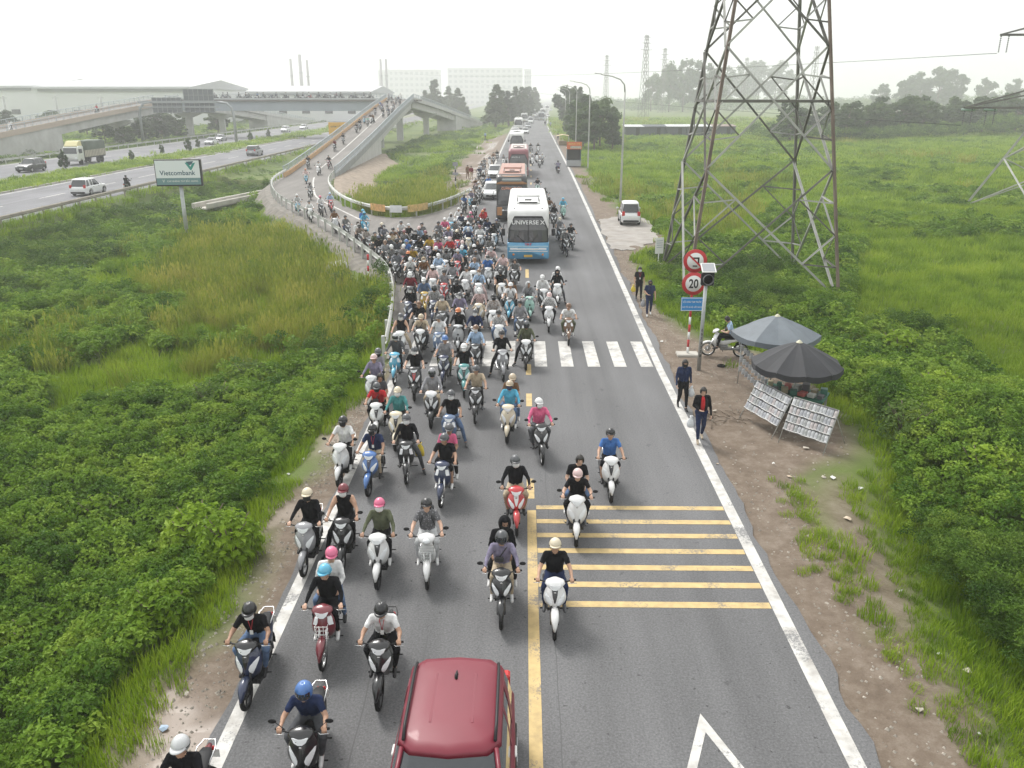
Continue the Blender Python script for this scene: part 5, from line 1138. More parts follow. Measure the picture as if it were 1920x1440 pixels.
# ------------------------------------------------------------------ the jam of motorcycles
# u v (top of the head in the photograph) | bike kind, colour, accent | top, sleeve | headgear:colour | mask | trousers | options
JAM = """
335 1388 Wm- ks cap:s - k fore,ride
572 1268 Skk ns full:b - G wshoe,mirR,lean
470 1120 Snk ks cap:k w d lan
609 1060 Wm- kl hard:c - k rack,pas=w/l/half:p/-/d
716 1120 Xkk ws cap:k - k lan,lean
1041 1014 Xwk ks half:i - n
941 998 Xkk vl full:G - e strap,mir,pas=k/l/hood:k/k/k
575 919 Sgg kl cap:i k k
643 911 Skk kv cap:m w k footr
711 938 Swk G2l cap:p w k wshoe
800 938 Cww gs half:k - s pack,mir,wshoe,print
967 857 Xrw kl cap:G w e short
1083 873 Sww ks half:P - k mir,lean,pas=k/s/none:k/-/d
1145 806 Sww bs half:k - k short
642 783 Sww ws cap:k k k mir
698 797 Xbn ns cap:k k e lan
762 779 Wkk kl half:G w G foot
833 814 Wnk ks half:G - k short,pas=p/s/half:G/-/k
845 734 Wdk ks cap:G w d foot
1012 749 Xkk pl half:w w G mir
955 716 Sii cl half:e n d mir,wshoe,pas=o/s/half:e/-/d
707 713 Xwk rs cap:G k k strap,pas=G/s/none:k/-/k
745 728 Sik tl half:i w k mir
810 693 Skw gl full:g k e mir
893 686 Xkk es half:G - k -
777 651 Xkr ks half:G w G -
700 666 Sss vl cap:P - G mir,pas=g/l/cap:G/k/k
742 626 Wck Gl full:s - k -
834 631 Xnk gs cap:b - G2 mir
870 646 Xtk ks half:w w G -
941 621 Wgk kl cap:k - k footr
892 611 Xkk ll cap:o w k footr
987 604 Skw G2l full:G k k mir,footr
1066 566 Wok ws cap:o - G2 wshoe
790 586 Skw es cap:e - G strap
827 591 Wdk ws half:G - l -
858 578 Vsk kl cap:O k k -
888 581 Wkk nl cap:G w k -
935 578 Sww ws cap:k - d -
975 564 Xkk gl cap:k - d foot
1030 546 Wwk wl cap:P w k -
992 529 VMM gl hood:s - g strap
1017 516 Skw wl half:w w G mir
1045 507 Sww kl hood:k k G mir,pas=w/l/half:w/-/k
957 531 Sck ws cap:w - G pack,pas=o/s/none:k/-/k
899 541 Sik Pl cap:w w e mir
925 553 Sww ol cap:k k k -
862 549 Sww vl cap:G w k -
829 554 Xkk el half:G w G -
769 538 Xnk kl half:G w k -
795 521 Wyk dl cap:w w G -
814 536 Wnk ks full:k - k -
769 511 Xkk ml cap:w w k -
785 566 Xkk ks cap:o - k -
751 589 Xwk kv cap:G w e -
831 506 Xrk gs cap:k - g -
813 498 Sww Pl half:w k g -
857 524 Skk kl half:k k k -
874 500 Sww wl cap:k - g -
898 506 Sww ll cap:o w P strap
945 475 Xkw Ps none:k - G -
963 482 Xkk ks none:k - k -
939 506 Xwk ks cap:k k e pas=w/s/half:G/-/k
912 479 Sss bs cap:k w G -
892 484 Sww ls cap:o - l strap
849 492 Xkk gl cap:k k k -
857 466 Xrk vs half:s - k strap
870 459 Xkk cl half:w w k -
892 469 Skk gl hood:g k k -
921 461 Xkk Pl half:g w G -
822 475 Sww ll half:w w G -
837 467 Sww kl half:k k k -
835 445 Xkk rl half:P w k -
855 431 Xrb kl half:i k n -
867 450 Sww nl half:P w k -
897 451 Xkk kl none:k - k -
885 458 Wkk Gl half:w k k -
916 444 Xkr kl half:k k m -
925 420 Sww kl hood:k k k footr
900 423 Sww wl cap:m - G -
881 417 Sww ll cap:w k l -
870 427 Sii nl half:s w k -
843 426 Sgg vl cap:O - G -
834 409 Xkk pl cap:w - k -
846 400 Wcw wl hood:w k k -
860 390 Sww wl half:w - g -
873 409 Xkk kl cap:w k k -
882 401 Xkk ks half:G - k pas=p/s/half:p/-/k
905 394 Xkk rl half:O - k pas=r/l/half:m/-/k
898 406 Skk kl none:k - G -
915 409 Xnk nl half:k - n -
928 411 Xkk Gl half:n - k -
663 419 Skk ol cap:k k k pas=w/l/none:k/w/k
683 396 Sck cl full:c - c pas=b/l/half:c/-/n
687 427 Xkk ol half:s k k -
703 436 Wkt G2l half:G - k -
721 422 Xkw nl cap:k w k pas=G/l/half:i/-/k
753 414 Xkk ws half:G - k -
763 432 Xtk kl cap:m - k -
746 436 Wkk el cap:k - k -
757 450 Skk bs half:b - n -
786 424 Xkk ll cap:P - G strap
790 419 Xsk kl half:k - k -
812 430 Xkk kl cap:G - k -
777 444 Xkk kl half:k k G -
796 442 Xvk yl half:k - k -
812 447 Xnk ps half:G - k -
810 460 Xkk kl half:w - k -
736 459 Wmk gl half:w w m -
747 472 Xkk ks cap:O k k -
770 482 Sgk ws half:w w k strap
796 483 Skk ol hood:e w k -
762 462 Xnk ys cap:k - k -
780 468 Xkk kl half:G k k -
822 415 Xkk gl half:k - G -
641 404 Xkk kl half:k - n -
676 441 Wkk kl cap:n k G -
697 452 Xkk nl half:o - k -
713 457 Skk kl half:w w k -
729 441 Xkk Gl cap:w - n -
737 428 Wkk ol half:k - G -
768 420 Skk kl half:s - k -
776 431 Xnk kl cap:k w n -
801 433 Xkk ks half:m - G -
743 448 Skk Gl full:k - k -
728 468 Xkk nl half:G k n -
852 412 Xkk kl half:s k G -
866 399 Xkk nl cap:k - k -
893 416 Skk kl half:n - k -
870 364 Xkk bs half:k k k -
883 356 Sck vl half:s - G -
889 371 Skw kl half:G - k -
899 348 Xkk wl hood:w - k -
892 333 Xmk ol cap:G - k -
894 344 Xkk kl half:k - k -
907 341 VMM wl half:w - G -
906 322 Xkk kl half:k - G -
916 330 Swk bl half:G - k -
903 302 Xnk kl half:k - k -
908 296 Xkk Gl half:G - n -
898 312 Xkk nl half:s - k -
909 310 Sww gl half:k - k -
925 286 Xkk ol half:k - k -
932 281 Xkk kl half:G - k -
918 291 Sww gl half:w - k -
944 290 Sww kl half:k - k -
1008 333 SMk kl half:k - k -
1056 371 VMM cl half:c - k -
1022 352 Xkk kl half:k k k -
1030 370 Xkk ol half:k k k -
1039 384 Skk kl hood:k k k -
1050 408 Skk gs cap:i w G -
1060 429 Xkk kl cap:k w k -
1071 419 Xkk ks half:k - k -
995 268 Xkk kl half:k - k -
1009 268 Swk kl half:k - k -
998 288 Sww gl half:w - k -
1006 284 Sww kl half:k - G -
1012 292 Skw Gl half:w - k -
1017 287 Xkk wl half:s - k -
"""
def words(s): return len(s.split())
USED = set()
def unique(cands):
    for s in cands:
        if s not in USED and words(s) <= 16: USED.add(s); return s
    s = next(c for c in cands[::-1] if words(c) <= 16); USED.add(s); return s
PLACE = [((-5.6, 5, 5.2, 14.5), 'near the red car'), ((-5.6, 14.5, 5.2, 21), 'by the yellow rumble bars'), ((-5.6, 21, 5.2, 28.8), 'ahead of the zebra crossing'), ((-5.6, 28.8, 5.2, 33.5), 'on the zebra crossing'),
         ((1.9, 33.5, 6.5, 46), 'in the open lane past the zebra crossing'), ((2.0, 46, 7, 78), 'passing the blue bus'), ((2., 78, 8, 190), 'beside the maroon bus'), ((-8, 33.5, -3.2, 46), 'at the curved guardrail'), ((-3.2, 33.5, 1.9, 42), 'just behind the zebra crossing'),
         ((-3.2, 42, 1.9, 60), 'in the crush before the blue bus'), ((-9, 46, -3.2, 66), 'in the crush at the junction mouth'), ((-40, 40, -9, 108), 'on the bend of the ramp'), ((-9, 66, 2, 95), 'beside the orange bus'), ((-12, 95, 2, 260), 'in the queue by the puddles')]
def place(x, y):
    for (a, b_, c_, d), s in PLACE:
        if a <= x < c_ and b_ <= y < d: return s
    return 'in the jam'
SLV = dict(l='long-sleeved top', s='short-sleeved top', v='sleeveless top')
def hname(hk, hc): return 'bare head' if hk == 'none' else '%s %s' % (CL[hc][0], {'half': 'helmet', 'cap': 'cap', 'full': 'full helmet', 'hard': 'brimmed helmet', 'hood': 'hood'}[hk])
def labels(kind, col, shirt, sl_, hk, hc, mask, legs, x, y, role='riding'):
    bt = '%s %s' % (CL[col][0], {'W': 'motorcycle', 'X': 'motorcycle', 'S': 'scooter', 'V': 'retro scooter', 'C': 'cub motorcycle'}[kind]); top = '%s %s' % (CL[shirt][0], SLV[sl_]); pl = place(x, y)
    mk = ' and %s mask' % CL[mask][0] if mask else ''
    pn = unique(['person in %s with %s on %s %s' % (top, hname(hk, hc), bt, pl), 'person in %s with %s%s on %s' % (top, hname(hk, hc), mk, bt), 'person in %s and %s trousers with %s %s' % (top, CL[legs][0], hname(hk, hc), pl),
                 'person in %s, %s trousers, %s%s on %s' % (top, CL[legs][0], hname(hk, hc), mk, bt)])
    bn = unique(['%s ridden by person in %s top with %s %s' % (bt, CL[shirt][0], hname(hk, hc), pl), '%s under person in %s with %s' % (bt, top, hname(hk, hc)), '%s carrying person in %s trousers and %s with %s' % (bt, CL[legs][0], CL[shirt][0], hname(hk, hc))])
    return pn, bn
rows = []
import re
for ln in JAM.strip().splitlines():
    q = ln.split(); u, v = float(q[0]), float(q[1]); bk = re.match(r'([WXSVC])(G2|.)(.*)', q[2]); kind, col, acc = bk.group(1), bk.group(2), bk.group(3) if bk.group(3) not in ('-', '') else 'k'
    shirt, sl_ = q[3][:-1], q[3][-1]; acc = random.choice('wsskk') if col == acc == 'w' else acc; hk, hc = q[4].split(':'); mask = None if q[5] == '-' else q[5]; legs = q[6]; opts = q[7].split(',') if len(q) > 7 else []
    p = gp(u, v, 1.63); rows.append(dict(x=p.x, y=p.y - .10, kind=kind, col=col, acc=acc, shirt=shirt, sl=sl_, hk=hk, hc=hc, mask=mask, legs=legs, o=opts, v=v))
for it in range(30):           # ease apart machines that would touch
    for i, a in enumerate(rows):
        for b_ in rows[i + 1:]:
            dx = b_['x'] - a['x']; dy = b_['y'] - a['y']; ox = .66 - abs(dx); oy = 1.62 - abs(dy)
            if ox > 0 and oy > 0:
                if ox / .66 < oy / 1.62 * 1.1: s = math.copysign(ox * .25, dx if dx else 1); a['x'] -= s; b_['x'] += s
                else: s = math.copysign(oy * .25, dy if dy else 1); a['y'] -= s; b_['y'] += s
    for a in rows:             # nobody inside the buses or the guardrail
        for bx0, bx1, by0, by1 in ((-1.35, 1.95, 47.9, 64.0), (-1.75, 1.55, 66, 81), (-1.4, 1.6, 105, 119), (-4.43, -1.83, 80.0, 86.2), (-4.89, -2.29, 102.2, 108.8)):
            if bx0 < a['x'] < bx1 and by0 < a['y'] < by1:
                if a['x'] < (bx0 + bx1) / 2: a['x'] = bx0
                else: a['x'] = bx1
        if a['y'] < 66 and a['y'] > 30 : a['x'] = max(a['x'], float(np.interp(a['y'], [p[1] for p in OUTS], [p[0] for p in OUTS])) + .55)
def put_rider(r, z=0., heading=R(-90), pitch=0., jit=True):
    far = math.hypot(r['x'], r['y']) > 75; x, y = r['x'], r['y']; o = r['o']
    hd = heading + (random.gauss(0, .085 if r['y'] > 34 else .05) if jit else 0)
    pn, bn = labels(r['kind'], r['col'], r['shirt'], r['sl'], r['hk'], r['hc'], r['mask'], r['legs'], x, y)
    b_ = bike(r['kind'], r['col'], (x, y, z), hd, bn, r['acc'], group='motorcycles in the jam', mirrors=('mir' in o or 'mirR' in o or (far is False and random.random() < .25)), simple=far, pitch=pitch, rack='rack' in o, cover=r['acc'] if r['kind'] == 'S' and r['acc'] != r['col'] and r['col'] not in 'wi' else None, rim='alloy' if random.random() < .3 else None)
    pose = next((k for k in ('foot', 'footr', 'lean', 'ride') if k in o), None) or random.choice(['ride', 'ride2', 'ride3', 'lean', 'foot' if r['y'] > 30 else 'ride', 'ride'])
    p = person(pose, r['shirt'], r['sl'], r['legs'], 'w' if 'wshoe' in o else random.choice('kkGw'), (r['hk'], r['hc']), r['mask'], [e for e in ('lan', 'strap', 'pack') if e in o], pn, 'riders in the jam', shorts='short' in o, longhair=('hood' != r['hk'] and r['shirt'] in 'pP' and random.random() < .6), fore='w' if 'fore' in o else None, print_='print' in o, far=r['y'] > 30)
    p.location = (x, y, z); p.rotation_euler = (0, -pitch, hd)
    for e in o:
        if e.startswith('pas='):
            sh, sl_, hh, mk, lg = e[4:].split('/'); hk, hc = hh.split(':')
            lab = unique(['passenger in %s %s with %s behind rider in %s %s' % (CL[sh][0], SLV[sl_], hname(hk, hc), CL[r['shirt']][0], 'top'), 'passenger in %s %s with %s %s' % (CL[sh][0], SLV[sl_], hname(hk, hc), place(x, y))])
            q = person('pillion', sh, sl_, lg, random.choice('wk'), (hk, hc), None if mk == '-' else mk, (), lab, 'passengers in the jam', longhair=(sh in 'wpP' and hk == 'none')); q.location = (x, y, z); q.rotation_euler = (0, -pitch, hd)
for r in rows: 
    hd = R(-90)
    if r['x'] < -7 and r['y'] > 40: hd = R(-62)
    put_rider(r, 0., hd)
# riders on the ramp, facing down towards the junction
RAMP = """
577 292 Xkk kl half:k - k
616 292 Xmk kl cap:k - k
597 303 Sww wl half:k - G
573 317 Sck Pl half:O - e
581 343 Xkk kl half:k k k
557 365 Sck wl half:w - g
580 377 Sww wl cap:G - k
601 368 Xkk wl half:p - G
619 362 Xrk ll half:l - k
627 394 Sss ol half:k - k
627 262 Xkk ms half:o - k
643 250 Xkk kl half:k - k
683 215 Sck Gl half:O - g
689 219 Xkk Ml half:g - k
694 204 Sww kl half:G - k
707 196 Xkk kl half:o - k
716 191 Xnk vl half:k - k
720 199 Xkk kl half:k - k
728 198 Skk nl half:G - k
734 188 Xkk ol half:k - k
729 179 Xkk kl half:n - k
718 174 Xkk vl half:v - k
744 173 Sww wl half:w - k
747 186 Xkk Gl half:k - k
712 188 Xkk bl half:g - k
723 186 Skk kl half:w - n
737 181 Xkk gl half:m - k
725 193 Xkk kl half:s - G
733 194 Skk wl half:k - k
741 179 Xkk nl half:G - k
702 207 Xkk kl half:k - n
711 203 Xkk ol half:n - k
668 230 Xkk kl half:G - k
"""
PLACE.insert(0, ((-40, 104, -20, 230), 'coming down the overpass ramp'))
for ln in RAMP.strip().splitlines():
    q = ln.split(); u, v = float(q[0]), float(q[1]); kind, col, acc = q[2][0], q[2][1], q[2][2]; hk, hc = q[4].split(':')
    z = 0.
    for _ in range(40):
        p = gp(u, min(v, HZ + 60 * 99) if True else v, z + 1.6) if (CAM_H - z - 1.6) > .3 else Vector((-30, 200, 0)); 
        if p.y < 0 or p.y > 205: p = Vector((-30, 200, 0)); 
        zt = NEAR(p.y)[1] if p.y > 104 else 0.; z += (zt - z) * .35
    if v < 200: y_ = 168 + (200 - v) * 1.35; cxx = NEAR(y_)[0]; z = NEAR(y_)[1]; x_ = cxx + max(-2.3, min(2.3, (u - (np.interp(v, [172, 200], [742, 712]))) * .13)); p = Vector((x_, y_, z))
    sl_ = (NEAR(p.y + 1)[1] - NEAR(p.y - 1)[1]) / 2 if p.y > 105 else 0.
    if p.y > 104: c0 = NEAR(p.y)[0]; p.x = min(c0 + 2.2, max(c0 - 2.2, p.x))
    put_rider(dict(x=p.x, y=p.y - .1, kind=kind, col=col, acc=acc, shirt=q[3][:-1], sl=q[3][-1], hk=hk, hc=hc, mask=None if q[5] == '-' else q[5], legs=q[6], o=[], v=v), z + .004, R(-90 + (14 if p.y < 100 else 2)), -math.atan(sl_))
# riders crossing the bridge deck, seen side on
PLACE.insert(0, ((-84, 200, -33, 220), 'crossing the bridge deck'))
xs_b = [-36.5, -38.2, -41.5, -43.4, -45.0, -47.8, -51, -54.2, -57.5, -58.8, -62.3, -64.2, -65.6, -68.2, -72.5, -75.8, -77.4, -80.5, -40, -46.4, -49.6, -52.4, -60.5, -67, -70.6, -74]
cols = 'kknGmkwkgnkbkkGkokGwnkvokg'
for i, x_ in enumerate(xs_b):
    k = 'XSXWXSXXSW'[i % 10]; put_rider(dict(x=x_, y=207.2 + (i % 3) * 1.5, kind=k, col='kwnkgkrkks'[i % 10], acc='k', shirt=cols[i], sl='l', hk='half', hc='kGwknskkoG'[i % 10], mask=None, legs='kGnk'[i % 4], o=[], v=190), DZ + .03, R(0) if i % 4 else R(180), 0.)
# riders on the far ramp and one leaving along the main road, one on the expressway
PLACE.insert(0, ((-90, 100, -82, 206), 'climbing the far ramp')); PLACE.insert(0, ((-46, 60, -40, 120), 'on the expressway shoulder')); PLACE.insert(0, ((4.4, 110, 8, 160), 'leaving along the right edge line'))
for y_, x_, c_ in ((140, -83.8, 'w'), (171, -84.5, 'r')):
    put_rider(dict(x=x_, y=y_, kind='S', col='w' if c_ == 'w' else 'k', acc='k', shirt=c_, sl='l', hk='half', hc='k' if c_ == 'w' else 'm', mask=None, legs='k', o=[], v=220), FARN(y_)[1], R(-90), -math.atan(.05))
put_rider(dict(x=-42.0, y=89, kind='S', col='k', acc='k', shirt='k', sl='l', hk='half', hc='k', mask=None, legs='k', o=[], v=350), -.008, R(90))
p = gp(1046, 326); put_rider(dict(x=p.x, y=p.y + .6, kind='X', col='k', acc='k', shirt='v', sl='l', hk='half', hc='k', mask=None, legs='n', o=[], v=320), 0, R(90))
p = gp(1032, 238); PLACE.insert(0, ((4, 200, 14, 320), 'far along the right edge line')); put_rider(dict(x=p.x, y=p.y, kind='X', col='k', acc='k', shirt='l', sl='l', hk='half', hc='k', mask=None, legs='n', o=[], v=238), 0, R(-90))
# ------------------------------------------------------------------ people on foot
def walker(pose, u, v, heading, label, **k):
    p = gp(u, v); o = person(pose, label=label, **k); o.location = (p.x, p.y, max(0., 0) if p.x < rr(p.y) + .4 else gz(p.x, p.y) + .0); o.rotation_euler = (0, 0, heading); return o
def bag(loc, m, label, s=1.):
    mb = MB(); secs = []
    for z, r_ in ((0, .05), (-.06, .035), (-.13, .085), (-.24, .115), (-.33, .10), (-.36, .05)): secs.append([(r_ * s * math.cos(a) * (1 + .18 * math.sin(3 * a + z * 9)), r_ * s * .75 * math.sin(a) * (1 + .15 * math.cos(2 * a)), z * s) for a in np.linspace(0, 2 * math.pi, 13)[:-1]])
    mb.loft(secs); o = mb.build('plastic_bag', m, None, loc); tag(o, label, 'bag'); return o
wbag = mat('thin_plastic', (.62, .64, .66), .35, var=.15, vs_=15, bump=.6, bs=30); ybag = mat('yellow_plastic', (.65, .50, .04), .4, bump=.5, bs=30)
ped = [('walk2', 1311, 826, R(-92), 'person in dark green jacket and red shirt carrying a clear bag along the edge line', dict(shirt='k', sleeve='l', legs='n', shoe='e', helm=('none', 'k'), mask=None)),
       ('walk', 1278, 766, R(-88), 'person with ponytail in navy jacket and black trousers on the edge line', dict(shirt='n', sleeve='l', legs='k', shoe='k', helm=('none', 'k'), mask='k', longhair=True)),
       ('walk', 1197, 561, R(-90), 'person all in black with white mask walking on the verge with a yellow bag', dict(shirt='k', sleeve='s', legs='k', shoe='k', helm=('none', 'k'), mask='w', extra=['lan'])),
       ('walk2', 1216, 590, R(-94), 'person in navy dungarees and white collar walking on the dirt verge', dict(shirt='n', sleeve='s', legs='n', shoe='w', helm=('none', 'k'), mask='k', longhair=True)),
       ('walk', 1046, 263, R(95), 'person in dark clothes standing far off beside the road by the junction', dict(shirt='G', sleeve='l', legs='G', helm=('none', 'k'))),
       ('walk', 1022, 236, R(-90), 'person in black walking on the far road near the centre', dict(shirt='k', sleeve='l', legs='k', helm=('none', 'k'))),
       ('walk', 877, 336, R(-70), 'person in brown standing by the puddles left of the jam', dict(shirt='o', sleeve='l', legs='o', helm=('none', 'k'))),
       ('walk2', 884, 338, R(-100), 'person in maroon with bare head by the puddles left of the jam', dict(shirt='m', sleeve='l', legs='e', helm=('none', 'k'))),
       ('walk', 910, 262, R(-90), 'person in light clothes beside the grassy patch left of the road', dict(shirt='l', sleeve='l', legs='G', helm=('none', 'k')))]
for pose, u, v, hdg, lab, kw in ped: walker(pose, u, v, hdg, lab, **kw)
# red shirt front of the first walker
B_ = BODY['walk2']; mb = MB(); ch_ = B_['chest']; mb.loft([[(ch_.x + x_, y_, ch_.z + z_) for y_ in (-w_, 0, w_)] + [(ch_.x + x_ - .02, y_, ch_.z + z_) for y_ in (w_, 0, -w_)] for x_, z_, w_ in ((.06, .16, .03), (.118, .08, .05), (.125, -.08, .06), (.115, -.26, .05))]); sf = mb.build('red_shirt', cloth('r')); sf.parent = [o_ for o_ in COL.objects if o_.get('label', '').startswith('person in dark green jacket')][0]
p = gp(1311, 826); bag((p.x - .28, p.y - .02, .78), wbag, 'clear plastic bag hanging from the hand of the person in dark green jacket'); p = gp(1278, 766); bag((p.x + .27, p.y - .0, .77), wbag, 'white plastic bag held by the person with ponytail')
p = gp(1197, 561); bag((p.x - .27, p.y, gz(p.x, p.y) + .77), ybag, 'yellow plastic bag held by the person all in black'); p = gp(1216, 590); bag((p.x - .27, p.y, gz(p.x, p.y) + .77), mat('grey_plastic', (.3, .3, .32), .4), 'grey plastic bag held by the person in navy dungarees')
p = gp(762, 779, 1.63); bag((p.x + .30, p.y + .15, .80), ybag, 'yellow shopping bag hung on the black motorcycle of the person in black jacket', 1.1)
# ------------------------------------------------------------------ cars, van, truck (forward = +X)
def rrect(x, w, z0, z1, r, n=4):
    """rounded rectangle section in the YZ plane"""
    pts = []
    for cy_, cz_, a0 in ((w - r, z1 - r, 0), (-w + r, z1 - r, 90), (-w + r, z0 + r, 180), (w - r, z0 + r, 270)):
        for i in range(n + 1): a = R(a0 + 90 * i / n); pts.append((x, cy_ + r * math.cos(a), cz_ + r * math.sin(a)))
    return pts
def carpaint(name, c): return mat('car_paint_' + name, c, .32, metal=.1, coat=.4, var=.03, vs_=2)
def car(loc, heading, label, pm, L=4.4, W=1.8, Hh=1.5, style='sedan', simple=False, group=None, name='car', cat='car', rails=False, rear_plate=None, pitch=0.):
    root = thing(name, loc, heading, label, cat, group); w = W / 2; l = L / 2; belt = Hh * .60 if style != 'van' else Hh * .56; gnd = .2
    hood = dict(sedan=belt - .06, suv=belt + .0, mpv=belt - .03, van=belt - .10)[style]
    fr0 = dict(sedan=.78, suv=.88, mpv=1.05, van=1.30)[style]; fr1 = dict(sedan=.10, suv=.22, mpv=.05 if rails else .25, van=.62)[style]         # windscreen base and top (x)
    rr0 = dict(sedan=-1.62, suv=-2.05, mpv=-2.05, van=-1.70)[style] * L / 4.4; rr1 = dict(sedan=-.95, suv=-1.70, mpv=-1.75, van=-1.62)[style] * L / 4.4; tail = dict(sedan=belt - .05, suv=belt, mpv=belt, van=belt)[style]
    secs = [rrect(x, w * k, gnd + a, z, rad) for x, k, a, z, rad in ((-l, .80, .14, tail - .25, .10), (-l + .06, .90, .05, tail - .10, .14), (-l + .3, .97, .0, tail, .16), (-l * .45, 1., 0, belt, .15), (l * .15, 1., 0, belt, .15), (fr0 + .05, .985, 0, hood + .02, .15), (l - .45, .95, 0, hood - .09, .16), (l - .12, .88, .04, hood - .20, .14), (l, .72, .12, hood - .34, .10))]
    mb = MB(); mb.loft(secs, smooth=True); body = mb.build('body', pm, root)
    def layer(x0, x1, hw, z, r=.18): 
        return [(x1 - r, hw, z), (x1, hw - r, z), (x1 + .06, 0, z), (x1, -hw + r, z), (x1 - r, -hw, z), ((x0 + x1) / 2, -hw - .01, z), (x0 + r, -hw, z), (x0, -hw + r, z), (x0 - .05, 0, z), (x0, hw - r, z), (x0 + r, hw, z), ((x0 + x1) / 2, hw + .01, z)]
    zt = Hh - .10
    mb = MB(); mb.loft([layer(rr0, fr0, w * .93, belt - .06), layer(rr1 + (rr0 - rr1) * .35, fr1 + (fr0 - fr1) * .35, w * .86, belt + (zt - belt) * .6), layer(rr1, fr1, w * .79, zt)], smooth=False); mb.build('window_glass', MAT['glass'], root)
    mb = MB(); mb.loft([layer(rr1 - .05, fr1 + .02, w * .80, zt - .015), layer(rr1 - .02, fr1 - .02, w * .775, zt + .045), layer(rr1 + .10, fr1 - .16, w * .68, Hh - .015), layer(rr1 + .4, fr1 - .5, w * .4, Hh)], smooth=True); roof = mb.build('roof', pm, root)
    if rails:
        for s in (1, -1):
            mb = MB(); mb.tube([(rr1 + .12, s * w * .70, Hh - .01), (rr1 + .3, s * w * .71, Hh + .035), (fr1 - .4, s * w * .71, Hh + .03), (fr1 - .15, s * w * .70, Hh - .02)], .022, 6); mb.build('roof_rail', MAT['black'], roof)
        mb = MB(); mb.loft([[(x, y * k, Hh - .01 + h * k2) for y, k2 in ((-.035, 0), (0, 1), (.035, 0))] for x, k, h in ((rr1 + .28, .2, .01), (rr1 + .38, 1., .05), (rr1 + .47, .8, .075), (rr1 + .50, .3, .02))]); mb.build('antenna', MAT['black'], roof)
        for s in (1, -1):
            mb = MB(); mb.box(((rr1 + fr1) / 2 - .05, s * w * .33, Hh - .004), ((fr1 - rr1) * .55, .035, .010), .003); mb.build('roof_rib', pm, roof)
    for s in (1, -1):
        for (x0, x1) in ((fr0, fr1), (rr0, rr1)):
            k1 = 1 if x0 > 0 else -1; a_, b_, c_ = Vector((x0 - .10 * k1, s * (w * .93 - .06), belt - .06)), Vector((x1 + (x0 - x1) * .35 - .10 * k1, s * (w * .86 - .06), belt + (zt - belt) * .6)), Vector((x1 - .10 * k1, s * (w * .79 - .06), zt + .01)); mb = MB(); mb.tube([a_, b_, c_], .032, 6); mb.build('pillar', pm, root)
        for xm_, hw_ in (((fr1 + rr1) / 2 + .05, .05),) + (((rr1 + .45, .09),) if style != 'sedan' else ()):
            mb = MB(); mb.loft([[(xm_ - hw_, s * (q_ + .012), z_), (xm_ + hw_, s * (q_ + .012), z_), (xm_ + hw_, s * (q_ - .02), z_), (xm_ - hw_, s * (q_ - .02), z_)] for q_, z_ in ((w * .93, belt - .05), (w * .86, belt + (zt - belt) * .6), (w * .79, zt + .01))], smooth=False); mb.build('pillar', pm, root)
    for x in (-l * .60, l * .62):
        for s in (1, -1):
            X = Matrix.Translation((x, s * (w - .10), .32)) @ Matrix.Rotation(R(90), 4, 'X')
            mb = MB(); mb.lathe([(.16, -.10), (.29, -.10), (.325, -.07), (.325, .07), (.29, .10), (.16, .10)], 18, X); wh = mb.build('wheel', MAT['rubber'], root)
            mb = MB(); mb.lathe([(0, -.105), (.20, -.105), (.21, -.06), (.21, .06), (.20, .105), (0, .105)], 14, X)
            for i in range(5): a = 2 * math.pi * i / 5; mb.bar(X @ Vector((.03 * math.cos(a), .03 * math.sin(a), -s * .11)), X @ Vector((.20 * math.cos(a), .20 * math.sin(a), -s * .11)), .04, .02)
            mb.build('rim', MAT['alloy'], wh)
            mb = MB(); mb.lathe([(.345, -.02), (.39, -.02), (.39, .015), (.345, .015)], 12, Matrix.Translation((x, s * (w - .005), .33)) @ Matrix.Rotation(R(90), 4, 'X'), a0=0., a1=math.pi); mb.build('wheel_arch', MAT['black'], root)
    for s in (1, -1):
        mb = MB(); mb.box((l - .16, s * w * .66, hood - .27), (.22, .34, .13), .04); mb.build('headlight', MAT['lamp'], root)
        mb = MB(); mb.box((-l + .10, s * w * .76, tail - .12 if style == 'sedan' else tail - .05), (.18, .22, .16 if style == 'sedan' else .34), .03); mb.build('tail_light', MAT['red'], root)
        mb = MB(); mb.box((fr0 - .25, s * (w + .09), belt + .07), (.14, .20, .13), .04); mb.build('mirror', pm, root)
        if not simple:
            for x in (-.75, .30): mb = MB(); mb.box((x, s * (w + .003), belt - .13), (.20, .04, .05), .015); mb.build('door_handle', MAT['white'] if rails else MAT['chrome'], root)
    mb = MB(); mb.box((l - .03, 0, .42), (.12, W * .62, .20), .04); mb.build('grille', MAT['black'], root)
    mb = MB(); mb.box((-l + .02, 0, .36), (.14, W * .78, .16), .04); mb.build('bumper', MAT['black'], root)
    for x in (l + .02, -l - .01): mb = MB(); mb.box((x, 0, .50 if x > 0 else .68), (.02, .46, .12)); mb.build('number_plate', MAT['white'], root)
    return root
PW = carpaint('white', (.68, .69, .69)); PR_ = mat('car_paint_dark_red', (.155, .009, .024), .48, coat=.10, var=.04, vs_=2); PK = carpaint('charcoal', (.02, .024, .028)); PS = carpaint('silver', (.32, .33, .35)); PB = carpaint('grey_blue', (.12, .16, .20))
yr = gp(868, 1203, 1.66).y; xcar = gp(838, 1420, 1.66).x
car((xcar, yr - 2.12, 0), R(-90), 'dark red people carrier with black roof rails driving beside the yellow centre line', PR_, 4.4, 1.70, 1.66, 'mpv', rails=True)
def onroad(u, v): p = gp(u, v); return (p.x, p.y)
x, y = onroad(927, 335); car((x, y + 2.3, 0), R(-90), 'white saloon car in the queue left of the maroon bus', PW, 4.4, 1.75, 1.46, 'sedan', True)
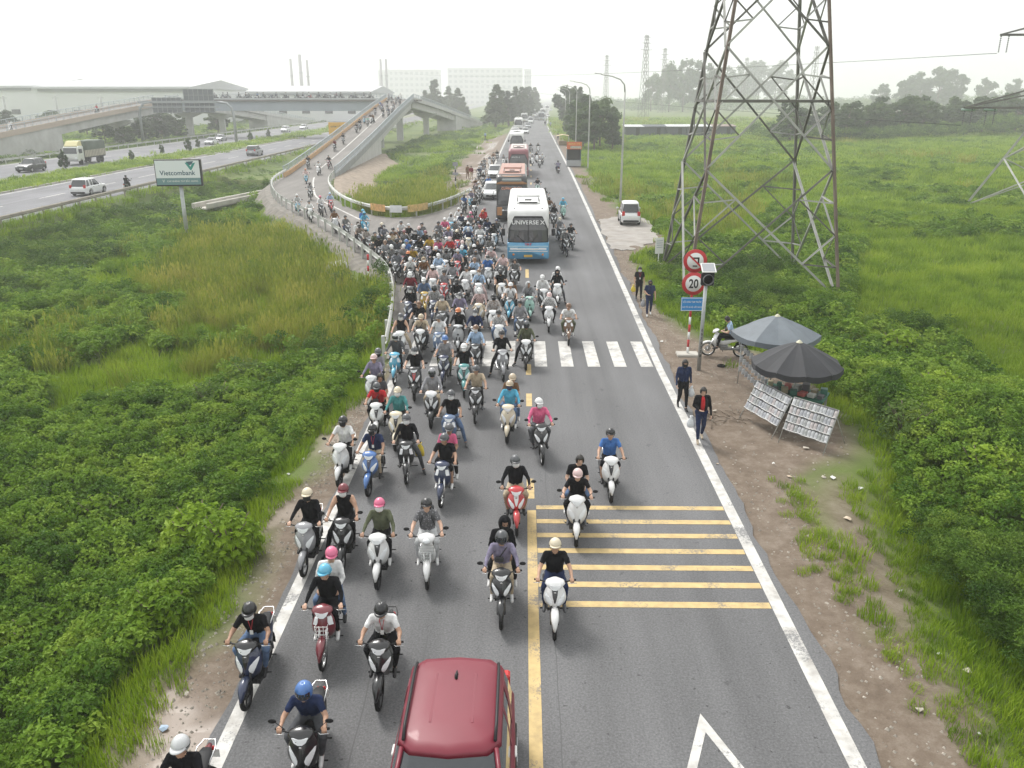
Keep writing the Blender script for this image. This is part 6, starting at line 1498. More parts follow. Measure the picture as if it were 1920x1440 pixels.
x, y = onroad(924, 376); car((x - .15, y + 2.2, 0), R(-90), 'white hatchback squeezed against the left side of the orange bus', PW, 4.0, 1.68, 1.52, 'mpv', True)
x, y = onroad(1184, 424); car((x, y + 1.75, .012), R(88), 'small white van parked tail outwards on the concrete pad', PW, 3.5, 1.55, 1.72, 'van', name='van', cat='van')
car((-44.6, 86, -.008), R(90), 'white sport utility car driving along the near side of the expressway', PW, 4.5, 1.86, 1.66, 'suv')
car((-65.6, 112.5, -.008), R(-90), 'charcoal sport utility car following the truck on the far carriageway', PK, 4.7, 1.9, 1.72, 'suv')
car((-45.6, 144.5, -.008), R(90), 'silver people carrier driving away on the expressway near the ramp', PS, 4.4, 1.8, 1.68, 'mpv')
car((-65.0, 178, -.008), R(-90), 'white saloon car under the sign gantry on the far carriageway', PW, 4.4, 1.75, 1.46, 'sedan', True)
car((-68, 192, -.008), R(-90), 'grey saloon car behind the white one on the far carriageway', PS, 4.4, 1.75, 1.46, 'sedan', True)
car((-66.5, 240, -.008), R(-90), 'white people carrier approaching beyond the bridge on the far carriageway', PW, 4.4, 1.8, 1.66, 'mpv', True)
car((-67, 262, -.008), R(-90), 'white saloon car trailing the people carrier beyond the bridge', PW, 4.4, 1.75, 1.46, 'sedan', True)
# truck with tarpaulin
t = thing('truck', (-65.6, 127, -.008), R(-90), 'white cab truck with green tarpaulin over a slatted cargo bed', 'truck')
cabm = carpaint('cab_white', (.60, .62, .58)); tarp = mat('green_tarpaulin', (.085, .11, .085), .8, var=.25, vs_=.8, bump=.6, bs=2.)
mb = MB(); mb.loft([rrect(x, 1.12 * k, .55, z, .12) for x, k, z in ((2.3, .97, 2.6), (2.5, 1, 2.68), (3.6, 1, 2.66), (4.0, .98, 2.3), (4.15, .96, 1.5))]); mb.build('cab', cabm, t)
mb = MB(); mb.loft([[(x, -1.0, z0), (x, 1.0, z0), (x, .9, z1), (x, -.9, z1)] for x, z0, z1 in ((2.4, 2.6, 3.35), (3.1, 2.6, 3.3), (3.7, 2.6, 2.7))], smooth=False); mb.build('wind_deflector', mat('yellow_panel', (.60, .54, .28), .5), t)
mb = MB(); mb.add([(4.06, -.95, 2.42), (4.06, .95, 2.42), (4.19, .98, 1.62), (4.19, -.98, 1.62), (3.9, -.95, 2.42), (3.9, .95, 2.42), (4., .98, 1.62), (4., -.98, 1.62)], [(0, 1, 2, 3), (4, 7, 6, 5), (0, 4, 5, 1), (3, 2, 6, 7), (0, 3, 7, 4), (1, 5, 6, 2)]); mb.build('windscreen', MAT['glass'], t)
for s in (1, -1):
    mb = MB(); mb.box((3.25, s * 1.125, 1.95), (.9, .03, .62), .02); mb.build('side_window', MAT['glass'], t)
    mb = MB(); mb.box((4.16, s * .78, 1.0), (.08, .36, .22), .03); mb.build('headlight', MAT['lamp'], t)
    mb = MB(); mb.box((4.0, s * 1.33, 2.05), (.10, .18, .5), .04); mb.build('mirror', MAT['black'], t)
mb = MB(); mb.box((4.18, 0, .68), (.14, 2.1, .28), .05); mb.build('bumper', mat('cab_grey', (.3, .3, .3), .5), t)
mb = MB(); mb.box((-.9, 0, .95), (6.4, 2.2, .22)); mb.build('chassis', MAT['black'], t)
mb = MB(); mb.loft([rrect(x, 1.18, 1.9, z, .16) for x, z in ((-4.15, 3.15), (-3.2, 3.3), (-1.5, 3.22), (.2, 3.32), (2.1, 3.25))]); mb.build('tarpaulin', tarp, t)
slat = mat('cargo_slats', (.40, .37, .30), .7, var=.15, vs_=2)
for s in (1, -1):
    for i in range(14): mb = MB(); mb.box((-3.95 + i * .46, s * 1.17, 1.5), (.30, .05, .95), .01); mb.build('slat', slat, t)
mb = MB(); mb.box((-1., 0, 1.5), (6.2, 2.28, .9)); mb.build('cargo_bed', mat('bed_shadow', (.10, .10, .09), .9), t)
for x in (3.3, -1.9, -3.0):
    for s in (1, -1): mb = MB(); mb.lathe([(.0, -.14), (.40, -.14), (.48, -.10), (.48, .10), (.40, .14), (0, .14)], 16, Matrix.Translation((x, s * .98, .48)) @ Matrix.Rotation(R(90), 4, 'X')); mb.build('wheel', MAT['rubber'], t)
# ------------------------------------------------------------------ buses
def bus(loc, label, top, low, L=11.5, W=2.48, Hh=3.25, sign=None, band=None, simple=False, group=None, screen=None, plate=None, visor=None, roofm=None, heading=R(-90), glass_top=2.70):
    root = thing('bus', loc, heading, label, 'bus', group); w = W / 2; l = L / 2; split = 1.28
    def shape(z0, z1, r, ex=0): return [rrect(x, (w + ex) * k, z0, z1 - dz, r) for x, k, dz in ((-l, .94, .06), (-l + .15, 1, 0), (l - .6, 1, 0), (l - .22, .985, .02), (l - .05, .96, .06))]
    mb = MB(); mb.loft([rrect(x, w * k, .32, split + .01, .07) for x, k in ((-l, .97), (-l + .1, 1), (l - .35, 1), (l - .02, .985), (l + .06, .95))]); mb.build('lower_body', low, root)
    mb = MB(); mb.loft([rrect(x, w * k * .996, split, Hh - dz, r) for x, k, dz, r in ((-l, .95, .10, .2), (-l + .12, 1, .02, .2), (l - 1.2, 1, 0, .2), (l - .55, .985, .03, .22), (l - .30, .965, .16, .24), (l - .16, .95, .40, .2))], smooth=True); mb.build('upper_body', top, root)
    # windscreen: curved raked glass in a black surround
    def scr(hw, z, x): return [(x - .16 * (abs(s) ** 3), s * hw, z) for s in np.linspace(-1, 1, 9)]
    def shellp(hw, z0, z1, x0, x1, th):
        a = scr(hw, z0, x0); b_ = scr(hw * .97, (z0 + z1) / 2, (x0 + x1) / 2 + .03); c_ = scr(hw * .94, z1, x1); m_ = MB(); secs = [p + [(q[0] - th, q[1], q[2]) for q in p[::-1]] for p in (a, b_, c_)]; m_.loft(secs, smooth=False); return m_
    shellp(w * .97, 1.22, glass_top + .12, l + .055, l - .10, .14).build('windscreen_frame', MAT['black'], root)
    ws = shellp(w * .90, 1.34, glass_top, l + .075, l - .065, .05).build('windscreen', screen or MAT['glass'], root)
    mb = MB(); mb.box((l + .03, 0, (1.36 + glass_top) / 2), (.10, .03, glass_top - 1.45)); mb.build('windscreen_bar', MAT['black'], root)
    for s in (1, -1):
        mb = MB(); mb.tube([(l + .10, s * .22, 1.32), (l + .105, s * .62 - .05, 1.72)], .014, 5); mb.build('wiper', MAT['black'], root)
        mb = MB(); mb.tube([(l - .05, s * (w - .02), 2.45), (l + .30, s * (w + .18), 2.42), (l + .32, s * (w + .22), 2.20)], .022, 6); mb.box((l + .31, s * (w + .22), 1.95), (.10, .22, .42), .04); mb.build('mirror', MAT['black'], root)
        mb = MB(); mb.box((l + .015, s * w * .68, .92), (.12, .52, .17), .04); mb.build('headlight', MAT['lamp'], root)
        mb = MB(); mb.ell((l + .06, s * w * .70, .58), (.05, .07, .07), 10, 6); mb.build('fog_lamp', MAT['amber'] if not simple else MAT['lamp'], root)
        if not simple:
            for i in range(7): mb = MB(); mb.box((l - 1.75 - i * 1.4, s * (w * .996 + .004), 2.12), (1.30, .03, .95), .01); mb.build('side_window', MAT['glass'], root)
        else: mb = MB(); mb.box((-.4, s * (w * .996 + .004), 2.12), (L - 2.2, .03, .95)); mb.build('side_window', MAT['glass'], root)
        for x in (l - 2.1, -l + 2.4):
            mb = MB(); mb.lathe([(0, -.14), (.40, -.14), (.48, -.10), (.48, .10), (.40, .14), (0, .14)], 16, Matrix.Translation((x, s * (w - .14), .48)) @ Matrix.Rotation(R(90), 4, 'X')); mb.build('wheel', MAT['rubber'], root)
    mb = MB(); mb.box((l + .03, 0, .90), (.10, W * .50, .12), .03); mb.build('grille', band or MAT['chrome'], root)
    mb = MB(); mb.box((l + .075, 0, .50), (.02, .50, .13)); mb.build('number_plate', plate or mat('amber_plate', (.60, .38, .06), .5), root)
    # roof hatch and air conditioner
    rm = roofm or top
    mb = MB(); mb.box((l - 3.2, 0, Hh + .06), (2.3, 1.45, .16), .05); ac = mb.build('air_conditioner', rm, root)
    for s in (1, -1): mb = MB(); mb.box((l - 3.2, s * .66, Hh + .15), (1.9, .07, .03)); mb.build('vent', MAT['black'], ac)
    mb = MB(); mb.box((l - 3.0, 0, Hh + .16), (.55, .42, .05), .015); mb.build('hatch', MAT['black'], ac)
    mb = MB(); mb.box((l - 2.02, 0, Hh + .11), (.08, 1.1, .07)); mb.build('vent', MAT['black'], ac)
    mb = MB(); mb.box((l - 7.2, 0, Hh + .07), (2.6, 1.5, .18), .05); mb.build('air_conditioner', rm, root)
    for s in (1, -1): mb = MB(); mb.ell((l - .52, s * .82, Hh - .06), (.05, .05, .05), 8, 5); mb.build('marker_lamp', MAT['black'], root)
    return root, l, ws
p = gp(990, 491); BW = mat('bus_white', (.70, .70, .69), .4, var=.08, vs_=.7, dirt=.22); BB = mat('bus_blue', (.085, .30, .50), .35, coat=.4, dirt=.1)
smoke = mat('bus_windscreen', (.075, .075, .08), .08, spec=.7, coat=.2)
b, l, ws = bus((p.x, p.y + 5.1, 0), 'white and sky blue coach with a bold name across its windscreen', BW, BB, 11.6, 2.5, 3.28, screen=smoke, band=MAT['white'])
wl = mat('white_lettering', (.75, .75, .75), .5)
lettering('UNIVERSE X', 1.95, FACE((l + .055, 0, 2.48), (0, 1, 0), (-.08, 0, 1)), wl, b, height=.24, bold=.02)
lettering('TRT', .42, FACE((l + .085, 0, 1.19), (0, 1, 0), (0, 0, 1)), mat('red_lettering', (.55, .04, .04), .5), b, height=.13, bold=.03)
mb = MB(); mb.box((l + .02, 0, .78), (.12, 2.3, .05), .01); mb.build('chrome_strip', MAT['white'], b)
mb = MB(); mb.box((l + .02, 0, 1.06), (.11, 2.38, .10), .02); mb.build('pale_strip', mat('bus_pale_blue', (.35, .55, .66), .4), b)
mb = MB(); mb.box((l - .25, .55, 1.55), (.3, .7, .25), .05); mb.build('red_dashboard', mat('dash_red', (.35, .05, .04), .6), b)
p = gp(957, 416); OB = mat('bus_orange', (.42, .20, .08), .4, coat=.3, dirt=.15); DK = mat('bus_dark', (.03, .03, .033), .35, coat=.3); OR2 = mat('bus_roof_red', (.36, .19, .15), .5, dirt=.35)
b2, l2, ws2 = bus((p.x + .1, p.y + 6., 0), 'tall black and orange sleeper coach standing behind the blue one', DK, DK, 12., 2.48, 3.62, screen=smoke, glass_top=2.80, roofm=OR2)
mb = MB(); mb.box((-.5, 0, 3.63), (11.0, 2.1, .05), .015); mb.build('roof_panel', OR2, b2)
mb = MB(); mb.loft([[(l2 + .02 - .42 * t_ - .12 * abs(s) ** 3, s * (1.20 - .08 * t_), 2.93 + .62 * t_) for s in np.linspace(-1, 1, 9)] + [(l2 - .4 - .42 * t_ - .12 * abs(s) ** 3, s * (1.20 - .08 * t_), 2.91 + .6 * t_) for s in np.linspace(1, -1, 9)] for t_ in (0, .5, 1.)]); mb.build('front_visor', OB, b2)
mb = MB(); mb.box((l2 - .14, 0, 3.24), (.26, 1.55, .24), .06); mb.build('visor_glass', mat('visor_grey', (.25, .28, .28), .2), b2)
for s in (1, -1): mb = MB(); mb.box((l2 + .03, s * .95, .85), (.12, .5, .75), .08); mb.build('corner_panel', OB, b2)
lettering('CƯỜNG THỦY', 1.6, FACE((l2 + .03, 0, 2.64), (0, 1, 0), (-.08, 0, 1)), mat('orange_lettering', (.72, .28, .16), .5), b2, height=.24, bold=.02)
p = gp(972, 334); MR = mat('bus_maroon', (.19, .045, .06), .4, coat=.3, dirt=.15); MRR = mat('bus_roof_pale', (.50, .42, .40), .5, dirt=.3)
b3, l3, ws3 = bus((p.x, p.y + 6., 0), 'maroon coach with a pale roof standing behind the orange one', MR, MR, 12., 2.48, 3.4, screen=smoke, simple=True, roofm=MRR)
mb = MB(); mb.box((-.4, 0, 3.41), (10.6, 2.0, .04), .01); mb.build('roof_panel', MRR, b3)
lettering('AN PHÚ', 1.0, FACE((l3 + .02, -.35, 2.5), (0, 1, 0), (-.08, 0, 1)), wl, b3, height=.2)
p = gp(969, 285); b4, l4, _ = bus((p.x, p.y + 6., 0), 'white coach with dark mirrors fourth in the line of buses', BW, BW, 12., 2.48, 3.35, simple=True)
# vehicles further along the jam
k = 0
FARV = [('car', 985, 251, PW, 'white hatchback level with the front of the fourth bus'), ('van', 967, 259, PW, 'white minibus close behind the fourth bus'), ('bus', 972, 243, BW, 'white coach with pale green front far along the jam'), ('car', 990, 240, PS, 'silver car right of the white coaches'),
        ('bus', 983, 229, BW, 'white coach sixth in the line of buses'), ('van', 995, 232, PW, 'white van between the far coaches'), ('truck2', 1015, 226, PS, 'grey coach in the oncoming queue far along the road'), ('bus', 1000, 219, BW, 'hazy white coach seventh in the line of buses'), ('car', 1006, 225, PK, 'dark car far off before the hazy coach'),
        ('bus', 1018, 216, BW, 'hazy white coach on the right of the far queue'), ('car', 1027, 219, PW, 'white car at the right edge of the far queue'), ('bus', 1012, 211, BW, 'very hazy coach near the end of the queue'), ('car', 1022, 210, PS, 'very hazy silver car near the end of the queue'), ('bus', 1026, 206, BW, 'last faint coach at the end of the road'), ('car', 1033, 208, PW, 'last faint white car at the end of the road')]
for kd, u, v, pm_, lb in FARV:
    p = gp(u, v)
    if kd == 'car': car((p.x, p.y + 2.2, 0), R(-90), lb, pm_, 4.3, 1.75, 1.5, 'sedan', True)
    elif kd == 'van': car((p.x, p.y + 2.4, 0), R(-90), lb, pm_, 5.0, 1.9, 2.25, 'van', True, name='minibus', cat='minibus')
    else: bus((p.x, p.y + 5.5, 0), lb, pm_ if kd == 'bus' else PS, pm_ if kd == 'bus' else PS, 11, 2.45, 3.2, simple=True)
car((-40, 262, 0), R(60), 'white car parked under the overpass by the pier', PW, 4.3, 1.75, 1.5, 'sedan', True)
# ------------------------------------------------------------------ pylons
def pylon(x0, y0, label, base=7.85, Ht=33., rz=0., panels=None, tp=.236, m_leg=None, m_br=None, detail=True, scale=1., zb=-.5, fine=1.):
    root = thing('pylon', (x0, y0, zb), rz, label, 'pylon')
    def wz(z): return max(1.2, (base - tp * z if z < 19 else (base - tp * 19) - .06 * (z - 19)) / 2)
    C4 = ((-1, -1), (1, -1), (1, 1), (-1, 1))
    def cp(i, z): return Vector((C4[i % 4][0] * wz(z), C4[i % 4][1] * wz(z), z))
    Z = panels or [0, 6.4, 12.2, 16.6, 20, 23, 26, 29, 32]
    legm = [MAT['rust'], MAT['rust'], MAT['darksteel'], MAT['darksteel']]
    for i in range(4):
        mb = MB(); 
        for a, b_ in zip(Z, Z[1:]): mb.angle(cp(i, a - (.8 if a == 0 else 0)), cp(i, b_), .165 * fine, .03 * fine)
        mb.build('leg', legm[i] if m_leg is None else m_leg, root)
    for k, (a, b_) in enumerate(zip(Z, Z[1:])):
        for i in range(4):
            j = (i + 1) % 4; A0, A1, B0, B1 = cp(i, a), cp(j, a), cp(i, b_), cp(j, b_)
            t = wz(a) / (wz(a) + wz(b_)); X_ = A0.lerp(B1, t); wt = .10 * fine if k < 3 else .09 * fine; ml = [MAT['darksteel'], MAT['lightsteel'], MAT['lightsteel'], MAT['darksteel'], MAT['lightsteel']]
            pick = (lambda q: m_br) if m_br else (lambda q: ml[q % 5])
            for q, (s, e) in enumerate(((A0, B1), (A1, B0))): mb = MB(); mb.angle(s, e, wt, .02 * fine); mb.build('brace', pick(q + i + k), root)
            if detail and k < 4:
                for q, (s, e) in enumerate(((A0.lerp(B0, .5), A0.lerp(X_, .5)), (A0.lerp(B0, .5), B0.lerp(X_, .5)), (A1.lerp(B1, .5), A1.lerp(X_, .5)), (A1.lerp(B1, .5), B1.lerp(X_, .5)), (A0.lerp(B0, .25), A0.lerp(X_, .5)), (A1.lerp(B1, .25), A1.lerp(X_, .5)), (A0.lerp(B0, .75), B0.lerp(X_, .5)), (A1.lerp(B1, .75), B1.lerp(X_, .5)))):
                    mb = MB(); mb.angle(s, e, .065 * fine, .014); mb.build('brace', pick(q + i), root)
            if k in (1, 3, 5) and detail:
                zc = X_.z; s, e = A0.lerp(B0, (zc - a) / (b_ - a)), A1.lerp(B1, (zc - a) / (b_ - a)); mb = MB(); mb.angle(s, e, .12 * fine, .02); mb.build('ring_beam', pick(i), root)
        if detail and k in (1, 3): zc = (cp(0, a).lerp(cp(1, b_), wz(a) / (wz(a) + wz(b_)))).z; mb = MB(); mb.angle(cp(0, zc), cp(2, zc), .09, .016); mb.angle(cp(1, zc), cp(3, zc), .09, .016); mb.build('plan_brace', MAT['darksteel'], root)
    return root, cp, wz
py, cp, wz = pylon(12.3, 46.0, 'huge steel lattice pylon standing in the shrubs behind the road signs', zb=-.45)
for zc in (24, 28, 32):
    for s in (1, -1):
        mb = MB(); tip = Vector((s * 6.5, 0, zc + .2)); w_ = wz(zc)
        for yy_ in (-w_, w_): mb.angle((s * w_, yy_, zc), tip, .09, .02); mb.angle((s * w_, yy_, zc + 1.6), tip, .08, .02)
        mb.build('cross_arm', MAT['lightsteel'], py)
for i in range(4):
    mb = MB(); q = cp(i, 0); mb.lathe([(.34, -.8), (.30, .35), (0.0, .36)], 12, Matrix.Translation((q.x, q.y, 0))); mb.build('footing', MAT['concrete'], py)
def insul(root, x, y, z, n=9, st=.15, m=None):
    mb = MB(); prof = []
    for i in range(n): prof += [(.02, -i * st), (.075, -i * st - .03), (.075, -i * st - .06), (.02, -i * st - .08)]
    mb.lathe(prof, 10, Matrix.Translation((x, y, z))); mb.build('insulator', m or mat('glass_insulator', (.10, .10, .10), .3), root)
p2, cp2, wz2 = pylon(49.0, 75.5, 'second lattice pylon in the field with insulators on its low arms', 12.5, tp=.8, panels=[0, 4.5, 8.4, 12, 15, 18, 21], detail=False, zb=-.5, m_leg=MAT['lightsteel'], m_br=MAT['lightsteel'])
for zc, xl in ((9.0, -11.2), (14.8, -9.2), (19.5, -8)):
    mb = MB(); w_ = wz2(zc); tip = Vector((xl, 0, zc))
    for yy_ in (-w_, w_): mb.angle((-w_, yy_, zc), tip, .12, .03); mb.angle((-w_, yy_, zc + 2.0), tip, .10, .03)
    mb.bar((-w_, 0, zc), tip, .12, .10); mb.build('cross_arm', MAT['darksteel'], p2)
    for dx in (.1, .75, 2.0, 2.7) if zc < 10 else (.1, .75): insul(p2, xl + dx, 0, zc - .05)
    if zc < 10:
        for dx in (.4, 2.3): mb = MB(); mb.tube([(xl + dx - .6, -.1, zc - .1), (xl + dx + .6, .1, zc - .15)], .09, 8); mb.build('green_insulator', mat('green_glass', (.28, .40, .34), .3), p2)
for k, (zc, xl) in enumerate(((14.8, -9.2), (9.0, -11.2))):
    a = Vector((49 + xl, 75.5, zc - 1.9)); e = Vector((-60 + k * 30, 420, 20 - k * 3)); mb = MB(); mb.tube([a.lerp(e, t_) - Vector((0, 0, 14 * t_ * (1 - t_) * .5)) for t_ in np.linspace(0, 1, 24)], .02, 4); o = mb.build('power_cable', MAT['black']); tag(o, ['thin cable running from the upper arm of the second pylon', 'thin cable running from the lower arm of the second pylon'][k], 'cable')
def mast(x, y, h, label, w=1.5):
    root = thing('lattice_mast', (x, y, 0), .4, label, 'mast'); mb = MB()
    def c(i, z): q = w * (1 - .55 * z / h) / 2 * (1.4 if z == 0 else 1); return Vector(((-q, q, q, -q)[i], (-q, -q, q, q)[i], z))
    zz = np.linspace(0, h, 13)
    for i in range(4):
        mb.bar(c(i, 0), c(i, h), .16)
        for a, b_ in zip(zz, zz[1:]): mb.bar(c(i, a), c((i + 1) % 4, b_), .08); mb.bar(c((i + 1) % 4, a), c(i, b_), .08)
    mb.build('lattice', MAT['darksteel'], root); mb = MB()
    for z, s in ((h * .82, 3.), (h * .9, 2.4), (h * .97, 2.)): mb.bar((-s, 0, z), (s, 0, z), .2)
    tag(mb.build('arms', MAT['darksteel'], root), kind='stuff')
mast(56, 410, 36, 'tall hazy lattice mast left of the pylon behind the trees', 2.6); mast(82, 520, 36, 'fainter lattice mast between the tall one and the pylon', 2.4); mast(52, 560, 34, 'short faint mast on the horizon near the far street lamps', 2.2); mast(170, 520, 37, 'faint red mast seen through the lattice of the huge pylon', 3.0); mast(150, 600, 34, 'small hazy mast above the far trees behind the pylon', 3.)
# ------------------------------------------------------------------ street lamps
for i, (x, y, h) in enumerate(((8.97, 78.2, 11.3), (8.8, 117.4, 11.3), (9.6, 160, 11.3), (10.6, 205, 11.3), (12., 255, 11.3), (14.5, 310, 11.3))):
    lb = ['street lamp on a bare pole behind the parked white van', 'street lamp standing beside the roadside food cart', 'third street lamp counted from the white van', 'fourth street lamp counted from the white van', 'fifth street lamp counted from the white van', 'sixth street lamp counted from the white van'][i]
    t = thing('street_lamp', (x, y, -.1), 0, lb, 'street lamp', 'street lamps along the right verge')
    mb = MB(); mb.tube([(0, 0, 0), (0, 0, .4), (0, 0, 6), (0, 0, h - 1.3)], [.13, .11, .085, .065], 10); mb.build('pole', MAT['lightsteel'], t)
    mb = MB(); mb.tube([(0, 0, h - 1.4), (-.08, -.02, h - .75), (-.45, -.05, h - .32), (-1.2, -.1, h - .05), (-2.2, -.15, h + .1)], [.065, .06, .055, .05, .045], 8); mb.build('arm', MAT['lightsteel'], t)
    mb = MB(); mb.loft([[(-2.15 - .62 * q, -.15 + a_ * w_, h + .11 + .06 * q + b_) for a_, b_ in ((-1, 0), (1, 0), (.6, .07), (-.6, .07))] for q, w_ in ((0, .05), (.25, .12), (.8, .12), (1, .06))]); mb.build('lamp_head', MAT['lightsteel'], t)
# ------------------------------------------------------------------ road signs by the crossing
rs = gp(1289, 664); t = thing('road_sign', (rs.x, rs.y, -.05), 0, 'red and white striped post with two round signs and a blue plate', 'road sign')
SR = mat('sign_red', (.50, .025, .03), .4); SWt = mat('sign_white', (.74, .74, .73), .4); SKk = mat('sign_black', (.02, .02, .02), .5); SB = mat('sign_blue', (.03, .22, .52), .4)
for k in range(13):
    mb = MB(); mb.lathe([(0, 0), (.045, 0), (.045, .30), (0, .30)], 12, Matrix.Translation((0, 0, .05 + k * .30))); mb.build('post_band', SR if (k % 2 == 1) and k < 8 else SWt, t)
mb = MB(); mb.box((0, 0, .03), (.85, .55, .14), .03); mb.build('base', MAT['concrete'], t)
def disc(z, r, nm):
    X = Matrix.Translation((.02, -.07, z)) @ Matrix.Rotation(R(90), 4, 'X'); mb = MB(); mb.lathe([(0, 0), (r, 0), (r, .02), (0, .02)], 36, X); d = mb.build(nm, SR, t)
    mb = MB(); mb.lathe([(0, .021), (r * .70, .021), (r * .70, .026), (0, .026)], 36, X); mb.build('sign_face', SWt, d); return d, X
d1, X1 = disc(3.72, .44, 'round_sign'); d2, X2 = disc(2.86, .44, 'round_sign')
mb = MB()
for c_, d_ in (((.12, .0), (.055, .24)), ((.03, .11), (.235, .055)), ((-.085, .085), (.05, .10)), ((.0, -.19), (.17, .05))): mb.box(tuple(X1 @ Vector((c_[0], c_[1], .030))), (d_[0], .006, d_[1])); mb.build('turn_arrow', SKk, d1)
mb = MB(); mb.box((0, 0, 0), (.62, .06, .006), X=X1 @ Matrix.Translation((0, 0, .036)) @ Matrix.Rotation(R(-43), 4, 'Z')); mb.build('slash', SR, d1)
lettering('20', .36, FACE(X2 @ Vector((0, 0, .028)), (1, 0, 0), (0, 0, 1)), SKk, d2, height=.36, bold=.025)
mb = MB(); mb.box((0.02, -.07, 2.06), (.84, .03, .52), .008); bp_ = mb.build('blue_plate', SB, t)
mb = MB()
for (c_, d_) in (((.02, -.087, 2.30), (.80, .006, .018)), ((.02, -.087, 1.82), (.80, .006, .018)), ((-.38, -.087, 2.06), (.018, .006, .48)), ((.42, -.087, 2.06), (.018, .006, .48))): mb.box(c_, d_)
mb.build('plate_border', SWt, bp_)
lettering('CẦU DÂN TẠM TRƯỚC', .70, FACE((.02, -.086, 2.16), (1, 0, 0), (0, 0, 1)), SWt, bp_, height=.11, bold=.01); lettering('CAO TỐC HÀ NỘI - BẮC GIANG', .74, FACE((.02, -.086, 1.96), (1, 0, 0), (0, 0, 1)), SWt, bp_, height=.11, bold=.01)
q = gp(1310, 692); t = thing('flashing_light_pole', (q.x, q.y, -.05), 0, 'grey pole with a solar panel and round warning lamp beside the striped sign', 'warning light')
mb = MB(); mb.tube([(0, 0, 0), (.02, 0, 3.55)], [.075, .06], 10); mb.build('pole', MAT['steel'], t)
mb = MB(); mb.box((.06, -.02, 3.82), (.50, .5, .03), X=Matrix.Translation((.06, -.02, 3.82)) @ Matrix.Rotation(R(28), 4, 'X') @ Matrix.Translation((-.06, .02, -3.82))); sp = mb.build('solar_panel', MAT['white'], t)
mb = MB(); mb.box((.06, -.02, 3.836), (.43, .43, .012), X=Matrix.Translation((.06, -.02, 3.82)) @ Matrix.Rotation(R(28), 4, 'X') @ Matrix.Translation((-.06, .02, -3.82))); mb.build('solar_cells', mat('solar_cells', (.30, .31, .33), .2), sp)
mb = MB(); mb.box((.06, -.02, 3.42), (.46, .16, .46), .03); hb_ = mb.build('lamp_box', MAT['black'], t)
mb = MB(); mb.lathe([(0, 0), (.17, 0), (.19, .02), (.19, .12), (.175, .12), (.165, .03)], 20, Matrix.Translation((.06, -.10, 3.42)) @ Matrix.Rotation(R(90), 4, 'X')); mb.build('lamp_hood', mat('lamp_grey', (.12, .12, .125), .4), hb_)
for k, ch in enumerate('0975331'):
    lettering(ch, .06, FACE((.0, -.076 + .0012 * k, 1.55 - k * .16), (1, 0, 0), (0, 0, 1)), SKk, t, height=.10)
q = gp(1234, 493); t = thing('notice_board', (q.x, q.y, gz(q.x, q.y)), R(20), 'small white notice board on a post at the foot of the pylon', 'sign'); mb = MB(); mb.tube([(0, 0, 0), (0, 0, 1.0)], .03, 6); mb.build('post', MAT['white'], t); mb = MB(); mb.box((0, -.04, 1.25), (.55, .04, .95), .01); mb.build('board', SWt, t); mb = MB()
for z in (1.55, 1.42, 1.29, 1.16): mb.box((0, -.063, z), (.4, .004, .035))
mb.build('print', mat('faded_print', (.35, .38, .45), .7), t)
q = gp(703, 531); t = thing('marker_post', (q.x - .35, q.y, -.25), 0, 'leaning red and white marker post outside the curved guardrail', 'post')
for k in range(6): mb = MB(); mb.lathe([(0, 0), (.055, 0), (.055, .30), (0, .30)], 10, Matrix.Translation((.01 * k, 0, k * .30))); mb.build('post_band', SR if k % 2 == 1 else SWt, t)
q = gp(855, 373); t = thing('marker_pole', (q.x, q.y, -.1), 0, 'tall thin black and white pole at the tip of the grassy island', 'post')
for k in range(10): mb = MB(); mb.lathe([(0, 0), (.07, 0), (.07, .36), (0, .36)], 10, Matrix.Translation((0, 0, k * .36))); mb.build('post_band', SKk if k % 2 else mat('dirty_white', (.5, .5, .48), .6), t)
mb = MB(); mb.box((0, -.08, 3.4), (.5, .03, .35)); mb.box((0, -.08, 2.5), (.55, .03, .25)); mb.build('small_plate', mat('grey_plate', (.30, .29, .33), .5), t)
# ------------------------------------------------------------------ billboard
t = thing('billboard', (-25.65, 62.9, -1.3), R(8), 'white and green bank billboard on a single steel post among shrubs', 'billboard')
mb = MB(); mb.tube([(0, 0, 0), (0, .0, 4.7)], [.16, .13], 10); mb.build('post', MAT['steel'], t)
mb = MB(); mb.box((0, -.05, 5.42), (3.3, .42, 1.92), .02); fr = mb.build('cabinet', MAT['black'], t)
mb = MB(); mb.box((-.02, -.275, 5.68), (3.14, .03, 1.26)); mb.build('panel', mat('panel_white', (.72, .76, .78), .4), fr); mb = MB(); mb.box((-.02, -.275, 4.80), (3.14, .03, .48)); mb.build('panel', mat('panel_green', (.15, .26, .28), .4), fr)
gt = mat('logo_green', (.02, .26, .22), .4); dkt = mat('logo_dark', (.03, .09, .13), .4)
lettering('Vietcombank', 2.55, FACE((-.05, -.293, 5.42), (1, 0, 0), (0, 0, 1)), dkt, fr, bold=.015); lettering('CHI NHÁNH TÂY BẮC GIANG', 2.2, FACE((.25, -.293, 4.86), (1, 0, 0), (0, 0, 1)), SWt, fr, height=.20)
lettering('V', .16, FACE((-1.1, -.293, 4.84), (1, 0, 0), (0, 0, 1)), SWt, fr, height=.2)
mb = MB(); mb.add([(x, -.293, z) for x, z in ((.55, 6.15), (.78, 6.15), (.93, 5.85), (1.08, 6.1), (1.3, 6.15), (.98, 5.62), (.88, 5.62))], [tuple(range(7))]); mb.add([(x, -.294, z) for x, z in ((.62, 6.22), (1.18, 6.26), (1.02, 6.02), (.86, 5.96))], [(0, 1, 2, 3)], 1); mb.build('emblem', [gt, dkt], fr, fix=False)
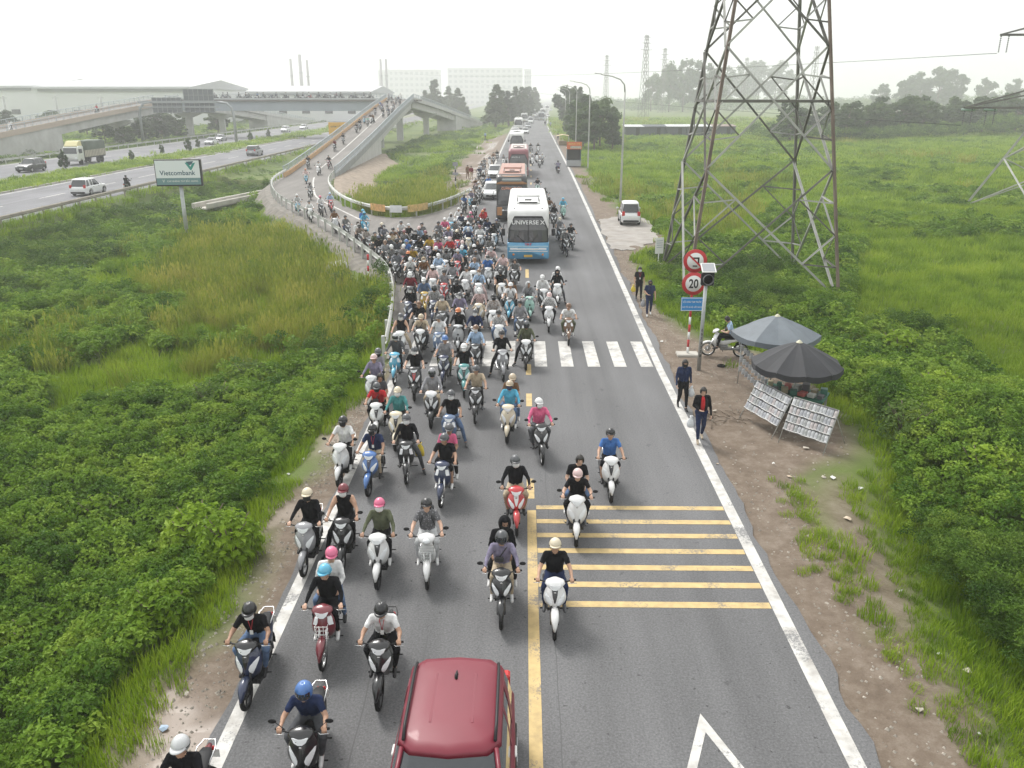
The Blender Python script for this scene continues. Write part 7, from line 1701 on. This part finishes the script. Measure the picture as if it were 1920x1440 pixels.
# yellow slow-down board beside the expressway
t = thing('warning_board', (-40.0, 186, -.05), R(4), 'orange slow down warning board on two posts beside the expressway', 'sign'); mb = MB(); mb.box((0, 0, 2.85), (4.3, .08, 2.7), .02); bd = mb.build('board', mat('board_orange', (.66, .36, .02), .5), t)
for s in (-1.4, 1.4): mb = MB(); mb.tube([(s, .12, 0), (s, .12, 4)], .07, 8); mb.build('post', MAT['steel'], t)
lettering('GIẢM TỐC ĐỘ', 3.4, FACE((0, -.05, 3.35), (1, 0, 0), (0, 0, 1)), SKk, bd, height=.55, bold=.01); lettering('50m', 1.4, FACE((0, -.05, 2.35), (1, 0, 0), (0, 0, 1)), SKk, bd, height=.5, bold=.01)
# sign gantry over the far carriageway, seen from behind
t = thing('sign_gantry', (-72, 182, 0), 0, 'steel gantry with two large sign boards seen from behind over the expressway', 'gantry'); gm = mat('gantry_grey', (.28, .30, .31), .5, .3, var=.1)
for s, x in ((1, -9.0), (-1, 10.9)):
    mb = MB(); mb.tube([(x, 0, -.1), (x - s * .0, 0, 5.6), (x + s * .25, 0, 7.0), (x + s * 1.2, 0, 8.1), (x + s * 3.2, 0, 8.3)], [.30, .28, .26, .24, .22], 10); mb.build('post', gm, t)
mb = MB(); mb.bar((-9, 0, 8.3), (8, 0, 8.3), .35, .45); mb.bar((-9, 0, 7.3), (8, 0, 7.3), .25, .25); mb.build('beam', gm, t)
for x0, x1, z0, z1 in ((-6.2, .1, 6.1, 9.2), (.6, 7.0, 6.2, 10.9)):
    mb = MB(); mb.box(((x0 + x1) / 2, .35, (z0 + z1) / 2), (x1 - x0, .08, z1 - z0)); sb = mb.build('sign_board', mat('board_back', (.13, .14, .15), .55, .2, var=.1), t)
    for x in np.linspace(x0 + .1, x1 - .1, 7): mb = MB(); mb.box((x, .27, (z0 + z1) / 2), (.10, .10, z1 - z0)); mb.build('stiffener', gm, sb)
    for z in np.linspace(z0 + .1, z1 - .1, 5): mb = MB(); mb.box(((x0 + x1) / 2, .22, z), (x1 - x0, .06, .08)); mb.build('stiffener', gm, sb)
# ------------------------------------------------------------------ roadside stall: umbrellas, table, packet racks
def umbrella(x, y, z, rad, drop, n, m, label, sag=.06, rot=0., name='parasol'):
    z0 = gz(x, y); t = thing(name, (x, y, z0), rot, label, 'parasol'); zt = z - z0
    for k in range(n):
        a0, a1 = 2 * math.pi * k / n, 2 * math.pi * (k + 1) / n; mb = MB(); rows_ = []
        for q in np.linspace(0.02, 1, 7):
            row = []
            for f_ in np.linspace(0, 1, 5):
                a = a0 + (a1 - a0) * f_; rr_ = rad * q * (1 - (1 - math.cos(math.pi / n)) * math.sin(math.pi * f_) * .9); row.append((rr_ * math.cos(a), rr_ * math.sin(a), zt - drop * q ** 1.25 - sag * q * math.sin(math.pi * f_)))
            rows_.append(row)
        row = [(p_[0] * 1.0, p_[1] * 1.0, p_[2] - .16 - .03 * math.sin(math.pi * i / 4)) for i, p_ in enumerate(rows_[-1])]; rows_.append(row)
        vs = [p_ for r_ in rows_ for p_ in r_]; mb.add(vs, [(i * 5 + j, i * 5 + j + 1, i * 5 + j + 6, i * 5 + j + 5) for i in range(len(rows_) - 1) for j in range(4)], 0, False); mb.build('canopy_panel', m, t, fix=False)
        mb = MB(); mb.tube([(rad * q * math.cos(a0), rad * q * math.sin(a0), zt - drop * q ** 1.25 - .02) for q in (.03, .5, 1)], .010, 5); mb.build('rib', MAT['steel'], t)
    mb = MB(); mb.tube([(0, 0, -.1), (0, 0, zt + .02)], .022, 8); mb.build('pole', MAT['steel'], t); mb = MB(); mb.lathe([(.10, -.02), (.07, .02), (.02, .06), (0, .07)], 10, Matrix.Translation((0, 0, zt))); mb.build('finial', mat('finial_pale', (.5, .48, .36), .5), t); return t
a = gp(1499, 641, 2.45); umbrella(a.x, a.y, 2.45, 1.36, .66, 10, mat('parasol_black', (.024, .025, .03), .75, var=.15, vs_=3), 'faded black parasol over the packet stall', rot=.2)
a = gp(1458, 592, 2.5); umbrella(a.x, a.y, 2.5, 1.48, .60, 6, mat('parasol_slate', (.115, .135, .155), .65, var=.12, vs_=3), 'large slate grey parasol behind the black one', rot=R(-12))
tb = gp(1490, 735, .8); t = thing('stall_table', (tb.x, tb.y, gz(tb.x, tb.y)), R(-30), 'green stall table crowded with goods under the black parasol', 'table'); grn = mat('stall_green', (.03, .13, .085), .6, var=.15)
mb = MB(); mb.box((0, 0, .80), (1.9, 1.0, .06), .01); mb.build('table_top', grn, t)
for sx in (-1, 1):
    for sy in (-1, 1): mb = MB(); mb.box((sx * .88, sy * .43, .38), (.06, .06, .80)); mb.build('leg', MAT['steel'], t)
mb = MB(); mb.box((0, -.49, .52), (1.85, .02, .5)); mb.build('front_cloth', mat('stall_dark', (.05, .06, .06), .8, var=.3, vs_=6), t)
gm_ = [mat('goods_%d' % i, c_, .5) for i, c_ in enumerate(((.50, .50, .46), (.10, .10, .11), (.35, .30, .20), (.05, .16, .12), (.45, .12, .10)))]
GOODS = ['white carton', 'black box', 'tan carton', 'green tin box', 'red box']
for i in range(14):
    mb = MB(); h_ = random.uniform(.1, .28); lx, ly = -.8 + (i % 7) * .27, (-.22 if i < 7 else .22); mb.box((0, 0, h_ / 2), (random.uniform(.14, .22), random.uniform(.16, .3), h_), .008)
    o = mb.build('goods_box', gm_[i % 5]); M4 = Matrix.Translation(t.location) @ Matrix.Rotation(R(-30), 4, 'Z'); o.location = M4 @ Vector((lx, ly, .832)); o.rotation_euler = (0, 0, R(-30) + random.uniform(-.3, .3)); tag(o, '%s standing on the green stall table in the %s row' % (GOODS[i % 5], 'front' if i < 7 else 'back'), 'box', 'goods on the stall table')
pk = [mat('packet_%d' % i, c_, .25, var=.3, vs_=14, bump=.5, bs=25) for i, c_ in enumerate(((.46, .47, .49), (.54, .55, .57), (.38, .39, .42), (.47, .43, .43), (.36, .37, .37)))]
def rack(u0, v0, u1, v1, tilt, hgt, label):
    f0, f1 = gp(u0, v0), gp(u1, v1); d = f1 - f0; W_ = d.length; t = thing('display_rack', ((f0.x + f1.x) / 2, (f0.y + f1.y) / 2, gz(f0.x, f0.y)), math.atan2(d.y, d.x), label, 'display rack')
    X = Matrix.Rotation(-tilt, 4, 'X'); mb = MB()
    for x in (-W_ / 2, W_ / 2): mb.tube([X @ Vector((x, 0, -.05)), X @ Vector((x, 0, hgt))], .014, 6)
    for z in np.linspace(.45, hgt, 5): mb.tube([X @ Vector((-W_ / 2, 0, z)), X @ Vector((W_ / 2, 0, z))], .009, 6)
    mb.tube([X @ Vector((W_ / 2 * .9, 0, hgt * .92)), (W_ / 2 * .9, hgt * math.sin(tilt) + .75, 0)], .012, 6); mb.tube([X @ Vector((-W_ / 2 * .9, 0, hgt * .92)), (-W_ / 2 * .9, hgt * math.sin(tilt) + .75, 0)], .012, 6); mb.build('frame', MAT['lightsteel'], t)
    mb = MB(); mb.add([X @ Vector(p_) for p_ in ((-W_ / 2, .02, .4), (W_ / 2, .02, .4), (W_ / 2, .02, hgt), (-W_ / 2, .02, hgt))], [(0, 1, 2, 3)]); mb.build('backing_net', mat('rack_net', (.16, .16, .17), .8), t, fix=False)
    zz = np.linspace(.42, hgt, 5); pme_ = MB(); pw = W_ / 13 * .46
    secs = [[(x * k, y_, z) for x, y_ in ((-pw, -.008), (-pw * .4, -.03), (pw * .4, -.03), (pw, -.008), (pw * .4, .004), (-pw * .4, .004))] for z, k in ((0, .95), (.04, 1.), ((zz[1] - zz[0]) * .55, 1.), ((zz[1] - zz[0]) * .80, .85))]; pme_.loft(secs, smooth=False); pm_ = [pme_.mesh('packet', m_) for m_ in pk]
    for r_ in range(4):
        for c_ in range(13): o = link('packet', pm_[random.randrange(5)], t, X @ Vector((-W_ / 2 + W_ * (c_ + .5) / 13, -.015, zz[r_] + random.uniform(.0, .02)))); o.rotation_euler = (-tilt + random.uniform(-.04, .04), random.uniform(-.05, .05), 0)
        mb = MB(); mb.tube([X @ Vector((-W_ / 2 + W_ * q, -.03, zz[r_] + .02 - .02 * abs(math.sin(q * 9)))) for q in np.linspace(0, 1, 15)], .013, 5); mb.build('white_hem', MAT['white'], t)
rack(1385, 785, 1446, 822, R(25), 1.36, 'tilted rack of clear packets nearer the striped sign'); rack(1459, 829, 1541, 858, R(25), 1.40, 'tilted rack of clear packets propped at the edge of the shrubs')
# strings of packets hanging at the left edge of the stall
a, b_ = gp(1388, 665, 1.0), gp(1440, 712, .9); t = thing('packet_string', (a.x, a.y, 0), 0, 'sagging line of hanging packets along the left side of the stall', 'packets')
for k, z0 in enumerate((1.45, 1.05, .7)):
    mb = MB(); L0 = Vector((0, 0, z0)); L1 = Vector((b_.x - a.x, b_.y - a.y, z0 - .1)); mb.tube([L0.lerp(L1, q) - Vector((0, 0, .06 * math.sin(math.pi * q))) for q in np.linspace(0, 1, 8)], .006, 4); mb.build('cord', MAT['black'], t)
    pmm = MB().box((0, 0, -.12), (.12, .03, .20), .01); pms = [pmm.mesh('packet', m_) for m_ in pk[:3]]
    for i in range(9): link('packet', pms[i % 3], t, L0.lerp(L1, (i + .5) / 9) - Vector((0, 0, .05)))
for q in (0, 1): mb = MB(); p_ = L0.lerp(L1, q); mb.tube([(p_.x, p_.y, -.2), (p_.x, p_.y, 1.6)], .015, 6); mb.build('stake', MAT['steel'], t)
# vendor on a parked motorcycle
q = gp(1352, 668); zq = gz(q.x, q.y); bike('W', 'w', (q.x + .1, q.y, zq), R(172), 'white motorcycle parked on the dirt beside the stall with its vendor', 'w', mirrors=False); v_ = person('sit', 'l', 's', 'k', 'k', ('none', 'k'), None, ['strap'], 'vendor in light blue shirt sitting on the parked white motorcycle'); v_.location = (q.x + .1, q.y, zq); v_.rotation_euler = (0, 0, R(172))
mb = MB(); mb.lathe([(.10, 0), (.16, .02), (.16, .06), (.10, .08)], 16); q2 = gp(1353, 684); o = mb.build('rubber_ring', MAT['rubber'], None, (q2.x, q2.y, gz(q2.x, q2.y))); tag(o, 'black rubber ring lying on the dirt below the parked motorcycle', 'ring')
# ------------------------------------------------------------------ food cart and huts
q = gp(1076, 313); t = thing('food_cart', (q.x, q.y + 1., -.04), 0, 'roadside food cart with an orange sign board over an open counter', 'food cart'); ct = mat('cart_grey', (.34, .35, .36), .5, var=.1)
mb = MB(); mb.box((0, 0, .5), (2.0, 1.4, .8), .03); mb.build('counter', ct, t); mb = MB(); mb.box((0, .66, 1.7), (2.0, .06, 1.7)); mb.build('back_panel', mat('cart_dark', (.07, .07, .06), .7), t)
for s in (1, -1): mb = MB(); mb.box((s * .97, 0, 1.7), (.06, 1.4, 1.7)); mb.build('side_panel', mat('cart_blue', (.10, .14, .17), .6), t)
mb = MB(); mb.box((0, 0, 2.6), (2.2, 1.6, .08)); mb.build('roof', ct, t); mb = MB(); mb.box((0, -.82, 2.95), (2.1, .06, 1.0)); sg = mb.build('sign_board', mat('cart_orange', (.60, .14, .04), .5), t)
lettering('BÁNH MÌ', 1.6, FACE((0, -.86, 3.2), (1, 0, 0), (0, 0, 1)), mat('cart_yellow', (.7, .5, .1), .5), sg, height=.3); mb = MB(); mb.box((.2, -.86, 2.72), (1.5, .01, .36)); mb.build('photo_strip', mat('cart_photo', (.40, .36, .30), .6, var=.4, vs_=6), sg)
for s in (1, -1): mb = MB(); mb.lathe([(0, -.05), (.18, -.05), (.18, .05), (0, .05)], 12, Matrix.Translation((s * .8, .3, .18)) @ Matrix.Rotation(R(90), 4, 'X')); mb.build('wheel', MAT['rubber'], t)
q = gp(1056, 272); t = thing('fruit_stand', (q.x - .1, q.y, -.04), 0, 'low stand with a tan awning behind the food cart', 'stand'); mb = MB(); mb.box((0, 0, .45), (1.6, 1.2, .8), .02); mb.build('bench', mat('stand_wood', (.25, .18, .10), .8), t); mb = MB(); mb.loft([[(x, -1., 1.9 + .2 * (1 - abs(x))), (x, 1., 2.0 + .2 * (1 - abs(x))), (x, 1., 1.97 + .2 * (1 - abs(x))), (x, -1., 1.87 + .2 * (1 - abs(x)))] for x in (-1.3, 0, 1.3)], smooth=False); mb.build('awning', mat('awning_tan', (.45, .36, .22), .8), t)
for sx in (-1.2, 1.2):
    for sy in (-.9, .9): mb = MB(); mb.tube([(sx, sy, 0), (sx, sy, 1.9)], .03, 6); mb.build('post', MAT['steel'], t)
def hut(x, y, w_, d_, h_, m_w, m_r, label):
    t = thing('shed', (x, y, -.4), random.uniform(-.05, .05), label, 'shed', 'sheds beyond the field'); mb = MB(); mb.box((0, 0, h_ / 2), (w_, d_, h_)); mb.build('wall', m_w, t); mb = MB(); mb.loft([[(x_, -d_ / 2 - .4, z_), (x_, d_ / 2 + .4, z_ + .35), (x_, d_ / 2 + .4, z_ + .27), (x_, -d_ / 2 - .4, z_ - .08)] for x_, z_ in ((-w_ / 2 - .3, h_ + .1), (w_ / 2 + .3, h_ + .1))], smooth=False); mb.build('roof', m_r, t); mb = MB(); mb.box((w_ * .2, -d_ / 2 - .02, 1.0), (1.0, .06, 2.0)); mb.build('door', MAT['black'], t)
dkw = mat('shed_dark', (.07, .08, .09), .8, var=.2); plr = mat('shed_roof_pale', (.5, .52, .53), .6, var=.15); rst = mat('shed_roof_rust', (.20, .15, .13), .8, var=.3)
for i, (x, w_, mr_, lb) in enumerate(((29, 4.5, plr, 'dark shed with pale roof nearest the roadside trees'), (34.5, 6, dkw, 'long dark shed with dark roof in the row beyond the field'), (40.5, 5, plr, 'dark shed with pale roof next to the long dark one'), (46.5, 6.5, plr, 'wide shed with pale roof seen under the pylon'), (53.5, 6, rst, 'shed with rusty roof at the far end of the row'))): hut(x, 231 + i * .8, w_, 5, 2.2, dkw, mr_, lb)
# ------------------------------------------------------------------ factories, chimneys and apartment blocks far off
def factory(x0, x1, y0, d_, h_, label, stripe=True):
    W_ = x1 - x0; t = thing('factory', ((x0 + x1) / 2, y0, 0), 0, label, 'factory'); fw = mat('factory_wall', (.66, .67, .67), .7, var=.04, vs_=.05); fr_ = mat('factory_roof', (.42, .43, .44), .6, var=.06, vs_=.05)
    mb = MB(); mb.box((0, d_ / 2, h_ * .42), (W_, d_, h_ * .84)); mb.build('wall', fw, t)
    mb = MB(); mb.loft([[(-W_ / 2 - .5, y_, z_) for y_, z_ in ((-1, h_ * .82), (d_ * .5, h_), (d_ + 1, h_ * .82), (d_ + 1, h_ * .78), (-1, h_ * .78))], [(W_ / 2 + .5, y_, z_) for y_, z_ in ((-1, h_ * .82), (d_ * .5, h_), (d_ + 1, h_ * .82), (d_ + 1, h_ * .78), (-1, h_ * .78))]], smooth=False); mb.build('roof', fr_, t)
    mb = MB(); mb.box((0, -.4, h_ * .76), (W_ * .96, .5, .9)); mb.build('gutter', mat('factory_gutter', (.22, .23, .24), .7), t)
    for i in range(int(W_ // 9)): mb = MB(); mb.box((-W_ / 2 + 4.5 + i * 9, -.06, h_ * .28), (3, .15, 1.6)); mb.build('window', MAT['glass'], t)
factory(-262, -168, 300, 60, 15.5, 'white factory hall with a grey roof at the edge of the haze'); factory(-164, -112, 292, 60, 15.0, 'white factory hall with a long grey gutter beside the bridge'); factory(-108, -60, 340, 60, 13.5, 'low white factory hall behind the bridge deck')
for x, lb in ((-150, 0), (-139, 0), (-128, 0), (-118, 0), (-109, 0), (-102, 0)):
    t = thing('utility_pole', (x, 226 + (x + 150) * .5, 0), 0, 'grey concrete utility pole in the row before the factory', 'utility pole', 'utility poles before the factory'); mb = MB(); mb.tube([(0, 0, 0), (0, 0, 9.5)], [.28, .22], 8); mb.build('shaft', MAT['palecon'], t); mb = MB(); mb.bar((-.9, 0, 9), (.9, 0, 9), .12); mb.build('cross_bar', MAT['steel'], t)
def chimney(x, y, h_, r_, label, grp): t = thing('chimney', (x, y, 0), 0, label, 'chimney', grp); mb = MB(); mb.lathe([(r_, 0), (r_ * .85, h_), (r_ * .7, h_), (r_ * .7, h_ - 1)], 14); mb.build('stack', mat('chimney_grey', (.46, .45, .44), .8), t); mb = MB(); mb.lathe([(r_ + .3, h_ * .7), (r_ + .3, h_ * .7 + .3)], 14); mb.build('collar', MAT['steel'], t)
chimney(-116.5, 440, 27, .75, 'left stack of the three slim factory chimneys', 'three slim chimneys'); chimney(-111.8, 440, 29, .95, 'middle and tallest stack of the three slim factory chimneys', 'three slim chimneys'); chimney(-108.8, 442, 26.5, .7, 'right stack of the three slim factory chimneys', 'three slim chimneys'); chimney(-76.5, 470, 28, .75, 'left stack of the paired chimneys behind the ramp top', 'paired chimneys'); chimney(-73.6, 470, 28, .75, 'right stack of the paired chimneys behind the ramp top', 'paired chimneys')
def block(x0, x1, y0, h_, label, nf, nw):
    t = thing('apartment_block', ((x0 + x1) / 2, y0, 0), 0, label, 'building'); W_ = x1 - x0; mb = MB(); mb.box((0, 8, h_ / 2), (W_, 16, h_)); mb.build('wall', mat('hazed_wall', (.74, .74, .74), .8), t); mb = MB(); mb.box((0, 8, h_ + .4), (W_ + .8, 16.8, .8)); mb.build('parapet', mat('block_top', (.7, .7, .7), .8), t)  # pale wall colour carries part of the distance haze
    wm_ = MB().box((0, 0, 0), (W_ / nw * .55, .3, h_ / nf * .5)).mesh('window', mat('hazed_window', (.52, .53, .54), .5)); lm_ = MB().box((0, 0, 0), (W_, .5, .35)).mesh('floor_band', mat('block_band', (.8, .8, .8), .8))  # windows paler than real glass, with haze painted into their colour
    for f_ in range(nf):
        link('floor_band', lm_, t, (0, -.2, h_ * (f_ + 1) / nf - .2))
        for c_ in range(nw): link('window', wm_, t, (-W_ / 2 + W_ * (c_ + .5) / nw, -.05, h_ * (f_ + .5) / nf))
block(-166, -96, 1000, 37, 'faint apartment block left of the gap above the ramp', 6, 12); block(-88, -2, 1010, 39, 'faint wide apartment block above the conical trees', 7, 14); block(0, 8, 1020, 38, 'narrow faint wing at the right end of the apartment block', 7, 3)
# ------------------------------------------------------------------ litter, stones, twigs
lit = [mat('litter_%d' % i, c_, .7) for i, c_ in enumerate(((.6, .6, .58), (.42, .38, .32), (.30, .38, .48), (.5, .40, .30)))]
LN = ('white paper', 'tan card', 'blue plastic', 'brown wrapper')
spots = [(1562, 895, 0), (1615, 908, 0), (1545, 893, 1), (1480, 893, 3), (1395, 700, 2), (1325, 650, 0), (1290, 590, 0), (1255, 590, 0), (1510, 845, 1), (1725, 1330, 1), (1760, 1225, 0), (1835, 1375, 0), (1690, 1100, 0), (1340, 770, 1), (540, 880, 0), (568, 853, 0), (600, 845, 0), (308, 1363, 2), (1290, 660, 1), (1135, 405, 0), (1160, 425, 0), (1815, 1255, 1), (1590, 970, 3), (1450, 870, 0), (610, 1045, 1), (350, 1300, 1), (1345, 870, 3), (1240, 640, 0)]
for i, (u, v, c_) in enumerate(spots):
    p = gp(u, v); z = gz(p.x, p.y) + .02; mb = MB(); s = random.uniform(.04, .11); n_ = 6; pts_ = [(s * random.uniform(.6, 1.2) * math.cos(2 * math.pi * k / n_), s * random.uniform(.5, 1.1) * math.sin(2 * math.pi * k / n_), random.uniform(0, .05)) for k in range(n_)]; mb.add(pts_ + [(0, 0, .05)] + [(a_, b2_, z_ - .004) for a_, b2_, z_ in pts_] + [(0, 0, .044)], [(k, (k + 1) % n_, n_) for k in range(n_)] + [(n_ + 1 + (k + 1) % n_, n_ + 1 + k, 2 * n_ + 1) for k in range(n_)]); o = mb.build('litter', lit[c_], None, (p.x, p.y, z), fix=False); o.rotation_euler = (0, 0, random.uniform(0, 6)); tag(o, 'crumpled scrap of %s lying on the %s verge' % (LN[c_], 'left' if p.x < 0 else 'right'), 'litter', '%s scraps on the %s verge' % (LN[c_], 'left' if p.x < 0 else 'right'))
mb = MB()
for _ in range(3200):
    side = random.random() < .62; y_ = random.uniform(8, 60) if side else random.uniform(8, 30); x_ = random.uniform(rr(y_) + .45, float(verge_r(np.array([y_]))[0])) if side else random.uniform(float(verge_l(np.array([y_]))[0]), rl(y_) - .4)
    s = random.uniform(.012, .05); z = gz(x_, y_); r3 = [random.uniform(.6, 1.2) * s for _ in range(6)]; mb.add([(x_ + r3[0], y_, z), (x_, y_ + r3[1], z), (x_ - r3[2], y_, z), (x_, y_ - r3[3], z), (x_, y_, z + r3[4] * .8)], [(0, 1, 4), (1, 2, 4), (2, 3, 4), (3, 0, 4)])
o = mb.build('gravel', mat('gravel', (.30, .27, .23), .9, var=.4, vs_=3, pos=True), fix=False); tag(o, 'small loose stones strewn over both dirt verges', 'gravel', kind='stuff')
mb = MB(); q = gp(1360, 785)
for _ in range(26): a0 = random.uniform(0, 6.28); c0 = Vector((q.x + random.uniform(-.5, .7), q.y + random.uniform(-.5, .6), .0)); c0.z = gz(c0.x, c0.y) + .02; L_ = random.uniform(.15, .5); mb.tube([c0, c0 + Vector((math.cos(a0) * L_ * .5, math.sin(a0) * L_ * .5, .04)), c0 + Vector((math.cos(a0) * L_, math.sin(a0) * L_, 0))], .010, 4)
o = mb.build('twigs', bark); tag(o, 'pile of dry twigs on the dirt between the stall and the edge line', 'twigs', kind='stuff')
q = gp(652, 487); mb = MB(); mb.ell((0, 0, .1), (.9, .6, .55), 14, 9); o = mb.build('boulder', MAT['palecon'], None, (q.x - .6, q.y, -.7))
for v in o.data.vertices: v.co += Vector((noise.noise(v.co * 2), noise.noise(v.co * 2 + Vector((9, 0, 0))), noise.noise(v.co * 3))) * .22
tag(o, 'pale boulder below the guardrail at the ramp bend', 'boulder')
